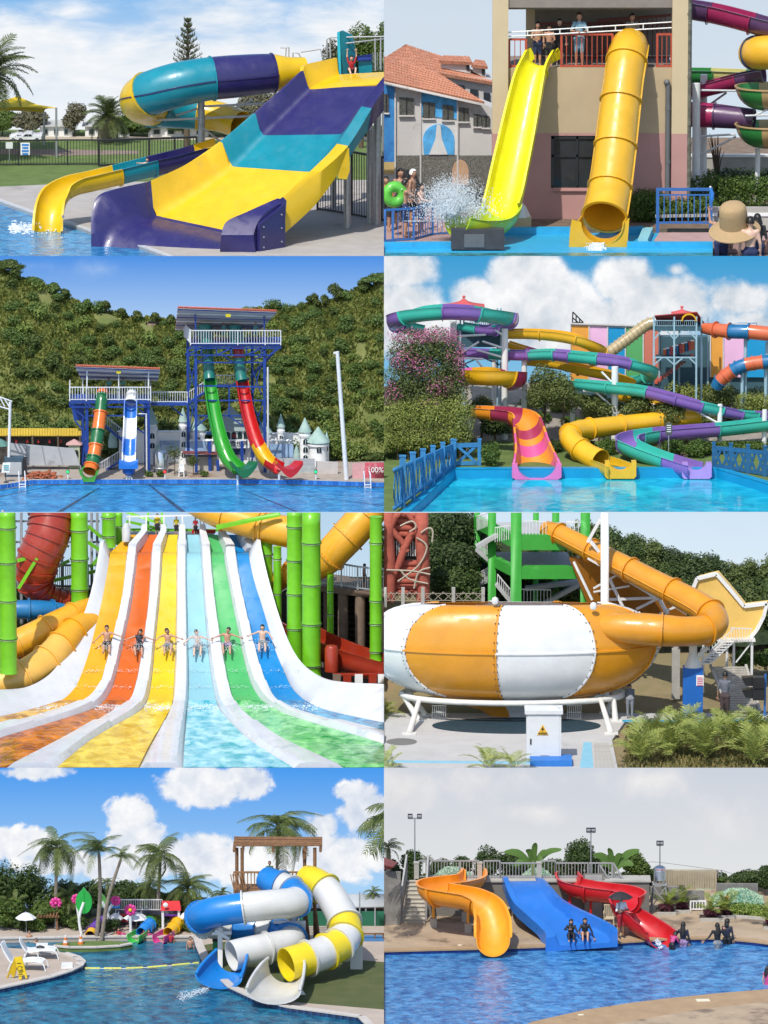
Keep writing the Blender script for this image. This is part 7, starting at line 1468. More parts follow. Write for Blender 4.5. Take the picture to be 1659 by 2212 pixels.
b=MB();c0=kp(1318,282,d0-.1);lp=[[c0+V((.26*cos(a)*k,o_,.26*sin(a)*k))for k,o_ in((1,0),(1.2,0),(1.2,.2),(1,.2))]for a in[pi*(i/14)for i in rng(15)]];b.loft(lp);b.mk('entry_arch',G_y4,pb)
bt=TG('beige_tube','ribbed beige tube slanting down from the start tower','water slide',kp(980,410,17));Z8(bt,[P_(1168,286,16.9,.21),P_(1130,300,16.9,.22),P_(1060,352,16.8,.22),P_(990,404,16.7,.22),P_(960,424,16.7,.22)],[(i/12 if i<12 else 1,0)for i in rng(1,13)],[gel('gel_beige',(.42,.33,.18))],0,360,.02,n=16,flange=0,fw=.03,fh=.03)
ot=TG('orange_blue_tube','burnt orange and blue tube leaving the start tower to the right','water slide',kf(1500,0,17));Z8(ot,[P_(1378,312,17,.2),P_(1430,318,16.6,.25),P_(1500,326,16.2,.27),P_(1580,328,16,.28),P_(1660,336,15.9,.28),P_(1780,350,15.9,.28)],[(.16,0),(.32,0),(.52,1),(1,0)],[G_or4,G_bl4],0,360,.02,n=18,flange=0);MB().tube([kp(1505,296,16),kp(1520,288,16),kp(1610,290,16),kp(1612,312,16)],.02,n=5).mk('guard_rail',G_bl4,ot)
o2=TG('orange_blue_tube','lower burnt orange and blue ribbed tube bending to the ground','water slide',kf(1450,0,16));Z8(o2,[P_(1436,566,16.2,.24),P_(1452,540,16.1,.25),P_(1492,505,16,.26),P_(1550,474,15.9,.26),P_(1640,458,15.9,.26),P_(1780,448,15.9,.26)],[(.09,1),(.18,0),(.28,0),(.34,1),(.43,1),(.52,0),(.62,0),(.7,1),(1,0)],[G_or4,G_bl4],0,360,.02,n=18,flange=0,fw=.03,fh=.03)
for th,px,d,y0 in((o2,1548,16,500),(o2,1650,16,480),(ot,1562,16.2,360),(ot,1655,16.2,372)):Y0(th,kf(px,0,d),kp(px,y0,d),.07,M_gst)
sb=TG('panel_building','long building clad in tall orange, pink, blue, green and rust panels','building',kf(1000,0,19.5));PC=[(.80,.36,.06),(.82,.48,.72),(.01,.30,.60),(.10,.40,.14),(.60,.19,.13)];xs=[806,886,966,1043,1120,1192];Mp_=[mat('panel_%d'%i,c_,rough=.5,var=.06,scale=.8)for i,c_ in enu(PC)];M_trim=mat('panel_trim',(.6,.6,.6),rough=.5)
for i,(a,c)in enu(list(zip(xs[:-1],xs[1:]))+[(1410,1466),(1466,1556),(1560,1660),(1662,1780)]):
 k=[0,1,2,3,4,0,1,2,3][i];ya,yb=(293+(a-806)*.03,293+(c-806)*.03)if a<1300 else(343,345);lo=540 if a<1300 else 524
 MB().poly([kp(a+2,ya,19.3),kp(c-2,yb,19.3),kp(c-2,lo,19.3),kp(a+2,lo,19.3)],(0,.08,0)).mk('panel',Mp_[k],sb);MB().beam(kp(a,ya,19.28),kp(a,lo,19.28),.05).mk('trim',M_trim,sb)
A,B2=kf(806,0,19.7),kf(1780,0,19.7);MB().box(((A.x+B2.x)/2,A.y,K.z0+kh(345,19.7)/2),(B2.x-A.x,.5,kh(345,19.7))).mk('body',M_dkst,sb);MB().poly([kp(806,288,19.2),kp(1195,302,19.2),kp(1195,320,19.6),kp(806,320,19.6)],(0,0,-.06)).mk('eave',M_trim,sb)
mt=TG('roof_mesh_mast','small dark lattice frame on the panel building roof','lattice',kp(830,290,19.3))
for a,c in(((814,290),(816,242)),((816,242),(860,286)),((830,258),(830,288)),((845,272),(845,288)),((814,266),(840,288)),((814,288),(862,288))):MB().beam(kp(*a,19.3),kp(*c,19.3),.05).mk('bar',M_black,mt)
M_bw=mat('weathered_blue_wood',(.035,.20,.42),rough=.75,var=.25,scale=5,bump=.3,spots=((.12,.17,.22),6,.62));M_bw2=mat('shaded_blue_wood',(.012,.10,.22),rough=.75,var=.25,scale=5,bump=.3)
def Zd(label,a,c,ha,hc,n,m,slat=3):
 a,c=V(a),V(c);th=TG('blue_plank_fence',label,'fence',a);up=lambda t:V((0,0,ha+(hc-ha)*t));w0=.055
 for i in rng(n+1):
  t=(i/n)**(1);q=a.lerp(c,t);h=up(t).z;sz=.17*(h/1.3)**.8;MB().box(q,(sz,sz,h),base=True).mk('post',m,th);MB().box(q+Z(h),(sz*1.15,sz*1.15,.05),base=True).mk('post_cap',m,th)
 for f,wd in((.80,.17),(.10,.15)):A,B2=a+up(0)*f,c+up(1)*f;MB().beam(A,B2,.07,wd).mk('rail',m,th)
 for i in rng(n):
  for j in rng(slat):
   t0,t1=(i+(j+.12)/slat)/n,(i+(j+.88)/slat)/n;p0,p1=a.lerp(c,t0),a.lerp(c,t1);h0,h1=up(t0).z,up(t1).z
   MB().beam(p0+Z(h0*.12),p1+Z(h1*.78),.03,.11).mk('slat',m,th);MB().beam(p1+V((0,-.035,h1*.12)),p0+V((0,-.035,h0*.78)),.03,.11).mk('slat',m,th)
 return th
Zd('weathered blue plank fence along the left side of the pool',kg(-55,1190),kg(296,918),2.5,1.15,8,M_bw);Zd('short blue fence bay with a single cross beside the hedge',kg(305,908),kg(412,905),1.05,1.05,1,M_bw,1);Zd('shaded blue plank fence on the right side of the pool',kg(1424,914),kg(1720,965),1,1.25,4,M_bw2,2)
L_bg=leaf('bougainvillea_leaf',(.03,.06,.02),(.12,.15,.05));L_fl=leaf('magenta_bract',(.28,.06,.17),(.48,.2,.34),.3);L_bam=leaf('feathery_green',(.09,.14,.03),(.24,.28,.08))
bv=TG('bougainvillea','tall bougainvillea mound covered in magenta blossom','bush',kf(180,0,12));d=12.2;lo=[(kp(px,py,d),(ks(d)*rx,.8,ks(d)*ry))for px,py,rx,ry in((120,420,110,100),(220,390,100,80),(290,440,60,90),(90,540,100,120),(220,520,130,130),(300,580,70,110),(60,650,100,100),(180,640,130,110))]
b=MB();rr=random.Random(1);Z4(b,lo,30000,.05,rr,shell=.15);b.mk('foliage',L_bg,bv,smooth=0)
b=MB();Z4(b,[(kp(px,py,d-.3),(ks(d)*rx,.7,ks(d)*ry))for px,py,rx,ry in((130,345,110,34),(230,340,90,36),(300,400,46,90),(85,440,70,60),(160,470,70,50),(40,590,50,60),(330,460,26,90),(240,560,70,50),(200,640,60,40))],4200,.042,rr,shell=.5);b.mk('blossom',L_fl,bv,smooth=0)
b=MB()
for i in rng(9):b.tube([kf(120+i*18,0,d),kp(90+i*28,480,d)],[.05,.02],n=5)
b.mk('stem',M_bark,bv)
fb_=TG('feathery_bush','pale feathery green bush in front of the bougainvillea','bush',kf(200,0,11));d=11.0;b=MB();Z4(b,[(kp(px,py,d),(ks(d)*rx,.6,ks(d)*ry))for px,py,rx,ry in((60,700,110,80),(200,690,130,90),(320,690,80,90),(130,780,150,60),(290,770,100,60),(20,790,80,60))],24000,.042,rr,shell=.1);b.mk('foliage',L_bam,fb_,smooth=0);b=MB();[b.tube([kf(60+i*45,0,d),kp(50+i*48,700,d)],[.04,.015],n=5)for i in rng(7)];b.mk('stem',M_bark,fb_)
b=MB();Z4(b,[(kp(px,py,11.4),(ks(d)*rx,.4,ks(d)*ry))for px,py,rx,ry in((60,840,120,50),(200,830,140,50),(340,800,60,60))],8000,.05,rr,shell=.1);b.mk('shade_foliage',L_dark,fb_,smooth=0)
def Zk(label,px,top,w_,d,lm,seed,n=3500,trunk=.45,sz=.055):return YZ('leafy_tree',label,kf(px,0,d),kh(top,d),ks(d)*w_,lm,M_bark,seed,n,sz,trunk,tr=.06)
L_t4=leaf('garden_leaf',(.04,.07,.02),(.13,.16,.05))
Zk('leafy tree between the pink slide and grey column',690,465,190,14.6,L_t4,1,6000);Zk('leafy tree right of the grey column',770,500,170,14.2,L_t4,2,4500);Zk('tree behind the white middle column',930,590,170,15,L_t4,3,4200);Zk('tree over the yellow flume among trunks',1100,590,180,14.4,L_t4,4,4200);Zk('thin tree between yellow tube and mint slide',1220,620,150,14,L_t4,5,3400);Zk('slim tree beside the sign',1310,640,130,14.6,L_t4,6,2600);Zk('tree behind the pink slide bend',480,660,160,14.5,L_dark,7,3500,.2);Zk('tree behind the bougainvillea at left',420,600,130,15.5,L_t4,8,2500)
for i,(px,d,w_,y0,lm,lb)in enu(((466,9.7,100,805,L_h2,'clipped green bush beside the single-cross fence bay'),(968,12.2,90,785,L_h2,'round bush beside the white middle column'),(1250,11.8,110,790,L_h2,'round bush under the mint slide'),(1350,11.6,120,795,L_h2,'bush right of the sign under the mint slide'),(1480,12.4,130,800,L_h2,'bush behind the shaded blue fence'),(1590,12.6,140,800,L_mid,'bush at the right behind the shaded blue fence'),(1400,12,90,800,L_mid,'small bush left of the shaded blue fence'),(610,12.5,110,800,L_dark,'dark bush behind the pink slide'),(720,12.8,150,790,L_dark,'dark bush under the leafy trees'),(850,13,150,790,L_dark,'dark bush left of the yellow tube bend'),(1080,13.2,160,790,L_dark,'dark bush behind the yellow tube'))):Z2('bush',lb,kf(px,0,d),(ks(d)*w_*.5,.5,kh(y0,d)),lm,20+i,1900,.05)
for i in rng(26):
 px=560+i*46+(i*29)%30;t=.15+((i*37)%60)/80;d=15.4+5.4*t;q=kp(px,500,d);q.z=K.z0+t*kh(560,21)*.9;Z2('bank_bush','low olive bush on the grey bank behind the flumes',q,(.55,.4,.55),[L_t4,L_bam,L_h2][i%3],60+i,900,.06,group='bushes on the grey bank')
for i,(x0,x1,y0,d)in enu(((1250,1480,545,17.2),(1420,1700,560,16.6),(1560,1800,590,15.8))):
 th=TG('scrub_strip',('olive scrub below the pale steel tower','olive scrub below the lower orange tube','olive scrub at the right above the mint flume')[i],'scrub',kf(x0,0,d));b=MB();k=7;Z4(b,[(kp(x0+(x1-x0)*j/k,y0+40+(j*13)%20,d),(.4,.4,.42))for j in rng(k+1)],4200,.05,rr);b.mk('foliage',[L_bam,L_t4,L_bam][i],th,smooth=0)
sn=TG('rule_sign','small dark rule sign on a thin pole above the mint slide','sign',kf(1231,0,11));d=10.9;MB().box(kp(1231,748,d),(.27,.03,.5)).mk('board',mat('slate_sign',(.07,.08,.08),rough=.5),sn);MB().beam(kf(1231,0,d+.03),kp(1231,720,d+.03),.03).mk('pole',M_galv,sn)
for i in rng(4):MB().box(kp(1231,732+i*9,d-.02),(.17,.012,.03)).mk('lettering',M_white,sn)
Z7('pavement',Z1([(1180,866),(1420,862),(1420,850),(1200,852)],.01),.01,M_pave2,.05,label='narrow paved path behind the mint slide')
YW()
# ==== six-lane racing slide between bamboo-green posts
YX(0,2)
sky('pale blue sky behind the racing slide','b9d6ee','cfe3f0',lowy=500)
P_=lambda px,py,d,r:(*kp(px,py,d),r)
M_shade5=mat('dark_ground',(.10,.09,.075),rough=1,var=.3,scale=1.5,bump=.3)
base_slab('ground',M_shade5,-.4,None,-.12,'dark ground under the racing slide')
G_w5=gel('gel_clean_white',(.60,.61,.63),spots=((.48,.51,.55),.9,.58));LC=[('yellow',(.70,.34,.006)),('orange',(.58,.11,.005)),('golden',(.72,.47,.008)),('ice_blue',(.24,.48,.55)),('green',(.07,.40,.12)),('blue',(.005,.20,.50))]
G_l5=[gel('lane_'+n_,c_)for n_,c_ in LC]
YD=[(1106,None),(1000,None),(930,None),(880,None),(850,None),(815,10.7),(760,11.6),(690,12.45),(600,13.35),(500,14.2),(400,14.95),(300,15.65),(220,16.2),(182,16.6),(172,17.2)]
LX={1106:[(-900,-560),(-330,20),(250,598),(792,1262),(1492,1960),(2200,2700)],1000:[(-480,-250),(-60,250),(378,652),(798,1092),(1240,1640),(1800,2150)],930:[(-200,10),(170,385),(490,694),(804,1012),(1128,1400),(1500,1740)],880:[(40,215),(330,475),(580,722),(808,966),(1062,1240),(1300,1490)],850:[(160,318),(412,535),(622,738),(811,944),(1034,1180),(1222,1378)],815:[(262,384),(452,562),(638,745),(814,934),(1012,1132),(1186,1318)],760:[(322,428),(484,580),(650,750),(816,922),(996,1094),(1160,1262)],690:[(356,448),(506,596),(660,754),(816,910),(982,1068),(1134,1228)],600:[(386,470),(526,610),(668,757),(814,899),(966,1046),(1108,1190)],500:[(412,496),(548,625),(678,759),(812,890),(950,1026),(1084,1160)],400:[(437,520),(568,638),(688,761),(810,882),(935,1005),(1060,1130)],300:[(456,534),(582,646),(696,762),(808,875),(924,986),(1040,1098)],220:[(470,542),(592,650),(701,762),(808,869),(917,971),(1028,1080)],182:[(475,546),(596,652),(703,763),(808,867),(914,967),(1023,1074)],172:[(478,548),(598,653),(704,763),(808,866),(913,966),(1022,1072)]}
def st5(i,side,j,up=.0,dx=.0):
 y,d=YD[j];d=K.gd(y)if d is None else d;q=kp(LX[y][i][side]+dx,y,d);return q+Z(up)
rs=TG('racing_slide','six-lane racing slide in yellow, orange, gold, ice blue, green and blue','water slide',kg(830,860));NJ=len(YD)
def strip(fn,name,m,per=5,smooth=50):
 rows=[fn(j)for j in rng(NJ)];tr=[cat([tuple(r_[k])for r_ in rows],per)for k in rng(len(rows[0]))]
 return MB().loft([[V(t[i])for t in tr]for i in rng(len(tr[0]))]).mk(name,m,rs,smooth=smooth)
for i in rng(6):strip(lambda j:[st5(i,0,j),st5(i,1,j),st5(i,1,j)-V((0,.05,.06)),st5(i,0,j)-V((0,.05,.06))],'lane_bed',G_l5[i])
DV=.24
for i in rng(5):
 def dv(j,k):
  a,c=st5(i,1,j),st5(i+1,0,j);w_=(c-a);up=V((0,-.02,DV*k));return[a-Z(.05),a+w_*.16+up,a+w_*.3+up*1.1,a+w_*.7+up*1.1,c-w_*.16+up,c-Z(.05)]
 for j0,j1 in((0,2),(2,4),(4,6),(6,7),(7,8),(8,9),(9,10),(10,11),(11,12),(12,14)):
  rows=[dv(j,(.9 if j>3 else .8)+.38*(j-j0)/(j1-j0))for j in rng(j0,j1+1)]
  if len(rows)==2:rows=[rows[0],[x.lerp(y,.5)-Z(.03)for x,y in zip(*rows)],rows[1]]
  tr=[cat([tuple(r_[q])for r_ in rows],4)for q in rng(6)];MB().loft([[V(t[n_])for t in tr]for n_ in rng(len(tr[0]))]).mk('divider',G_w5,rs,smooth=40)
LO={1106:(-1400,990),1000:(-800,860),930:(-420,800),880:(-130,778),850:(0,768),815:(120,758),760:(210,715),690:(268,655),600:(318,575),500:(362,476),400:(398,375),300:(424,268),220:(440,175),182:(448,128),172:(456,118)}
RO={1106:(2900,980),1000:(2400,850),930:(1950,775),880:(1680,745),850:(1520,738),815:(1400,722),760:(1322,680),690:(1272,628),600:(1232,555),500:(1196,458),400:(1166,360),300:(1138,255),220:(1118,165),182:(1110,116),172:(1104,106)}
def wl(side):
 def f(j):
  y,d=YD[j];d=K.gd(y)if d is None else d;a=st5(0 if side<0 else 5,0 if side<0 else 1,j);tp=(LO if side<0 else RO)[y];o=kp(*tp,d);ow=V((side*.12,0,0));return[a-Z(.05),a.lerp(o,.45)-V((side*-.0,0,.03)),o,o+ow,o+ow-Z(.2),a+V((side*.02,0,-.12))]
 return f
strip(wl(-1),'side_wall',G_w5);strip(wl(1),'side_wall',G_w5)
UX=[(555,605),(640,690),(722,768),(806,858),(893,940),(975,1026)]
for i,(a,c)in enu(UX):
 b=MB();q=[kp(LX[172][i][0],174,17.3),kp(LX[172][i][1],174,17.3),kp(c,98,18.2),kp(a,98,18.2)];b.poly(q,(0,.04,-.08));b.mk('upper_lane',G_l5[i],rs)
 x0=UX[i][1];x1=UX[i+1][0]if i<5 else 1050;b=MB();lp=[]
 for px,py,d,w_ in(((LX[172][i][1]+(LX[172][i+1][0]if i<5 else 1100))/2,150,17.1,22),((x0+x1)/2,92,18,17),((x0+x1)/2,66,18.4,13)):
  c0=kp(px,py,d);s=ks(d)*w_;lp.append([c0+V((-s,0,-.25)),c0+V((-s*.8,0,.12)),c0+V((s*.8,0,.12)),c0+V((s,0,-.25))])
 b.loft(lp);b.mk('upper_divider',G_w5,rs)
for px,py in((545,70),(470,140),(1090,108),(1060,90)):c0=kp(px,py,17.6);MB().lathe([(.16,-.5),(.17,0),(.1,.16),(.02,.2)],c0,12).mk('bull_nose',G_w5,rs)
W5=[YY('runout_water_%d'%i,c1,c2,(1.8,.7),.3,.05,4)for i,(c1,c2)in enu((((.34,.13,.003),(.80,.46,.04)),((.22,.035,.002),(.70,.20,.01)),((.55,.36,.006),(.86,.68,.08)),((.03,.36,.46),(.45,.74,.80)),((.01,.32,.06),(.30,.72,.28)),((.005,.12,.30),(.06,.38,.60))))]
for i in rng(6):
 rows=[[st5(i,0,j,.05),st5(i,1,j,.05),st5(i,1,j,.02),st5(i,0,j,.02)]for j in rng(0,5)]+[[st5(i,0,5,.02),st5(i,1,5,.02),st5(i,1,5,.005),st5(i,0,5,.005)]]
 tr=[cat([tuple(r_[k])for r_ in rows],4)for k in rng(4)];MB().loft([[V(t[n_])for t in tr]for n_ in rng(len(tr[0]))]).mk('runout_water',W5[i],rs)
b=MB();rr=random.Random(4)
for i in rng(6):
 for _ in rng(240):
  t=rr.random();q=st5(i,0,4).lerp(st5(i,1,4),t)+V((0,rr.gauss(.1,.4),.05+abs(rr.gauss(0,.025))));b.ball(q,(rr.uniform(.01,.045),.03,rr.uniform(.005,.02)),n=4)
 for yy in(690,760):
  for _ in rng(40):j=[y for y,_ in YD].index(yy);t=rr.random();q=st5(i,0,j).lerp(st5(i,1,j),t)+V((0,-.03+rr.gauss(0,.05),.03))+V((0,.6,-.6))*rr.gauss(0,.12);b.ball(q,(rr.uniform(.01,.035),.02,.006),n=4)
Z6(b.mk('foam_line',M_foam,rs),'stuff')
PX5=[(462,588,1.28,'boy in black shorts riding the yellow lane with arms out',C_blk,M_skin,0),(602,590,1.25,'long-haired child in dark striped suit riding the orange lane',C_navy,M_skin,.16),(725,590,1.22,'child in grey print shorts riding the golden lane',C_gry,M_skin,.04),(853,592,1.22,'child behind a burst of spray riding the ice blue lane',C_gry,M_skin2,0),(982,590,1.26,'laughing boy in blue print shorts riding the green lane',C_purp,M_skin,0),(1134,584,1.24,'child in grey shorts waving on the blue lane',C_gry,M_skin2,.03)]
spl=[]
for k,(px,py,H,lb,bt_,sk,lg_)in enu(PX5):
 po=dict(SIT);po.update(elL=(-.20,-.06,.315),haL=(-.335,-.08,.27),elR=(.20,-.06,.315),haR=(.335,-.08,.27),chest=(0,.0,.29),neck=(0,.0,.38),head=(0,-.02,.465),shL=(-.09,0,.345),shR=(.09,0,.345),knL=(-.07,-.24,.10),knR=(.07,-.24,.10),anL=(-.08,-.40,-.09),anR=(.08,-.40,-.09),toL=(-.09,-.46,-.04),toR=(.09,-.46,-.04))
 if k in(1,4):po.update(head=(.03,-.04,.46),knL=(-.11,-.22,.13))
 if k in(2,3):po.update(head=(-.02,-.03,.465),haL=(-.32,-.12,.22),knR=(.1,-.22,.14))
 if k==0:po.update(elL=(-.18,-.08,.27),haL=(-.30,-.12,.16))
 if k==5:po.update(elR=(.17,-.1,.33),haR=(.22,-.16,.24))
 q=kp(px,py-2+(-5,6,1,5,-2,-7)[k],13.40-(-.05,.06,.01,.05,-.02,-.07)[k]);Z9(lb,q,H*1.2,0,sk,C_navy if k==1 else None,bt_,M_hair,po,0,1,lg_,lift=.0)
 b=MB()
 for _ in rng(260 if k!=3 else 900):b.ball(kp(px+rr.gauss(0,22),py-8+rr.gauss(0,13)-(abs(rr.gauss(0,34))if k==3 else 0),13.2+rr.uniform(-.3,.1)),rr.uniform(.004,.015),n=4)
 ZC(b.mk('water_spray',M_foam),('spray round the legs of the rider in yellow lane','spray round the rider in the orange lane','spray round the rider in the golden lane','tall white spray in front of the ice blue lane rider','spray round the boy in green lane','spray round the rider in the blue lane')[k],'water spray',kind='stuff')
M_bam=mat('bamboo_green_paint',(.16,.50,.015),rough=.38,var=.12,scale=2,coat=.2);M_node=mat('bamboo_joint',(.05,.13,.02),rough=.6);M_nodew=mat('bamboo_joint_pale',(.5,.6,.4),rough=.6)
def ZH(label,px,y0,y1,d,rpx,nodes):
 s=ks(d);r=rpx*s;B_=kp(px,y1,d)if y1 else kf(px,-.12,d);T_=kp(px,y0,d);B_=V((B_.x,B_.y,min(B_.z,K.z0-.12)if not y1 else B_.z));th=TG('bamboo_post',label,'post',B_);ys=[T_.z]+[kp(px,n_,d).z for n_ in nodes if kp(px,n_,d).z>B_.z]+[B_.z]
 for a,c in zip(ys[:-1],ys[1:]):h=c-a;MB().lathe([(r*1.05,a-B_.z),(r*.98,a-B_.z+h*.08),(r*.97,a-B_.z+h*.5),(r*.98,a-B_.z+h*.92),(r*1.05,c-B_.z)],B_,20).mk('culm',M_bam,th)
 for z in ys[1:-1]:MB().lathe([(r*1,z-B_.z-.035),(r*1.12,z-B_.z-.02),(r*1.12,z-B_.z+.0),(r*1,z-B_.z+.012)],B_,20,caps=False).mk('joint',M_node,th);MB().lathe([(r*1.06,z-B_.z-.06),(r*1.08,z-B_.z-.05),(r*1.06,z-B_.z-.036)],B_,20,caps=False).mk('joint_line',M_nodew,th)
 return th
ZH('thick bamboo-green post at the left edge',37,-30,695,11,38,(65,215,380,545));ZH('thick bamboo-green post beside the red spiral',345,-30,398,16.2,38,(75,200,330));ZH('bamboo-green post behind the yellow lane wall',470,-30,150,17.6,30,(20,100));ZH('slim bamboo-green post behind the white bull nose',514,-30,140,18.4,16,(60,));ZH('bamboo-green post left of the thickest pair on the right',1275,-30,655,14.2,35,(60,205,350,500));ZH('thickest bamboo-green post right of the blue lane',1346,-30,705,13.2,41,(130,310,480,660));ZH('short bamboo-green post behind the blue lane wall',1150,108,365,17,29,(180,300));ZH('slender bamboo-green post left of the thick pair',1199,150,525,16,18,(200,350,470));ZH('bamboo-green post at the right edge by the deck',1624,20,640,14,27,(130,380,480,600));ZH('thin bamboo-green post under the yellow tube',1428,270,552,15.5,14,(340,440))
G_r5=gel('gel_brick_red',(.33,.032,.012));G_y5=gel('gel_honey',(.74,.36,.02));G_b5=gel('gel_deep_azure',(.01,.16,.38));G_yo=gel('gel_honey_pale',(.78,.44,.08))
rt=TG('red_spiral_tube','brick red corrugated tube twisting down behind the left posts','water slide',kf(200,0,16));Z8(rt,[P_(200,-90,17,.78),P_(222,20,16.6,.80),P_(205,110,16.3,.80),P_(165,205,16.2,.78),P_(150,290,16.4,.68),P_(185,350,16.6,.5),P_(250,378,16.8,.36),P_(330,385,17,.3)],[(i/15 if i<15 else 1,0)for i in rng(1,16)],[G_r5],0,360,.03,n=22,flange=0,fw=.05,fh=.04,bolts=18)
bt5=TG('blue_tube','deep azure tube low behind the left bamboo posts','water slide',kf(170,0,15.5));Z8(bt5,[P_(20,420,15.6,.3),P_(120,422,15.6,.34),P_(200,425,15.8,.34),P_(300,440,16.2,.32)],[(.35,0),(.7,0),(1,0)],[G_b5],0,360,.03,n=18,flange=0)
y1_=TG('honey_tube','honey yellow tube behind the upper left wall of the slide','water slide',kf(230,0,14));Z8(y1_,[P_(420,410,16,.40),P_(330,440,15.2,.42),P_(240,486,14.6,.48),P_(150,535,14.2,.52),P_(40,585,13.9,.54),P_(-60,620,13.8,.54)],[(.25,0),(.5,0),(.75,0),(1,0)],[G_y5],0,360,.03,n=22,flange=0,fw=.05,fh=.05,bolts=22)
y2_=TG('honey_tube','pale honey tube with bolted joints beside the white wall','water slide',kf(180,0,12.5));Z8(y2_,[P_(410,470,15,.42),P_(330,505,14.2,.46),P_(270,570,13.5,.54),P_(205,640,12.8,.58),P_(120,700,12.2,.6),P_(20,738,11.9,.58),P_(-80,750,11.9,.56)],[(.2,0),(.36,0),(.52,1),(.72,1),(1,1)],[G_y5,G_yo],0,360,.03,n=24,flange=0,fw=.05,fh=.05,bolts=24)
y3_=TG('honey_tube','big honey tube curving down behind the right bamboo pair','water slide',kf(1450,0,16));Z8(y3_,[P_(1660,-90,16.5,.62),P_(1560,40,16,.64),P_(1470,140,15.8,.62),P_(1400,210,15.9,.58),P_(1320,250,16.4,.5),P_(1240,275,17,.42),P_(1190,310,17.4,.36)],[(.2,0),(.36,0),(.52,0),(.68,0),(.84,0),(1,0)],[G_y5],0,360,.03,n=24,flange=0,fw=.05,fh=.05,bolts=24)
y4_=TG('honey_tube','honey tube crossing the sky above the green lane','water slide',kf(1100,0,17));Z8(y4_,[P_(820,-60,18.2,.5),P_(930,0,17.8,.52),P_(1040,36,17.4,.54),P_(1150,66,17,.56),P_(1260,90,16.6,.56),P_(1360,110,16.5,.5)],[(.3,0),(.58,0),(.62,0),(1,0)],[G_y5],0,360,.03,n=24,flange=0,fw=.05,fh=.05,bolts=24)
def Ze(th,a,c,w_,m=None):return MB().beam(kp(*a),kp(*c),w_).mk('beam',m or M_bam,th)
sc_=TG('green_scaffold','green and grey steel framework behind the left bamboo posts','scaffold',kf(250,0,18));Mgs=mat('grey_scaffold',(.16,.17,.18),rough=.5)
for a,c in(((75,210,15.6),(235,170,15.6)),((80,330,15.4),(160,200,15.4)),((210,300,18),(440,250,18)),((215,80,18.2),(330,90,18.2)),((380,130,18.2),(470,190,18.2)),((390,240,18.2),(450,170,18.2)),((380,60,18.3),(440,110,18.3)),((215,250,18),(300,210,18))):Ze(sc_,a,c,.12)
for px in(60,92,268,396,420):Ze(sc_,(px,-30,18.6),(px,480,18.6),.1,Mgs)
for py in(40,130,230,320):Ze(sc_,(50,py,18.7),(430,py,18.7),.07,Mgs)
for i in rng(22):MB().beam(kp(212+i*9,330,18.4),kp(212+i*9,235,18.4),.03).mk('bar',Mgs,sc_)
us=TG('start_deck','green framed start deck with white posts at the slide head','deck',kf(700,0,19));
for a,c in(((545,0,19),(720,60,19)),((545,40,19),(720,78,19)),((560,76,19),(1060,80,19)),((640,0,19.2),(640,80,19.2)),((700,-10,19.2),(700,80,19.2))):Ze(us,a,c,.09)
for px in(560,632,708,788,866):Ze(us,(px,92,18.6),(px,12,18.6),.06,M_white)
Ze(us,(545,20,18.6),(880,14,18.6),.05,M_white)
Ze(us,(935,66,16.2),(1210,8,16.2),.16)
MB().box(kp(880,84,18.9),(.9,.1,.14)).mk('red_panel',G_r3,us);MB().box(kp(700,100,19.4),(4,.8,.2)).mk('deck',Mgs,us)
C_yel=mat('yellow_shirt',(.65,.5,.03),rough=.9)
for px,H_,tp,lb in((845,.75,C_rd,'lifeguard in red at the slide head'),(762,.8,C_yel,'lifeguard in yellow at the slide head'),(680,.9,C_yel,'waiting child in yellow behind the start deck rail'),(880,.55,C_yel,'small child in yellow beside the red panel')):Z9(lb,kp(px,104,18.75),H_,0,M_skin2,tp,C_dk,M_hair,None,1,1,voxel=.018,fingers=False)
rd=TG('timber_deck','raised deck with grey railing and brown columns on the right','deck',kf(1550,0,17));M_brn=mat('brown_column',(.20,.14,.10),rough=.85,var=.2)
A=kp(1380,318,16.6);B2=kp(1800,372,15.6);MB().poly([A,B2,B2+V((0,2.5,0)),A+V((0,2.5,0))],(0,0,-.22)).mk('deck',M_brn,rd)
Z5(rd,[kp(1385,312,16.6),kp(1475,322,16.4),kp(1545,334,16.2),kp(1800,364,15.6)],.88,.1,M_galv,rw=.06,bw=.02)
for px,d in((1482,16.6),(1556,16.4),(1420,17.2),(1640,16.2)):MB().tube([kf(px,-.12,d),kp(px,345,d)],.2,n=12).mk('column',M_brn,rd)
MB().box(kp(1560,470,18.6),(4.5,.2,3.4)).mk('dark_wall',mat('dark_timber',(.03,.025,.02),rough=.9),rd)
for i in rng(9):MB().box(kp(1560,400+i*26,18.4),(4.4,.06,.14)).mk('slat',mat('dark_slat',(.05,.04,.032),rough=.9),rd)
Z9('bather walking along the raised deck on the right',kp(1574,332,16.9),1,1.2,M_skin,None,C_dk,M_hair,None,0,1,voxel=.016,fingers=False)
r2=TG('red_slide','brick red open slide low on the right behind the white wall','water slide',kf(1550,0,13));Z8(r2,[P_(1215,470,16.6,.4),P_(1330,540,15.2,.5),P_(1450,600,14.2,.55),P_(1560,640,13.6,.58),P_(1720,690,13.2,.6)],[(.3,0),(.6,0),(1,0)],[G_r5],175,365,.05,n=14,rise=.4,lip=.08,flange=0,fw=.12,fh=.06)
MB().lathe([(.0,0),(.26,.02),(.26,.9),(.2,1)],kp(1432,690,13),14).mk('rounded_panel',G_r5,r2)
for px,m in((1455,M_brn),(1500,G_r5),(1550,M_white),(1610,G_r5),(1650,M_white)):MB().box(kp(px,718,12.6),(.3,.2,.34)).mk('block',m,r2)
MB().beam(kp(1440,702,12.6),kp(1720,700,12.6),.1).mk('rail',G_r5,r2)
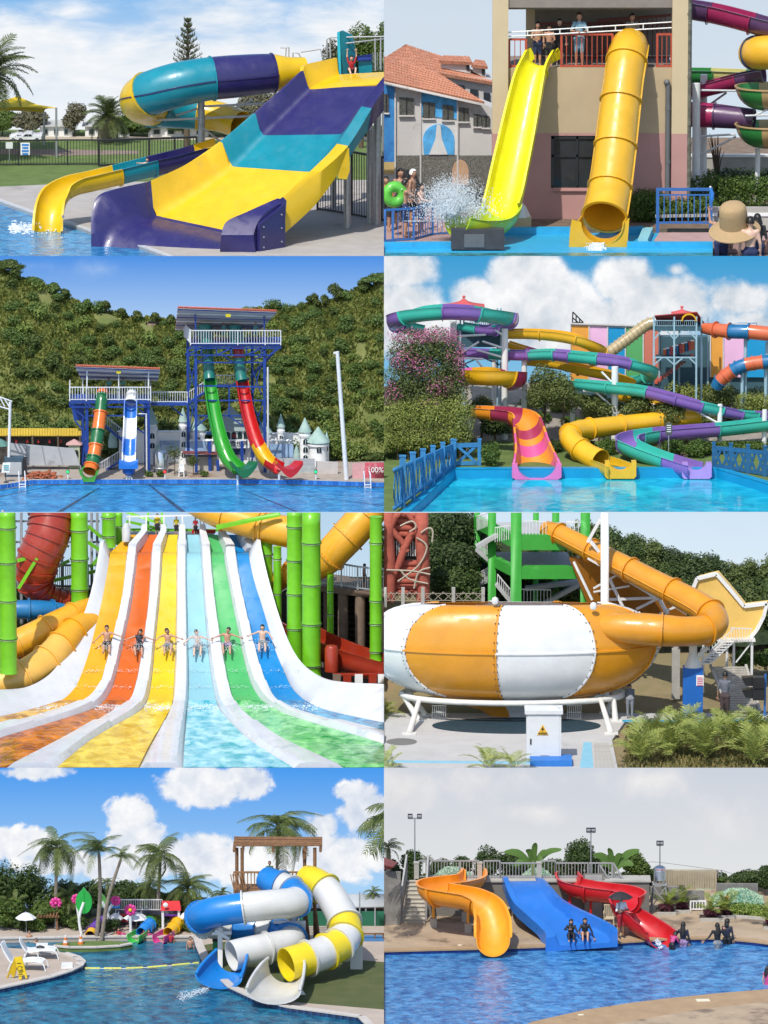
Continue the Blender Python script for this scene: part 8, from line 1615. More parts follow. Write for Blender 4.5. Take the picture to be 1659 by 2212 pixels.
tr5=YZ('leafy_tree','dark tree filling the top right corner behind the deck',kf(1680,0,18.9),kh(20,18.9),1.3,L_dark,M_bark,3,2500,.07,.4);YZ('leafy_tree','dark tree behind the red spiral tube',kf(110,0,19.6),kh(200,19.6),2.2,L_dark,M_bark,5,3500,.08,.2)
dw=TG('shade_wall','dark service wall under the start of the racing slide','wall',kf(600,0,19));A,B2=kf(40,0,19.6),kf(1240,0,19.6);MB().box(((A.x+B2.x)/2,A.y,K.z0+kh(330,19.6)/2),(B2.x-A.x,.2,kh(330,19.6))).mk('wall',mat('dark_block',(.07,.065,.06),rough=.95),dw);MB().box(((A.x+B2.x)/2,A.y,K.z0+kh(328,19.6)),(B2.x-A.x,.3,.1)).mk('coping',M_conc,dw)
YW()
# ==== orange and white bowl slide
YX(1,2)
sky('pale hazy sky above the wooded hill by the bowl slide','d2e6f6','e2eff9',[(1100,100,300,100,.3)],'eef5fb','dde9f4',amp=.3,sc_=.3,soft=1.3,lowy=400)
P_=lambda px,py,d,r:(*kp(px,py,d),r)
M_plz=mat('pale_plaza',(.46,.45,.43),rough=.85,var=.08,scale=1,bump=.1,spots=((.38,.37,.35),.5,.58));M_dry=mat('dry_grass',(.20,.17,.075),rough=1,col2=(.27,.2,.11),scale=1.3,bump=.8,bscale=20,spots=((.33,.2,.13),.7,.64))
base_slab('ground',M_dry,-.4,None,-.12,'dry grass ground round the bowl slide')
Z7('plaza',Z1([(0,1250),(1080,1250),(1010,1106),(985,985),(1040,905),(1659,895),(2300,895),(2300,870),(1000,868),(0,868)]),0,M_plz,.3,label='pale concrete plaza under the bowl slide')
M_lb=mat('pale_blue_line',(.22,.48,.60),rough=.6);M_mat=mat('dark_teal_mat',(.012,.035,.05),rough=.7,var=.2)
def flat(name,pairs,z,m,label,th_=.02):return Z7(name,Z1(pairs,z),z,m,th_,label=label)
flat('channel',[(846,1106),(905,1106),(896,994),(862,994)],.008,M_lb,'pale blue drainage channel beside the white cabinet');flat('channel',[(0,1082),(640,1088),(640,1078),(0,1072)],.008,M_lb,'thin pale blue line across the plaza');flat('channel',[(1000,906),(2000,900),(2000,893),(1000,898)],.008,mat('bright_blue_line',(.05,.35,.55)),'bright blue line along the back of the plaza')
for k in rng(5):flat('paving_slab',[(910+k*18,1106),(925+k*18,1106),(918+k*13,996),(906+k*13,996)],.006,M_conc,'paving strip beside the drainage channel')
mc=kg(572,925);b=MB();b.lathe([(3.1,0),(3.1,.03),(.01,.031)],(0,0,0),40);
for v_ in b.v:v_.y*=.42
for i,v_ in enu(b.v):b.v[i]=v_+mc+Z(.004)
ZC(b.mk('round_mat',M_mat,None,loc=mc),'large dark round splash mat under the bowl','mat')
mh=kg(76,993);b=MB();b.lathe([(.56,0),(.56,.012),(.5,.016),(.01,.017)],mh,24);o=b.mk('manhole_cover',mat('cast_iron',(.16,.16,.15),rough=.7),None,loc=mh);ZC(o,'round iron manhole cover on the plaza','manhole cover')
G_w6=gel('gel_cream_white',(.70,.71,.72));G_o6=gel('gel_mango',(.64,.27,.015));M_wpipe=mat('cream_steel',(.66,.65,.60),rough=.5,spots=((.5,.47,.4),4,.66))
bw=TG('bowl_slide','huge orange and white segmented bowl slide on cream legs','water slide',kg(560,920));DB=8.7;CX=556;s=ks(DB);cpt=kf(CX,0,DB);SQ=.40
PR=[(395,372),(452,377),(532,402),(594,452),(629,512),(640,560),(630,606),(602,656),(550,704),(480,744),(392,774)]
PRs=[(r_*s,kh(y,DB))for r_,y in cat(PR,3)]
def bpt(r_,z,th_):return V((cpt.x+r_*cos(th_),cpt.y+r_*SQ*sin(th_),K.z0+z-(.42 if z>kh(452,DB)else 0)*(1+sin(th_))*.5))
SC=[0,1,0,1,0,1,0,1,1];bound=[R(-90-47+40*k)for k in rng(10)]
for k in rng(9):
 a0,a1=bound[k],bound[k+1];n=9;b=MB();lp=[]
 for r_,z in PRs:lp.append([bpt(r_,z,a0+(a1-a0)*j/n)for j in rng(n+1)]+[bpt(r_-.07,z,a0+(a1-a0)*(n-j)/n)for j in rng(n+1)])
 b.loft(lp);b.mk('shell_segment',[G_o6,G_w6][SC[k]],bw)
 b=MB();pts=[bpt(r_+.025,z,a1)for r_,z in PRs];b.tube(pts,.045,n=5)
 for q in pts[::2]:b.ball(q+V((cos(a1),sin(a1),0))*.04+V((.06,0,0)),.028,n=4,m=1);b.ball(q+V((cos(a1),sin(a1),0))*.04-V((.06,0,0)),.028,n=4,m=1)
 b.mk('flange',[[G_o6,G_w6][SC[k]],M_bolt],bw)
 b=MB();zf=kh(561,DB);lp=[]
 for j in rng(n+1):t=a0+(a1-a0)*j/n;R_=642*s;lp.append([bpt(R_-.05,zf+.04,t),bpt(R_+.10,zf+.03,t),bpt(R_+.10,zf-.03,t),bpt(R_-.05,zf-.04,t)])
 b.loft(lp);b.mk('belt_flange',[G_o6,G_w6][SC[k]],bw)
 ww=[(391*s,kh(775,DB)),(280*s,kh(812,DB)),(150*s,kh(850,DB)),(90*s,kh(885,DB))];b=MB();b.loft([[bpt(r_,z,a0+(a1-a0)*j/n)for j in rng(n+1)]for r_,z in ww],closed=False);b.mk('under_cone',[G_o6,G_w6][k%2],bw)
 ci=kf(CX+(-60 if k<5 else 60),kh(372,DB)+.3,DB-1.2)
b=MB();zr=kh(786,DB);Rr=480*s;b.tube([bpt(Rr,zr,R(10*j))for j in rng(37)],.11,n=10);b.mk('support_ring',M_wpipe,bw)
for th_,ft in((R(-147),(108,960)),(R(-38),(982,960)),(R(-25),(1000,905)),(R(20),(960,870)),(R(160),(180,880)),(R(-170),(150,900))):
 a=bpt(Rr,zr,th_);f=kg(*ft);MB().tube([a,f],[.09,.12],n=10).mk('leg',M_wpipe,bw);MB().box(f,(.5,.3,.05),base=True).mk('foot_plate',M_wpipe,bw)
for px,py in((480,372),(905,395)):MB().ball(kp(px,py+12,DB-1.55),(.14,.10,.16),n=8).mk('rim_ear',G_w6,bw)
bt=TG('feeder_tube','long orange tube slide from green tower bending into the bowl','water slide',kf(1440,0,8))
at=Z8(bt,[P_(700,78,14.9,.32),P_(755,94,14.4,.34),P_(870,152,13.4,.37),P_(1010,222,12.2,.40),P_(1190,314,10.8,.43),P_(1330,386,9.6,.47),P_(1408,436,8.9,.49),P_(1428,478,8.2,.50),P_(1390,508,7.6,.51),P_(1300,516,7.25,.52),P_(1205,512,7.1,.56),P_(1110,506,7.25,.57),P_(1010,500,7.4,.53),P_(900,494,7.75,.38)],[(.05,0),(.17,0),(.31,0),(.46,0),(.60,0),(.70,0),(.82,0),(1,0)],[G_o6],0,360,.03,n=24,flange=0,fw=.05,fh=.05,bolts=26)
b=MB();pts=[]
for i in rng(60):q,sd,u,r_=at(.02+.62*i/59);sg=sd if sd.y<0 else-sd;pts.append(q+sg*(r_+.03)-Z(.02))
b.tube(pts,.035,n=5);b.mk('seam_rib',G_o6,bt)
zp=kh(668,8);q=kf(1336,zp,8);MB().lathe([(.34,0),(.30,.06),(.17,.4),(.15,.5),(.15,kh(560,8)-zp)],q,16).mk('pedestal',M_wpipe,bt);MB().tube([kp(1336,640,8),kp(1400,585,8)],.08,n=8).mk('brace',M_wpipe,bt)
M_gt=mat('bright_green_paint',(.04,.32,.035),rough=.5,var=.08,spots=((.12,.5,.12),1.5,.6));M_fl=mat('pale_floor',(.42,.42,.42),rough=.8);M_wr=mat('white_rail',(.68,.68,.67),rough=.5)
gt=TG('green_tower','open green concrete stair tower with white railings','tower',kf(700,0,15));d0,d1=14.2,18.2;zt=kh(-60,d0)
def Zo(name,px0,px1,z0,z1,da,db,m,th=None):
 A,B2=kf(px0,0,da),kf(px1,0,da);return MB().box(((A.x+B2.x)/2,K.yF+(da+db)/2,K.z0+(z0+z1)/2),(B2.x-A.x,db-da,z1-z0)).mk(name,m,th or gt)
for px,d,w_ in((570,d0,46),(868,d0,40),(402,d1,24),(466,16.2,34),(740,d1,30),(655,d1,24)):Zo('column',px-w_/2,px+w_/2,-.1,zt,d,d+.35,M_gt)
for y0,y1 in((100,165),(236,290),(-40,4)):
 Zo('front_beam',593,848,kh(y1,d0),kh(y0,d0),d0+.02,d0+.3,M_gt);zz=kh((y0+y1)/2,d0);hh=(kh(y0,d0)-kh(y1,d0))
 A,B2=V((kp(570,0,d0).x,K.yF+d0+.2,K.z0+zz)),V((kp(402,0,d1).x,K.yF+d1+.1,K.z0+zz));MB().beam(A,B2,.25,hh*.8).mk('side_beam',M_gt,gt)
 A,B2=kf(600,zz,d0+.4),kf(845,zz,d0+.4);MB().poly([A,B2,V((B2.x-.4,K.yF+d1,B2.z)),V((kp(410,0,d1).x,K.yF+d1,A.z))],(0,0,-.14)).mk('floor',M_fl,gt)
for a,c,d in(((400,150),(555,60),16),((480,230),(400,160),17),((486,310),(560,400),15.6),((610,330),(848,300),17.5),((700,390),(848,310),17)):MB().beam(kp(*a,d),kp(*c,d),.4,.14).mk('stair_flight',M_fl,gt)
def Zn(a,c,d,da=None):
 A,B2=kp(*a,d),kp(*c,da or d);n=max(3,int((B2-A).length/.12));h=Z(.55)
 MB().beam(A+h,B2+h,.04).mk('rail',M_wr,gt)
 for i in rng(n+1):q=A.lerp(B2,i/n);MB().beam(q,q+h,.022).mk('bar',M_wr,gt)
Zn((600,98),(700,104),d0+.1);Zn((790,104),(856,106),d0+.1);Zn((480,130),(548,118),15.2,14.6);Zn((402,200),(462,176),17.6,16.4);Zn((402,80),(462,56),17.6,16.4);Zn((400,330),(455,300),17.6,16.4);Zn((590,395),(720,398),15.5);Zn((490,330),(545,395),15.5)
MB().beam(kp(888,190,d0-.1),kp(888,400,d0-.1),.06).mk('conduit',M_wr,gt)
mp=TG('white_mast','tall white round mast rising behind the bowl','mast',kf(956,0,12));MB().tube([kf(956,0,11.6),kp(954,-60,11.6)],.155,n=16).mk('shaft',M_white,mp);MB().lathe([(.4,0),(.4,.05),(.16,.1)],kf(956,0,11.6),16).mk('base_plate',M_white,mp)
sv=TG('boomerang_wall','pale yellow angular wall slide with white border and stairs','water slide',kf(1500,0,12));d=12.6;M_py=gel('gel_butter',(.80,.52,.14));ol=[(1300,410),(1332,335),(1352,287),(1436,266),(1500,340),(1555,406),(1654,394),(1640,450),(1612,505),(1580,545),(1540,556),(1452,556),(1410,520)];pts=[kp(a,c,d)for a,c in ol]
MB().poly(pts,(.1,.35,.05)).mk('slide_face',M_py,sv)
for a,c in zip(pts,pts[1:]+pts[:1]):MB().beam(a-V((0,.04,0)),c-V((0,.04,0)),.13,.13).mk('border',M_white,sv)
for px,d_ in((1590,12.2),(1512,12.4),(1482,12.8),(1380,12.6)):MB().beam(kf(px,0,d_),kp(px,552,d_),.09).mk('leg',M_wr,sv)
MB().beam(kp(1520,650,12.2),kp(1590,560,12.2),.05).mk('brace',M_wr,sv);MB().box(kp(1540,552,12.3),(1.1,.5,.06)).mk('landing',M_wr,sv)
for i in rng(9):t=i/8;MB().box(kp(1390+100*t,648-92*t,12),(.30,.5,.04)).mk('step',M_wr,sv)
for dx in(-22,22):
 A,B2=kp(1390+dx,652,11.8),kp(1490+dx,558,11.8);MB().beam(A,B2,.06).mk('stringer',M_wr,sv);MB().beam(A+Z(.5),B2+Z(.5),.035).mk('handrail',M_wr,sv)
 for i in rng(9):q=A.lerp(B2,i/8);MB().beam(q,q+Z(.5),.022).mk('bar',M_wr,sv)
for i in rng(8):MB().beam(kp(1500+i*12,556,12),kp(1500+i*12,500,12),.022).mk('bar',M_wr,sv)
MB().beam(kp(1498,500,12),kp(1590,505,12),.035).mk('handrail',M_wr,sv)
hp=TG('slide_hull','burnt orange slide hull with white trusses below the tube','water slide',kf(1080,0,14));d=13.8;MB().poly([kp(800,200,d),kp(900,200,d-.5),kp(1060,300,d-.8),kp(1190,372,d-1),kp(1310,450,d-1),kp(900,450,d)],(0,.5,0)).mk('hull',gel('gel_rust',(.32,.12,.012)),hp)
for a,c,w_ in(((888,120),(1000,260),.12),((1000,255),(1160,360),.12),((880,200),(1180,372),.07),((975,378),(1195,370),.09),((975,290),(1035,415),.10),((1090,420),(1190,370),.09),((1185,370),(1225,440),.12),((905,330),(1010,270),.07),((905,345),(1060,320),.06),((1190,440),(1270,405),.07),((820,215),(900,380),.09),((880,130),(935,30),.12)):MB().beam(kp(*a,d-1.3),kp(*c,d-1.4),w_).mk('truss_bar',M_wr,hp)
M_log=mat('terracotta_log',(.36,.085,.055),rough=.85,var=.25,scale=3,bump=.5);lg=TG('log_tower','terracotta artificial log tower wound with pale ropes','tower',kf(100,0,14.5));d=14.6
for a,c,r_ in(((168,385),(165,-60),.26),((22,385),(18,-60),.24),((30,290),(125,85),.15),((100,170),(15,40),.12),((0,100),(80,-20),.14),((60,-20),(160,60),.1)):A,B2=kp(*a,d),kp(*c,d);MB().tube([A,A.lerp(B2,.33)+V((.04,0,0)),A.lerp(B2,.66)-V((.04,0,0)),B2],[r_,r_*.93,r_*1.03,r_*.95],n=12).mk('log',M_log,lg)
for i in rng(6):MB().tube([kp(20,222+i*25,d+.3),kp(165,222+i*25,d+.3)],.13,n=10).mk('log',M_log,lg)
for i in rng(4):MB().tube([kp(40,10+i*28,d+.3),kp(165,14+i*28,d+.3)],.13,n=10).mk('log',M_log,lg)
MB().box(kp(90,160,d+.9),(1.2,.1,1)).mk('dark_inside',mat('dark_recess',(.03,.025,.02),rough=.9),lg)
for i in rng(10):MB().beam(kp(45+i*10,190,d+.2),kp(45+i*10,125,d+.2),.03).mk('bar',M_wr,lg)
M_rope=mat('pale_rope',(.42,.36,.28),rough=.9)
for l in([(70,60),(120,40),(138,65),(110,85)],[(160,90),(190,70),(210,80),(208,130)],[(140,110),(185,150),(150,230),(60,300)],[(70,250),(110,290),(190,310)],[(130,330),(150,260),(200,240)],[(10,250),(120,255),(200,270)]):MB().tube([V(q)for q in cat([tuple(kp(a,c,d-.3))for a,c in l],5)],.035,n=5).mk('rope',M_rope,lg)
rf=TG('rope_fence','concrete post fence with rope netting on the bank','fence',kp(80,400,15));d=14.0
for px in(4,82,168,300,428):MB().box(kp(px,368,d),(.13,.13,.75)).mk('post',M_conc,rf)
for a,c in((4,82),(82,168),(168,300),(300,428)):
 for y0,y1 in((345,385),(385,345),(352,352),(382,382)):
  for k in rng(3):x0,x1=a+(c-a)*k/3,a+(c-a)*(k+1)/3;MB().beam(kp(x0,y0,d),kp(x1,y1,d),.018).mk('netting',M_rope,rf)
bk=MB();vs=[];NX,NT=50,10
for j in rng(NT+1):
 for i in rng(NX+1):
  px=-10+2300*i/NX;t=j/NT;d=12.6+8.6*t;f=max(0,1-px/760);tgt=400+210*min(1,px/1100);z=max(.0,kh(tgt,14.5)*min(1,t*3.4))*(f if px<760 else 0)+t*(.9 if px>700 else .2);q=kp(px,500,d);vs.append(V((max(0,q.x),q.y,K.z0+z-(.02 if j else .2)+.06*noise.noise(V((px*.01,t*8,0))))))
Z6(bk.add(vs,[(j*(NX+1)+i,j*(NX+1)+i+1,(j+1)*(NX+1)+i+1,(j+1)*(NX+1)+i)for j in rng(NT)for i in rng(NX)]).mk('bank',M_dry,None,smooth=180,loc=kf(800,0,14)),'structure','dry grass bank rising behind the bowl slide')
L_f=[leaf('forest_dark',(.02,.042,.016),(.06,.095,.032)),leaf('forest_mid',(.03,.06,.02),(.085,.13,.04)),leaf('forest_olive',(.045,.075,.024),(.12,.155,.05))]
pr=[YZ('forest_tree','dense green tree in the wood behind the bowl slide',Z(0),2.6,2,L_f[k],M_bark,500+k,4200,.075,.2,'trees of the wooded hill',lobes=8)for k in rng(3)];rr=random.Random(12);usedk=set()
def ZF(px,py_top,d,sc_f):
 k=rr.randrange(3);o=pr[k]if k not in usedk else ZD(pr[k]);usedk.add(k);T_=kp(px,py_top,d);o.location=T_-Z(2.6*sc_f*.92);o.scale=(sc_f*rr.uniform(.9,1.15),)*2+(sc_f,);o.rotation_euler.z=rr.uniform(0,6.28)
def ridge(px):return 40+max(0,px-890)*.30-(max(0,px-1480)*.42)
for j,dd in enu((20.6,20,19.2,18.4)):
 px=860+j*25
 while px<1900:ZF(px,ridge(px)+j*58+rr.uniform(-10,22),dd,rr.uniform(.62,1));px+=rr.uniform(70,115)
for px,py,dd in((215,0,18.8),(290,-10,18.4),(360,10,19),(240,120,17.6),(330,140,17.4),(400,60,19.4),(250,230,16.9),(340,240,16.8),(620,150,19.6),(700,180,19.8),(800,150,20),(780,270,19),(690,300,18.8),(500,250,19.4),(100,60,19),(860,300,18.6)):ZF(px,py,dd,rr.uniform(.75,1))
for k in rng(3):
 if k not in usedk:
  for c in list(pr[k].children):bpy.data.objects.remove(c)
  bpy.data.objects.remove(pr[k])
sl=MB();vs=[]
for j in rng(9):
 for i in rng(41):px=0+1900*i/40;t=j/8;d=17.2+3.95*t;yt=70+max(0,px-890)*.28;q=kp(px,500,d);z=.8+(kh(yt+40,21)-.8)*t**.8+.2*noise.noise(V((px*.01,t*6,3)));vs.append(V((max(0,q.x),q.y,K.z0+max(0,z))))
Z6(sl.add(vs,[(j*41+i,j*41+i+1,(j+1)*41+i+1,(j+1)*41+i)for j in rng(8)for i in rng(40)]).mk('hillside',mat('forest_floor',(.02,.035,.012),rough=1,var=.5,scale=3,bump=.8),None,smooth=180,loc=kf(900,0,18)),'structure','dark forest floor of the wooded hill')
for i,px in enu((1560,1650,1740)):Z2('bush','bright green bush below the boomerang wall '+('left','middle','right')[i]+' of three',kf(px,.5,14.5),(.6,.5,.75),L_h2,30+i,1500,.06)
bd=TG('boardwalk','pale plank boardwalk climbing to the white stairs','boardwalk',kg(1500,860));n=20
for i in rng(n):t=i/n;y=862-200*t;d=9.4+2.9*t;A,B2=kp(1490-80*t,y,d),kp(1625-62*t,y,d);MB().box(((A.x+B2.x)/2,A.y,A.z),(B2.x-A.x,.13,.05)).mk('plank',mat('grey_plank',(.40,.37,.32),rough=.85,var=.15,scale=4),bd)
for sgx in(0,1):MB().beam(kp((1490,1625)[sgx],862,9.3),kp((1410,1563)[sgx],662,12.3),.09).mk('kerb',M_conc,bd)
C_gsh=mat('grey_shirt',(.13,.14,.17),rough=.9);C_trs=mat('dark_trousers',(.07,.05,.05),rough=.9)
Z9('man in grey shirt and dark trousers walking away past the plants',kg(1472,905),1.92,pi-.4,M_skin,C_gsh,C_trs,M_hair,dict(elL=(-.13,-.03,.63),haL=(-.1,-.14,.6),elR=(.14,.02,.63),haR=(.15,-.02,.48),knL=(-.05,-.03,.28),anL=(-.05,-.06,.045),toL=(-.055,-.14,.018)),1,2,shoes=C_blk)
Z9('person in grey clothes stooping behind the bowl leg',kg(1062,892),1.5,pi,M_skin,C_gsh,C_gry,M_hair,dict(chest=(0,-.16,.66),neck=(0,-.24,.70),head=(0,-.31,.73),waist=(0,-.06,.58),shL=(-.09,-.2,.68),shR=(.09,-.2,.68),elL=(-.1,-.22,.52),elR=(.1,-.22,.52),haL=(-.1,-.2,.40),haR=(.1,-.2,.40)),2,2)
bp=TG('blue_pillar','bright blue square pillar carrying the white pedestal','pillar',kf(1336,0,8));q=kf(1336,0,8);dd=8.0;h=kh(668,dd);MB().box(q,(ks(dd)*86,.6,h),rz=.0,base=True).mk('pillar',mat('pillar_blue',(.012,.12,.44),rough=.5),bp);nt_=MB().box(kp(1365,728,dd-.31),(.27,.02,.4)).mk('notice',M_white,bp)
for i in rng(5):MB().box(kp(1365,716+i*8,dd-.33),(.2,.012,.03)).mk('lettering',mat('pink_print',(.6,.15,.25)),nt_)
sk=TG('spotlight_pair','pair of black hooded spotlights on a stand at the right','spotlight',kg(1620,880));d=8.6;MB().beam(kf(1648,0,d),kp(1648,700,d),.08).mk('stand',M_bf,sk)
for py in(740,792):MB().box(kp(1618,py-6,d),(.42,.4,.40)).mk('housing',M_black,sk);MB().poly([kp(1545,py-22,d),kp(1600,py-28,d),kp(1600,py+14,d),kp(1562,py+10,d)],(0,.35,0)).mk('hood',M_black,sk)
wc=TG('concrete_pier','squat concrete pier behind the bowl edge','pier',kf(1262,0,12));MB().box(kf(1262,0,11.6),(.3,.3,kh(590,11.6)),base=True).mk('shaft',M_conc,wc);MB().box(kp(1262,582,11.6),(.2,.2,.18)).mk('cap',M_conc,wc)
for px,lb in((236,'white wire cage under the left of the bowl'),(820,'white wire cage under the right of the bowl')):
 th=TG('wire_cage',lb,'cage',kg(px,893));q=kg(px,893)
 for i in rng(8):MB().beam(q+V((-.24+i*.07,0,0)),q+V((-.22+i*.07,0,.5)),.018).mk('bar',M_wr,th)
 for z in(.02,.25,.5):MB().beam(q+V((-.26,0,z)),q+V((.28,0,z)),.022).mk('rail',M_wr,th)
cb=TG('electric_cabinet','white electric cabinet with yellow warning triangle on blue base','cabinet',kg(690,1085));q=kg(690,1080);dd=q.y-K.yF;s=ks(dd);M_cab=mat('cabinet_white',(.66,.67,.67),rough=.4,var=.04);w_,h0,h1=s*150,kh(1076,dd),kh(872,dd)
MB().box((q.x,q.y+.4,K.z0+(h0+h1)/2),(w_,.8,h1-h0)).mk('body',M_cab,cb);MB().box((q.x-.0,q.y+.4,K.z0+h1+.06),(w_*1.1,.95,.13)).mk('lid',M_cab,cb);MB().ball((q.x+.33,q.y+.3,K.z0+h1+.12),(.25,.2,.12),n=12).mk('vent_cap',M_cab,cb)
A=kg(722,1100);MB().box((A.x,A.y+.5,K.z0+.11),(s*182,1,.22)).mk('base',mat('base_blue',(.02,.16,.5),rough=.6),cb)
dr=MB().box((q.x,q.y-.005,K.z0+(h0+h1)/2),(w_*.9,.02,(h1-h0)*.93)).mk('door',M_cab,cb);MB().box(kp(634,992,dd-.03),(.05,.03,.2)).mk('handle',M_black,dr);MB().box(kp(694,1056,dd-.03),(.3,.02,.1)).mk('louvre',M_galv,dr)
tri=[kp(686,918,dd-.03),kp(661,964,dd-.03),kp(710,964,dd-.03)];ts=MB().poly(tri,(0,.012,0)).mk('warning_sign',mat('warning_yellow',(.75,.42,.03),rough=.5),dr);ZB(ts,'有电危险',kp(686,957,dd-.05),.085,M_black);b=MB();b.poly([kp(687,926,dd-.045),kp(679,941,dd-.045),kp(686,940,dd-.045),kp(682,950,dd-.045),kp(692,936,dd-.045),kp(686,936,dd-.045)],(0,.01,0));b.mk('bolt_mark',M_black,ts)
L_ar=leaf('areca_leaf',(.11,.17,.04),(.30,.34,.10));FR_a=[ZW('a%d'%i,1,.38+.14*i,24,.30,.02,L_ar,seed=70+i,hang=.3)for i in rng(4)]
for i,(px,py,sz,lb)in enu(((1110,1090,1.25,'areca palm clump beside the plaza corner'),(1240,1060,1.35,'areca palm clump left of the walking man'),(1390,1075,1.4,'areca palm clump in front of the blue pillar'),(1530,1050,1.3,'areca palm clump in front of the walking man'),(1640,1020,1.4,'areca palm clump in front of the spotlights'),(1310,1000,1.1,'areca palm clump just behind the front row'),(1600,1104,1.3,'areca palm clump at the front right corner'),(1180,1010,1.1,'areca palm clump near the bowl leg'),(1460,985,1,'areca palm clump at the back near the man'))):
 o=ZV('areca_palm',lb,kg(px,py),kg(px,py)+Z(.1),.04,FR_a,11,sz*1.35,M_palmbark,20+i,el=(.45,1.45));o['category']='palm'
for i,(px,py,sz,lb)in enu(((450,1128,1.25,'palm leaves rising in front of the plaza'),(560,1140,1.1,'palm leaves left of the cabinet base'),(25,1150,1,'palm leaves at the bottom left corner'),(-6,880,.9,'palm leaves poking in beside the bowl'))):
 o=ZV('areca_palm',lb,kg(px,min(py,1120)),kg(px,min(py,1120))+Z(.02),.04,FR_a,13,sz,M_palmbark,40+i,el=(.1,1.2));o['category']='palm'
b=MB();rr=random.Random(5);L_u6=leaf('ground_cover_leaf',(.07,.09,.03),(.2,.17,.07))
for i in rng(9000):
 px,py=1010+rr.random()**1*800,rr.uniform(930,1120)
 if px<1040+(py-930)*-.1+rr.uniform(0,40):continue
 q=kg(px,py);s_=rr.uniform(.04,.14);a=rr.uniform(0,6.28);sd=V((cos(a),sin(a),0))*s_*.4;u=V((rr.gauss(0,.5),rr.gauss(0,.5),1)).normalized()*s_*1.6;b.add([q-sd,q+sd,q+sd*.3+u,q-sd*.3+u],[(0,1,2,3)])
ZC(b.mk('ground_cover',L_u6,None,smooth=0),'low brownish green ground cover under the areca palms','ground cover',kind='stuff')
YW()
# ==== tube slides and palms at a lagoon pool
YX(0,3,15.9)
sky('vivid blue sky with heaped white clouds over the palm pool','4b9cf0','a9d3f7',[(560,215,130,110,1.2),(590,310,150,110,1),(880,80,220,110,1.2),(1050,60,150,90,.8),(60,330,220,90,1.1),(850,390,240,110,1.1),(1540,110,120,60,.9),(1590,190,150,110,1),(1380,260,90,70,.7),(160,15,160,45,.8),(500,440,300,80,.9),(1100,430,300,120,.9),(1450,400,280,130,.9),(250,420,260,70,.8)],'fefefe','cfd9ea',amp=.62,sc_=1.1,soft=.32,lowy=520,det=8)
P_=lambda px,py,d,r:(*kp(px,py,d),r);WZ=-.13
W7=YY('lagoon_water',(.004,.055,.12),(.02,.18,.29),(1.8,1),.6,.045,2.6);M_pv7=mat('beige_paving',(.42,.35,.29),rough=.85,var=.1,scale=1.2,bump=.1,spots=((.34,.27,.22),.8,.6));M_cop=mat('pale_stone_coping',(.50,.46,.42),rough=.8,var=.08)
base_slab('ground',M_pv7,-3,None,-.75,'beige ground round the palm pool')
Z7('water',Z1([(-700,1230),(1659,1230),(1659,690),(-700,690)],WZ),WZ,W7,.3,label='rippled deep blue water of the palm pool')
M_tl=[mat('navy_tile_%d'%i,c_,rough=.25)for i,c_ in enu(((.012,.04,.12),(.02,.06,.17),(.006,.025,.08)))]
def ZJ(th,pts,tilec=True,wd=.26,out=1):
 0
 pr_=None
 for a,c in zip(pts[:-1],pts[1:]):
  nn=V((-(c-a).y,(c-a).x,0)).normalized()*out;L_=(c-a).length;k=max(1,round(L_/.5))
  for i in rng(k):p0,p1=a.lerp(c,i/k),a.lerp(c,(i+.985)/k);MB().poly([p0-nn*.03,p1-nn*.03,p1+nn*wd,p0+nn*wd],(0,0,.045)).mk('coping_stone',M_cop,th)
  if tilec:
   k=max(1,int(L_/.085))
   for i in rng(k):
    for r_ in rng(2):
     q=a.lerp(c,(i+.5)/k)+Z(-.035-.075*r_)-nn*.006;o=None
     key=('t7',(i*7+r_*3)%3)
     if key not in TC:TC[key]=MB().box((0,0,0),(.078,.02,.066)).mk('tile',M_tl[key[1]],None,loc=Z(0));bpy.data.objects.remove(TC[key].copy())if 0 else None;TC[key].parent=th;o=TC[key]
     else:o=TC[key].copy();COL.objects.link(o);o.parent=th
     o.location=q-org(th);o.rotation_euler.z=math.atan2((c-a).y,(c-a).x);o['_o']=list(q)
TC={}
lt=[(-500,1050),(-200,1005),(0,955),(120,930),(230,905),(310,880),(355,858),(368,838),(345,818),(290,800),(230,788),(0,775),(-500,770)]
dkl=Z7('terrace',Z1(lt),0,M_pv7,.5,label='beige paved sun terrace with curved edge and tiled rim');ZJ(dkl,[kg(*q)for q in lt[1:10]],out=1)
isl=[(228,772),(300,779),(420,778),(520,772),(572,762),(560,752),(480,747),(350,748),(240,758)]
ig=Z7('island',Z1(isl),0,M_grass,.5,label='grass island with stone rim carrying leaning palms');ZJ(ig,[kg(*q)for q in isl[:5]],tilec=False,wd=.14)
fr=[(-700,742),(0,740),(240,736),(520,732),(700,733),(838,733),(848,770),(875,832),(925,892),(985,948),(1100,1002),(1240,1036),(1400,1058),(1548,1078),(1600,1130),(1620,1200)]
far7=Z7('pavement',Z1(fr)+[(0,K.gd(1200)+K.yF),(0,K.yF+15.85),(kp(-700,0,20).x,K.yF+15.85)],0,M_pv7,.6,label='beige paving round the far and right sides of the palm pool')
ZJ(far7,[kg(*q)for q in fr[5:15]],out=1);ZJ(far7,[kg(*q)for q in fr[1:6]],tilec=False,wd=.2)
Z7('garden_bed',[(kp(-700,0,13).x,K.yF+13.1),(-.001,K.yF+14),(-.001,K.yF+15.8),(kp(-700,0,13).x,K.yF+15.8)],.015,mat('garden_soil',(.05,.055,.02),rough=1,var=.4,scale=3,bump=.6),.05,label='planted garden bed behind the palm pool')
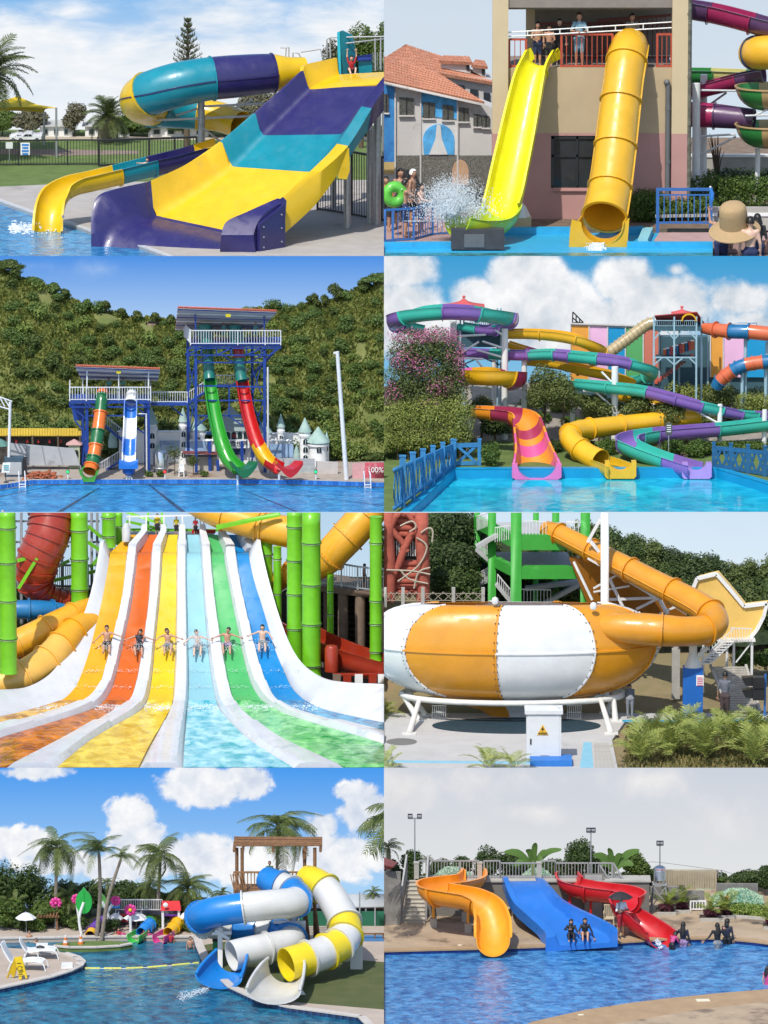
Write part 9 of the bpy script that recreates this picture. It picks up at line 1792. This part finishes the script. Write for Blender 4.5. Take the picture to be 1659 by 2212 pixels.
Z7('lawn',Z1([(880,765),(930,850),(1000,920),(1090,972),(1300,1012),(1659,1042),(1659,838),(1560,830),(1000,745)],.012),.012,mat('shaded_lawn',(.06,.085,.022),rough=1,col2=(.10,.11,.04),scale=1.2,bump=.8,bscale=30),.1,label='shaded lawn under the tube slides')
# -- tower
M_wood=mat('log_wood',(.20,.10,.045),rough=.75,var=.3,scale=6,bump=.3);M_slat=mat('slat_wood',(.27,.14,.06),rough=.7,var=.25,scale=5)
tw=TG('pergola_tower','timber slide tower with log pergola roof and slatted rail','slide tower',kf(1200,0,10));d0,d1=9.4,10.3;zd=kh(538,d0)
for px,d in((1046,d0),(1360,d0),(1023,d1),(1316,d1)):MB().tube([kf(px+(18 if px>1200 else-10)*0,0,d),kp(px,345,d)],.06,n=10).mk('post',M_wood,tw)
for px0,px1 in((1385,1352),(1075,1050),(1340,1310)):MB().tube([kf(px0,0,d0-.1),kp(px1,545,d0-.1)],.065,n=10).mk('raking_leg',M_wood,tw)
for i,d in enu([d0-.12+.22*k for k in rng(6)]):MB().tube([kp(1010,331 if d<10 else 335,d)if 0 else V((kp(1010,0,d).x,K.yF+d,K.z0+kh(331,d0)+.01*(i%3))),V((kp(1392,0,d).x,K.yF+d,K.z0+kh(331,d0)+.01*((i+1)%3)))],.036,n=8).mk('roof_pole',M_wood,tw)
for px in(1012,1050,1180,1320,1385):q=kp(px,350,d0);MB().tube([q+V((0,-.3,0)),q+V((0,1.05,0))],.05,n=8).mk('cross_pole',M_wood,tw)
A,B2=kf(1010,zd,d0),kf(1400,zd,d0);MB().box(((A.x+B2.x)/2,A.y+.5,A.z),(B2.x-A.x,1.1,.1)).mk('deck',M_slat,tw)
rh=kh(447,d0)-zd;n=26
for i in rng(n+1):q=A.lerp(B2,i/n);MB().box(q+V((0,-.02,rh/2)),(.035,.03,rh)).mk('slat',M_slat,tw)
for z in(.06,rh*.98):MB().beam(A+V((0,-.05,z)),B2+V((0,-.05,z)),.05,.06).mk('rail',M_slat,tw)
for i in rng(7):a,c=kp(996+i*9,458+i*-1.2 if 0 else 460-i*1.5,d0-.25),kp(1016+i*8,548-i*3,d0-.25);MB().beam(a,c,.06,.03).mk('slanting_slat',M_slat,tw)
for i in rng(8):MB().box(kf(1000+i*14,.28,10.2),(.05,.04,.56)).mk('picket',M_slat,tw)
Z9('attendant with dark hat looking over the tower rail',kf(1165,zd+.03,d0+.5),.98,0,M_skin,mat('pale_green_vest',(.35,.5,.2),rough=.9),C_dk,M_hair,None,1,1,voxel=.016,fingers=False)
# -- tubes
G_b7=gel('gel_strong_blue',(.008,.19,.56));G_w7=gel('gel_grey_white',(.58,.58,.56));G_y7=gel('gel_lemon',(.72,.56,.015))
bt=TG('blue_white_tube_slide','blue and white tube slide looping left down to a blue scoop','water slide',kg(940,945))
Z8(bt,[P_(1150,478,9.3,.40),P_(1190,498,8.9,.44),P_(1250,526,8.5,.46),P_(1288,560,7.9,.48),P_(1262,582,7.3,.49),P_(1180,590,7,.49),P_(1060,602,6.9,.49),P_(930,622,7,.49),P_(872,640,7.4,.48),P_(866,662,8.1,.46),P_(940,682,8.6,.44),P_(1060,690,8.7,.43),P_(1170,700,8.5,.44),P_(1245,724,8,.46),P_(1252,752,7.3,.48),P_(1180,772,6.8,.48),P_(1080,792,6.4,.49),P_(1000,812,6.1,.50)],[(.055,0),(.095,1),(.17,0),(.32,1),(.455,0),(.53,1),(.60,1),(.67,0),(.72,1),(.80,0),(.90,1),(1,1)],[G_b7,G_w7],0,360,.03,n=22,flange=0,fw=.05,fh=.05,bolts=24,per=7)
def Zf(th,a,m,r0,r1,lean):
 0
 st=cat(a,6);pts=[V(q[:3])for q in st];fr_=Zz(pts);lp=[]
 for i,(q,t,sd,u)in enu(fr_):
  f=i/(len(fr_)-1);r=st[i][3];hi=.9*(1-f)**.8;inn=[]
  for j in rng(15):an=pi+pi*j/14;x,z=cos(an),sin(an);zz=z*(1-.5*f)+(hi*.42 if j in(0,14)else(hi*.2 if j in(1,13)else 0));inn.append(q+sd*x*r+UP*zz*r)
  out=[p_+(p_-q).normalized()*.05-Z(.02)for p_ in inn];lp.append(inn+list(reversed(out)))
 MB().loft(lp).mk('exit_scoop',m,th,smooth=60)
 for k in(0,14):
  MB().tube([l[k]for l in lp],.055,n=8).mk('rolled_rim',m,th)
Zf(bt,[P_(1002,815,6.15,.55),P_(985,842,5.75,.66),P_(962,874,5.25,.76),P_(944,898,4.85,.80)],G_b7,0,0,0)
yt=TG('yellow_white_tube_slide','yellow and white tube slide curving down to a white scoop','water slide',kg(1180,1030))
Z8(yt,[P_(1325,478,9.3,.44),P_(1362,492,8.9,.47),P_(1410,530,8.4,.49),P_(1452,590,7.9,.50),P_(1482,650,7.4,.51),P_(1496,705,6.9,.52),P_(1478,752,6.4,.53),P_(1420,788,5.9,.54),P_(1330,822,5.35,.55),P_(1236,850,4.9,.56)],[(.17,0),(.44,1),(.54,0),(.63,1),(.73,0),(.86,1),(1,0)],[G_y7,G_w7],0,360,.03,n=24,flange=0,fw=.06,fh=.06,bolts=28)
Zf(yt,[P_(1236,852,4.95,.61),P_(1222,876,4.2,.74),P_(1200,920,3.2,.86),P_(1180,958,2.3,.90)],G_w7,0,0,0)
q,r_=kp(1236,850,4.88),.56
for px,d,y0,th,m in((1540,7.2,760,yt,G_w7),(1270,8.6,620,bt,M_white),(1310,8,660,bt,M_white),(950,7.4,690,bt,M_white)):
 A=kf(px,0,d);MB().box((A.x,A.y,K.z0+kh(y0,d)/2),(.16 if px<1500 else .42,.12,kh(y0,d))).mk('post',m,th)
for a,c,d in(((1180,665),(1315,668),8),((1230,672),(1300,720),8),((915,715),(1000,712),7.4),((930,700),(990,740),7.3)):MB().beam(kp(*a,d),kp(*c,d),.10).mk('bracket',M_white,bt)
for px,py in((1302,978),):A=kg(px,py);MB().add([A+V((-.16,-.1,0)),A+V((.16,-.1,0)),A+V((.1,.1,.0)),A+V((-.05,0,.28))],[(0,1,3),(1,2,3),(2,0,3)]).mk('foot_bracket',M_white,yt,smooth=0)
b=MB();rr=random.Random(3)
for i in rng(420):t=rr.random();b.ball(kg(905-130*t+rr.gauss(0,6),955+38*t+rr.gauss(0,4+7*t),WZ)+V((0,0,abs(rr.gauss(0,.05))*(1-t))),(rr.uniform(.006,.03),.02,rr.uniform(.004,.012)),n=4)
ZC(b.mk('water_splash',M_foam),'white ribbon of water leaving the blue scoop','water splash',kind='stuff')
# -- background right
M_gf=mat('green_windscreen',(.015,.13,.07),rough=.8,var=.12,scale=1.2);gf=TG('green_screen_fence','green cloth tennis fence with steel posts behind the lawn','fence',kf(1480,0,13));dF=13.2
for i in rng(6):x0,x1=1290+i*66,1290+(i+1)*66-3;MB().poly([kp(x0,620,dF),kp(x1,620,dF),V((kp(x1,0,dF).x,K.yF+dF,K.z0)),V((kp(x0,0,dF).x,K.yF+dF,K.z0))],(0,.04,0)).mk('screen_panel',M_gf,gf);MB().beam(kf(x0,0,dF-.03),kp(x0,535 if i in(4,)else 600,dF-.03),.05).mk('post',M_galv,gf)
rs7=TG('long_shed','long low shed with white sheet roof behind the green fence','shed',kf(1500,0,14.6));A,B2=kf(1310,0,14.6),kf(1720,0,14.6);h0,h1=kh(598,14.6),kh(570,14.6)
MB().box(((A.x+B2.x)/2,A.y+.3,K.z0+h0/2),(B2.x-A.x,.5,h0)).mk('wall',mat('shed_shade',(.10,.12,.12),rough=.9),rs7);b=MB();b.poly([V((A.x-.2,A.y-.25,K.z0+h0)),V((B2.x,A.y-.25,K.z0+h0)),V((B2.x,A.y+.6,K.z0+h1)),V((A.x-.1,A.y+.6,K.z0+h1))],(0,0,.07));b.mk('roof',mat('white_sheet_roof',(.55,.58,.6),rough=.5),rs7)
for px in(1395,1480,1580):MB().beam(kf(px,0,14.4),V((kf(px,0,14.4).x,K.yF+14.4,K.z0+h0)),.06).mk('post',M_galv,rs7)
cw=TG('court_rail','low rail beside the blue court','railing',kf(1600,0,11));[MB().beam(kf(px,0,11.4),kp(px,716,11.4),.05).mk('post',M_wood,cw)for px in(1570,1620,1655)];MB().beam(kp(1560,716,11.4),kp(1720,716,11.4),.05).mk('rail',M_wood,cw)
Z7('court',Z1([(1560,748),(1720,748),(1720,722),(1560,722)],.01),.01,mat('court_blue',(.05,.17,.36),rough=.8),.1,label='blue sports court behind the low rail')
gb=TG('bin','green bin box beside the blue tube','bin',kg(935,828));A=kg(935,830);MB().box(A,(.24,.24,.68),base=True).mk('box',mat('bin_green',(.01,.18,.06),rough=.5),gb);MB().box(A+Z(.68),(.27,.27,.05),base=True).mk('lid',M_black,gb)
# -- loungers, sign, box
M_lw=mat('lounger_white',(.72,.73,.74),rough=.4)
def ZE(label,head,foot,bx,bz):
 h_,f_=V(head),V(foot);th=TG('sun_lounger',label,'sun lounger',(h_+f_)/2);ax=(f_-h_).normalized();sd=V((-ax.y,ax.x,0))*.30;z=Z(.30);up=Z(1)
 b=MB();m_=h_+z;a,c=m_,f_+z;b.loft([[a-sd,a+sd,a+sd-up*.03,a-sd-up*.03],[a.lerp(c,.5)-sd+up*.04,a.lerp(c,.5)+sd+up*.04,a.lerp(c,.5)+sd+up*.01,a.lerp(c,.5)-sd+up*.01],[c-sd,c+sd,c+sd-up*.03,c-sd-up*.03]]);b.mk('seat',M_lw,th)
 tb=m_-ax*bx+up*bz;MB().loft([[m_-sd,m_+sd,m_+sd-up*.03,m_-sd-up*.03],[tb-sd,tb+sd,tb+sd-ax*.03,tb-sd-ax*.03]]).mk('backrest',M_lw,th)
 for sg in(-1,1):MB().tube([V(q)for q in cat([tuple(tb+sd*sg),tuple(m_+sd*sg),tuple(a.lerp(c,.6)+sd*sg+up*.05),tuple(c+sd*sg),tuple(c+sd*sg+ax*.12-up*.28)],5)],.022,n=6).mk('frame_tube',M_lw,th);MB().tube([m_+sd*sg,h_+sd*sg-ax*.12],.022,n=6).mk('leg',M_lw,th);MB().tube([a.lerp(c,.35)+sd*sg,(h_.lerp(f_,.35))+sd*sg+ax*.1],.022,n=6).mk('leg',M_lw,th)
ZE('white sun lounger beside the yellow caution sign',kg(55,868),kg(188,872),.36,.62);ZE('white sun lounger further back with dark bag on it',kg(118,822),kg(240,822),.24,.38)
bg=TG('beach_bag','dark crumpled bag lying on the rear lounger','bag',kg(175,810)+Z(.3));MB().ball(kg(175,818)+Z(.36),(.16,.1,.05),n=8).mk('body',M_black,bg);MB().tube([kg(168,818)+Z(.38),kg(172,818)+Z(.44),kg(180,818)+Z(.38)],.012,n=5).mk('strap',M_black,bg)
for px,py,lb in((290,864,'folded white towel stack at the terrace edge'),(182,806,'folded white towels on the rear lounger')):q=kg(px,py)+Z(.30 if px<200 else 0);th=TG('towel_stack',lb,'towels',q);[MB().box(q+Z(.045+.085*i),(.40-.03*i,.28,.08),rz=.05*i).mk('towel',M_lw,th)for i in rng(2 if px>200 else 1)]
cs7=TG('caution_sign','yellow folding caution sign standing on the terrace','sign',kg(72,912));M_yl=mat('caution_yellow',(.72,.50,.01),rough=.4);q=kg(72,912)
dq=q.y-K.yF
MB().poly([kp(26,910,dq+.12),kp(33,908,dq+.12),kp(40,890,dq+.1),kp(50,892,dq+.1),kp(55,905,dq+.1),kp(62,903,dq+.1),kp(80,818,dq),kp(62,818,dq)],(.02,.03,0)).mk('leaf_board',mat('caution_yellow_back',(.6,.4,.01),rough=.4),cs7)
MB().poly([kp(84,914,dq-.12),kp(92,913,dq-.12),kp(95,896,dq-.1),kp(106,894,dq-.1),kp(110,910,dq-.1),kp(117,909,dq-.1),kp(92,814,dq-.02),kp(62,818,dq-.02)],(.02,.03,0)).mk('leaf_board',M_yl,cs7)
q=kp(80,915,dq-.06)
MB().tube([q+V((.05,-.10,.42)),q+V((.05,-.085,.42))],.085,n=16).mk('symbol_ring',M_black,cs7);MB().tube([q+V((.05,-.11,.42)),q+V((.05,-.10,.42))],.068,n=16).mk('symbol_disc',M_yl,cs7)
for i in rng(2):MB().box(q+V((.03+.05*i,-.10,.60-.38*i)),(.15,.012,.03)).mk('lettering',M_black,cs7)
# -- floats
fl=TG('float_line','line of yellow foam floats strung across the pool','float line',kg(620,860,WZ));rr=random.Random(2);a,c=kg(368,866,WZ),kg(858,842,WZ);mid=kg(600,864,WZ);pts=[V(q)for q in cat([tuple(a),tuple(mid),tuple(c)],14)]
for i in rng(0,len(pts)-1):
 if i%5 in(0,)and i>2:MB().tube([pts[i],pts[i+1]],.01,n=4).mk('rope',M_white,fl)
 else:MB().tube([pts[i],pts[i].lerp(pts[i+1],.96)],.042,n=8).mk('float',mat('float_yellow',(.62,.6,.12),rough=.5),fl)
 # -- playground
def ZK(label,px,py,d,r,col_,cen,lean=0,pole_px=None,green=False):
 q=kf(pole_px or px,0,d);c=kp(px,py,d);th=TG('flower_post',label,'play post',q);MB().tube([V(x)for x in cat([tuple(q),tuple(q.lerp(c,.5)+V((lean,0,0))),tuple(c)],5)],.05,n=8).mk('stem',M_lw,th);m1=mat('petal_'+label[:14].replace(' ','_'),col_,rough=.4)
 if green:
  b=MB();n=18;ol=[c+V((sin(2*pi*i/n)*r*(.8 if i<n else 1),0,-cos(2*pi*i/n)*r*1.15+(r*.35 if abs(i-n/2)<.6 else 0)))for i in rng(n)];b.poly(ol,(0,.08,0));b.mk('leaf',m1,th);MB().beam(c+V((0,-.02,-r)),c+V((0,-.02,r*1.1)),.03).mk('vein',m1,th)
 else:
  for i in rng(8):a=pi*i/4;MB().ball(c+V((cos(a)*r*.7,-.04,sin(a)*r*.7)),(r*.4,.04,r*.4),n=10).mk('petal',m1,th)
  MB().ball(c+V((0,-.08,0)),(r*.34,.06,r*.34),n=10).mk('centre',mat('flower_centre_%d'%px,cen,rough=.4),th)
PK=(.62,.04,.26);GR=(.02,.36,.06);YC=(.75,.5,.02)
ZK('pink flower post left of the curved leaf post',241,583,13,.2,PK,PK,pole_px=240);ZK('large green leaf post leaning beside the palm trunks',362,580,12,.36,GR,GR,-.12,350,True);ZK('green leaf behind the left pink flower',258,600,13.3,.2,GR,GR,0,250,True);ZK('pink flower behind the large green leaf',330,565,12.6,.17,PK,PK,pole_px=345);ZK('pink flower with yellow centre in front of white parasols',563,612,12.4,.20,PK,YC,pole_px=563);ZK('small pink flower above the curved white arch',500,572,12.8,.17,PK,PK,pole_px=470,lean=-.2);ZK('pale green leaf above the blue-roofed play house',441,575,12.6,.18,(.15,.45,.1),GR,.1,468,True)
def ZL(label,pts,bands,mats):
 th=TG('play_slide',label,'water slide',kf(pts[-1][0],0,pts[-1][2]));Z8(th,[P_(*q)for q in pts],bands,mats,0,360,.02,n=16,flange=0,fw=.03,fh=.02);return th
G_pk=gel('gel_hot_pink',(.66,.05,.26));G_vi=gel('gel_deep_violet',(.12,.03,.30));G_gp=gel('gel_play_green',(.05,.48,.07));G_yp=gel('gel_play_yellow',(.74,.42,.01));G_bp=gel('gel_play_blue',(.015,.22,.62))
ZL('violet and yellow play tube beside the palm trunks',[(455,655,13,.16),(430,670,12.6,.17),(405,695,12.2,.17),(390,725,11.7,.18)],[(.35,0),(.8,0),(1,1)],[G_vi,G_yp]);th=ZL('blue play tube with green mouth',[(632,658,13.2,.15),(650,672,12.6,.17),(632,692,12.1,.18),(610,712,11.7,.18)],[(.25,0),(.5,1),(.75,1),(1,1)],[G_gp,G_bp]);Z8(th,[P_(612,712,11.75,.2),P_(590,728,11.4,.22),P_(575,736,11.2,.22)],[(1,0)],[G_gp],180,360,.03,n=10,rise=.4,lip=.03)
th=ZL('yellow play tube with pink mouth under the red roof',[(755,648,13.2,.16),(770,664,12.6,.18),(752,690,12.1,.19),(728,712,11.7,.19)],[(.2,1),(.5,0),(.75,0),(1,0)],[G_yp,G_pk]);Z8(th,[P_(730,712,11.75,.21),P_(702,730,11.4,.23),P_(684,738,11.2,.23)],[(1,0)],[G_pk],180,360,.03,n=10,rise=.4,lip=.03)
hs=TG('play_house','white play tower with bright red roof over the yellow tube','play house',kf(738,0,12.8));q=kf(738,0,12.8)
for sx in(-.28,.28):
 for sy in(-.25,.25):MB().box(q+V((sx,sy,0)),(.08,.08,kh(605,12.8)),base=True).mk('post',M_lw,hs)
zt=K.z0+kh(606,12.8);zr=K.z0+kh(574,12.8);b=MB();b.add([V((q.x-.36,q.y-.35,zt)),V((q.x+.36,q.y-.35,zt)),V((q.x+.36,q.y+.35,zt)),V((q.x-.36,q.y+.35,zt)),V((q.x-.3,q.y,zr)),V((q.x+.3,q.y,zr))],[(0,1,5,4),(2,3,4,5),(1,2,5),(3,0,4),(0,3,2,1)]);b.mk('roof',mat('red_play_roof',(.55,.025,.03),rough=.4),hs,smooth=0);MB().box((q.x,q.y,K.z0+.55),(.62,.5,.06)).mk('floor',G_vi,hs);MB().ball(kp(715,592,12.4),(.09,.02,.09),n=10).mk('rosette',M_lw,hs)
pf7=TG('play_platform','low play platform with white rails and red panels','play platform',kf(570,0,13.4));Z5(pf7,[kf(500,.5,13.3),kf(700,.5,13.3)],.42,.06,M_lw,rw=.03,bw=.014);MB().box(kf(600,.25,13.5),(1.6,.4,.5)).mk('base',mat('play_base',(.05,.05,.08),rough=.6),pf7)
for i in rng(8):MB().box(kf(508+i*10,.28,13.25),(.06,.04,.3)).mk('red_picket',M_redl,pf7)
for px in(512,610,700):MB().beam(kf(px,0,13.2),kp(px,620,13.2),.05).mk('post',M_lw,pf7)
MB().poly([kp(470,606,13.2),kp(520,606,13.2),kp(512,590,13.4),kp(478,590,13.4)],(0,.4,0)).mk('blue_roof',G_bp,pf7)
for px,py,lb in((283,765,'orange and white cone on the grass island'),(349,760,'orange and white striped foot of the leaf post')):q=kg(px,py);th=TG('marker_cone',lb,'cone',q);[MB().lathe([(.10-.022*i,.09*i),(.085-.022*i+.008,.09*(i+1))],q,12).mk('band',[mat('cone_orange',(.7,.2,.04)),M_lw][i%2],th)for i in rng(4)]
for i,(px,py,w_,d,lb)in enu(((112,624,46,12.2,'white parasol over the loungers at the left'),(500,626,34,12.9,'small white parasol behind the arch'),(588,624,56,12.9,'wide white parasol behind the yellow-centred flower'),(798,624,30,12.6,'white parasol right of the red roof'))):Z3(lb,kp(px,py,d),ks(d)*w_,.2,M_lw,M_galv,kf(px,0,d),name='parasol',cat_='parasol')
pg=TG('garden_pergola','brown timber pergola behind the pool loungers','pergola',kf(208,0,12.6))
for px in(172,245):MB().beam(kf(px,0,12.6),kp(px,640,12.6),.07).mk('post',M_wood,pg)
for k in rng(7):A=kp(166+k*13,638,12.4);MB().beam(A,A+V((0,.7,0)),.05).mk('rafter',M_wood,pg)
MB().beam(kp(162,642,12.5),kp(256,642,12.5),.07).mk('beam',M_wood,pg)
C_r7=mat('red_rash_top',(.5,.03,.06),rough=.8)
for px,py,H,tp,lb,wz in((126,752,.9,None,'bather with bare back in the upper pool',1),(156,754,.8,None,'bather with only the head above the upper pool',2),(822,782,.95,None,'bather at the far right of the lagoon',1),(705,752,.8,None,'dark-haired child near the pink mouth',2),(738,756,.85,C_r7,'child in red near the pink mouth',1),(622,742,.8,C_r7,'child in red by the green mouth',1),(642,744,.8,C_pink,'child in pink by the green mouth',1),(512,738,.85,C_r7,'child in red near the low platform',1),(532,740,.75,C_pink,'child in pink near the low platform',1),(500,742,.7,None,'bare child beside the platform',1)):Z9(lb,kg(px,py,WZ)-V((0,0,H*(.5 if wz==1 else .78))),H,.3,M_skin,tp,C_dk,M_hair,None,1,1,voxel=.018,fingers=False,face=False)
# -- palms and trees
L_co=leaf('coconut_leaf',(.045,.075,.022),(.13,.17,.05));FR_c=[ZW('c%d'%i,1,.62+.18*i,34,.26,.018,L_co,seed=100+i,hang=.75,fold=.2)for i in rng(5)]
M_pt=mat('coconut_trunk',(.24,.20,.16),rough=.95,var=.25,scale=8,bump=.6)
def ZG(label,foot,crown,d,sz,nf,seed,wind=-.25,r=.06,bend=0,el=(-.75,1.2)):return ZV('coconut_palm',label,kf(foot,0,d),kp(*crown,d),r,FR_c,nf,sz,M_pt,seed,el=el,wind=wind,bend=(bend,0,0))
ZG('tall coconut palm behind the left pink flower',236,(246,350),13.28,1.2,22,1,wind=-.2);ZG('smooth-trunked palm on the island with upright crown',415,(428,372),11.6,1.05,13,2,wind=-.3,r=.065,bend=.08,el=(.1,1.4));ZG('leaning palm on the island with a narrow crown',436,(522,395),11.5,.72,8,3,wind=.2,r=.06,bend=-.1,el=(.35,1.45));ZG('tall coconut palm behind the red-roofed play house',676,(694,388),13.44,1.15,22,4,wind=-.3);ZG('bushy low palm right of the red-roofed house',830,(812,530),13.76,1.1,24,5,wind=-.1,el=(-.5,1.3));ZG('tall coconut palm behind the pergola tower',1196,(1198,262),12.88,1.6,22,6,wind=.25,r=.055);ZG('small far palm between trunks and play posts',466,(466,500),14.32,.55,14,7);ZG('small far palm left of the pergola tower',958,(962,545),14.4,.5,14,8);ZG('palm whose long fronds hang in at the right edge',1790,(1760,225),10.6,2,22,9,wind=-.3,el=(-.9,.9));ZG('far palm above the shed roof at the right',1612,(1612,540),15.04,.42,14,10,wind=.0);ZG('low bushy palm at the left edge of the upper pool',70,(62,600),13.04,.8,18,11);ZG('bushy palm behind the leaf posts',300,(300,560),13.68,.9,18,12);ZG('bushy palm behind the wide parasol',640,(650,520),14.16,.8,18,13);ZG('low palm behind the palm trunks',540,(545,600),13.84,.7,16,14);ZG('low palm beside the big tube bend',900,(900,600),14.08,.7,16,15)
def Zj(label,px,top,w_,d,lm,seed,n=4500,sz=.06):return YZ('shade_tree',label,kf(px,0,d),kh(top,d),ks(d)*w_,lm,M_bark,seed,n,sz,.1,lobes=8)
for i,(px,top,w_,d,lm,lb)in enu(((20,395,240,14.3,L_dark,'big dark shade tree at the far left'),(130,410,200,14.61,L_dark,'dark shade tree behind the tall left palm'),(-90,420,220,13.99,L_dark,'dark shade tree beyond the left edge'),(280,480,200,14.49,L_dark,'dark tree behind the leaf posts'),(390,490,190,14.74,L_dark,'dark tree behind the palm trunks'),(540,485,220,14.61,L_dark,'dark round tree behind the arch'),(640,520,200,14.86,L_dark,'dark tree behind the white parasols'),(750,540,200,14.98,L_mid,'greener tree behind the red roof'),(850,560,190,15.11,L_dark,'dark tree behind the bushy palm'),(940,570,180,14.86,L_dark,'dark tree left of the tower'),(1060,580,200,14.98,L_dark,'dark tree seen under the tower deck'),(1180,580,200,15.11,L_dark,'dark tree behind the tubes'),(200,560,180,13.25,L_mid,'bushy green tree behind the pergola'),(30,560,170,13,L_mid,'bushy green tree behind the parasol at left'))):Zj(lb,px,top,w_,d,lm,200+i)
for i,px in enu((40,90,150,290,330,470,660,780,830,880)):Z2('bush','low garden bush behind the pool paving '+('near the left palm','left of the parasol pole','right of the parasol pole','behind the left flower post','behind the large leaf','behind the trunks','behind the blue tube','beside the red-roofed house','right of the red-roofed house','beside the bin')[i],kf(px,0,13.0-(i%3)*.3),(.45,.3,.5),[L_mid,L_dark][i%2],300+i,700,.05)
YW()
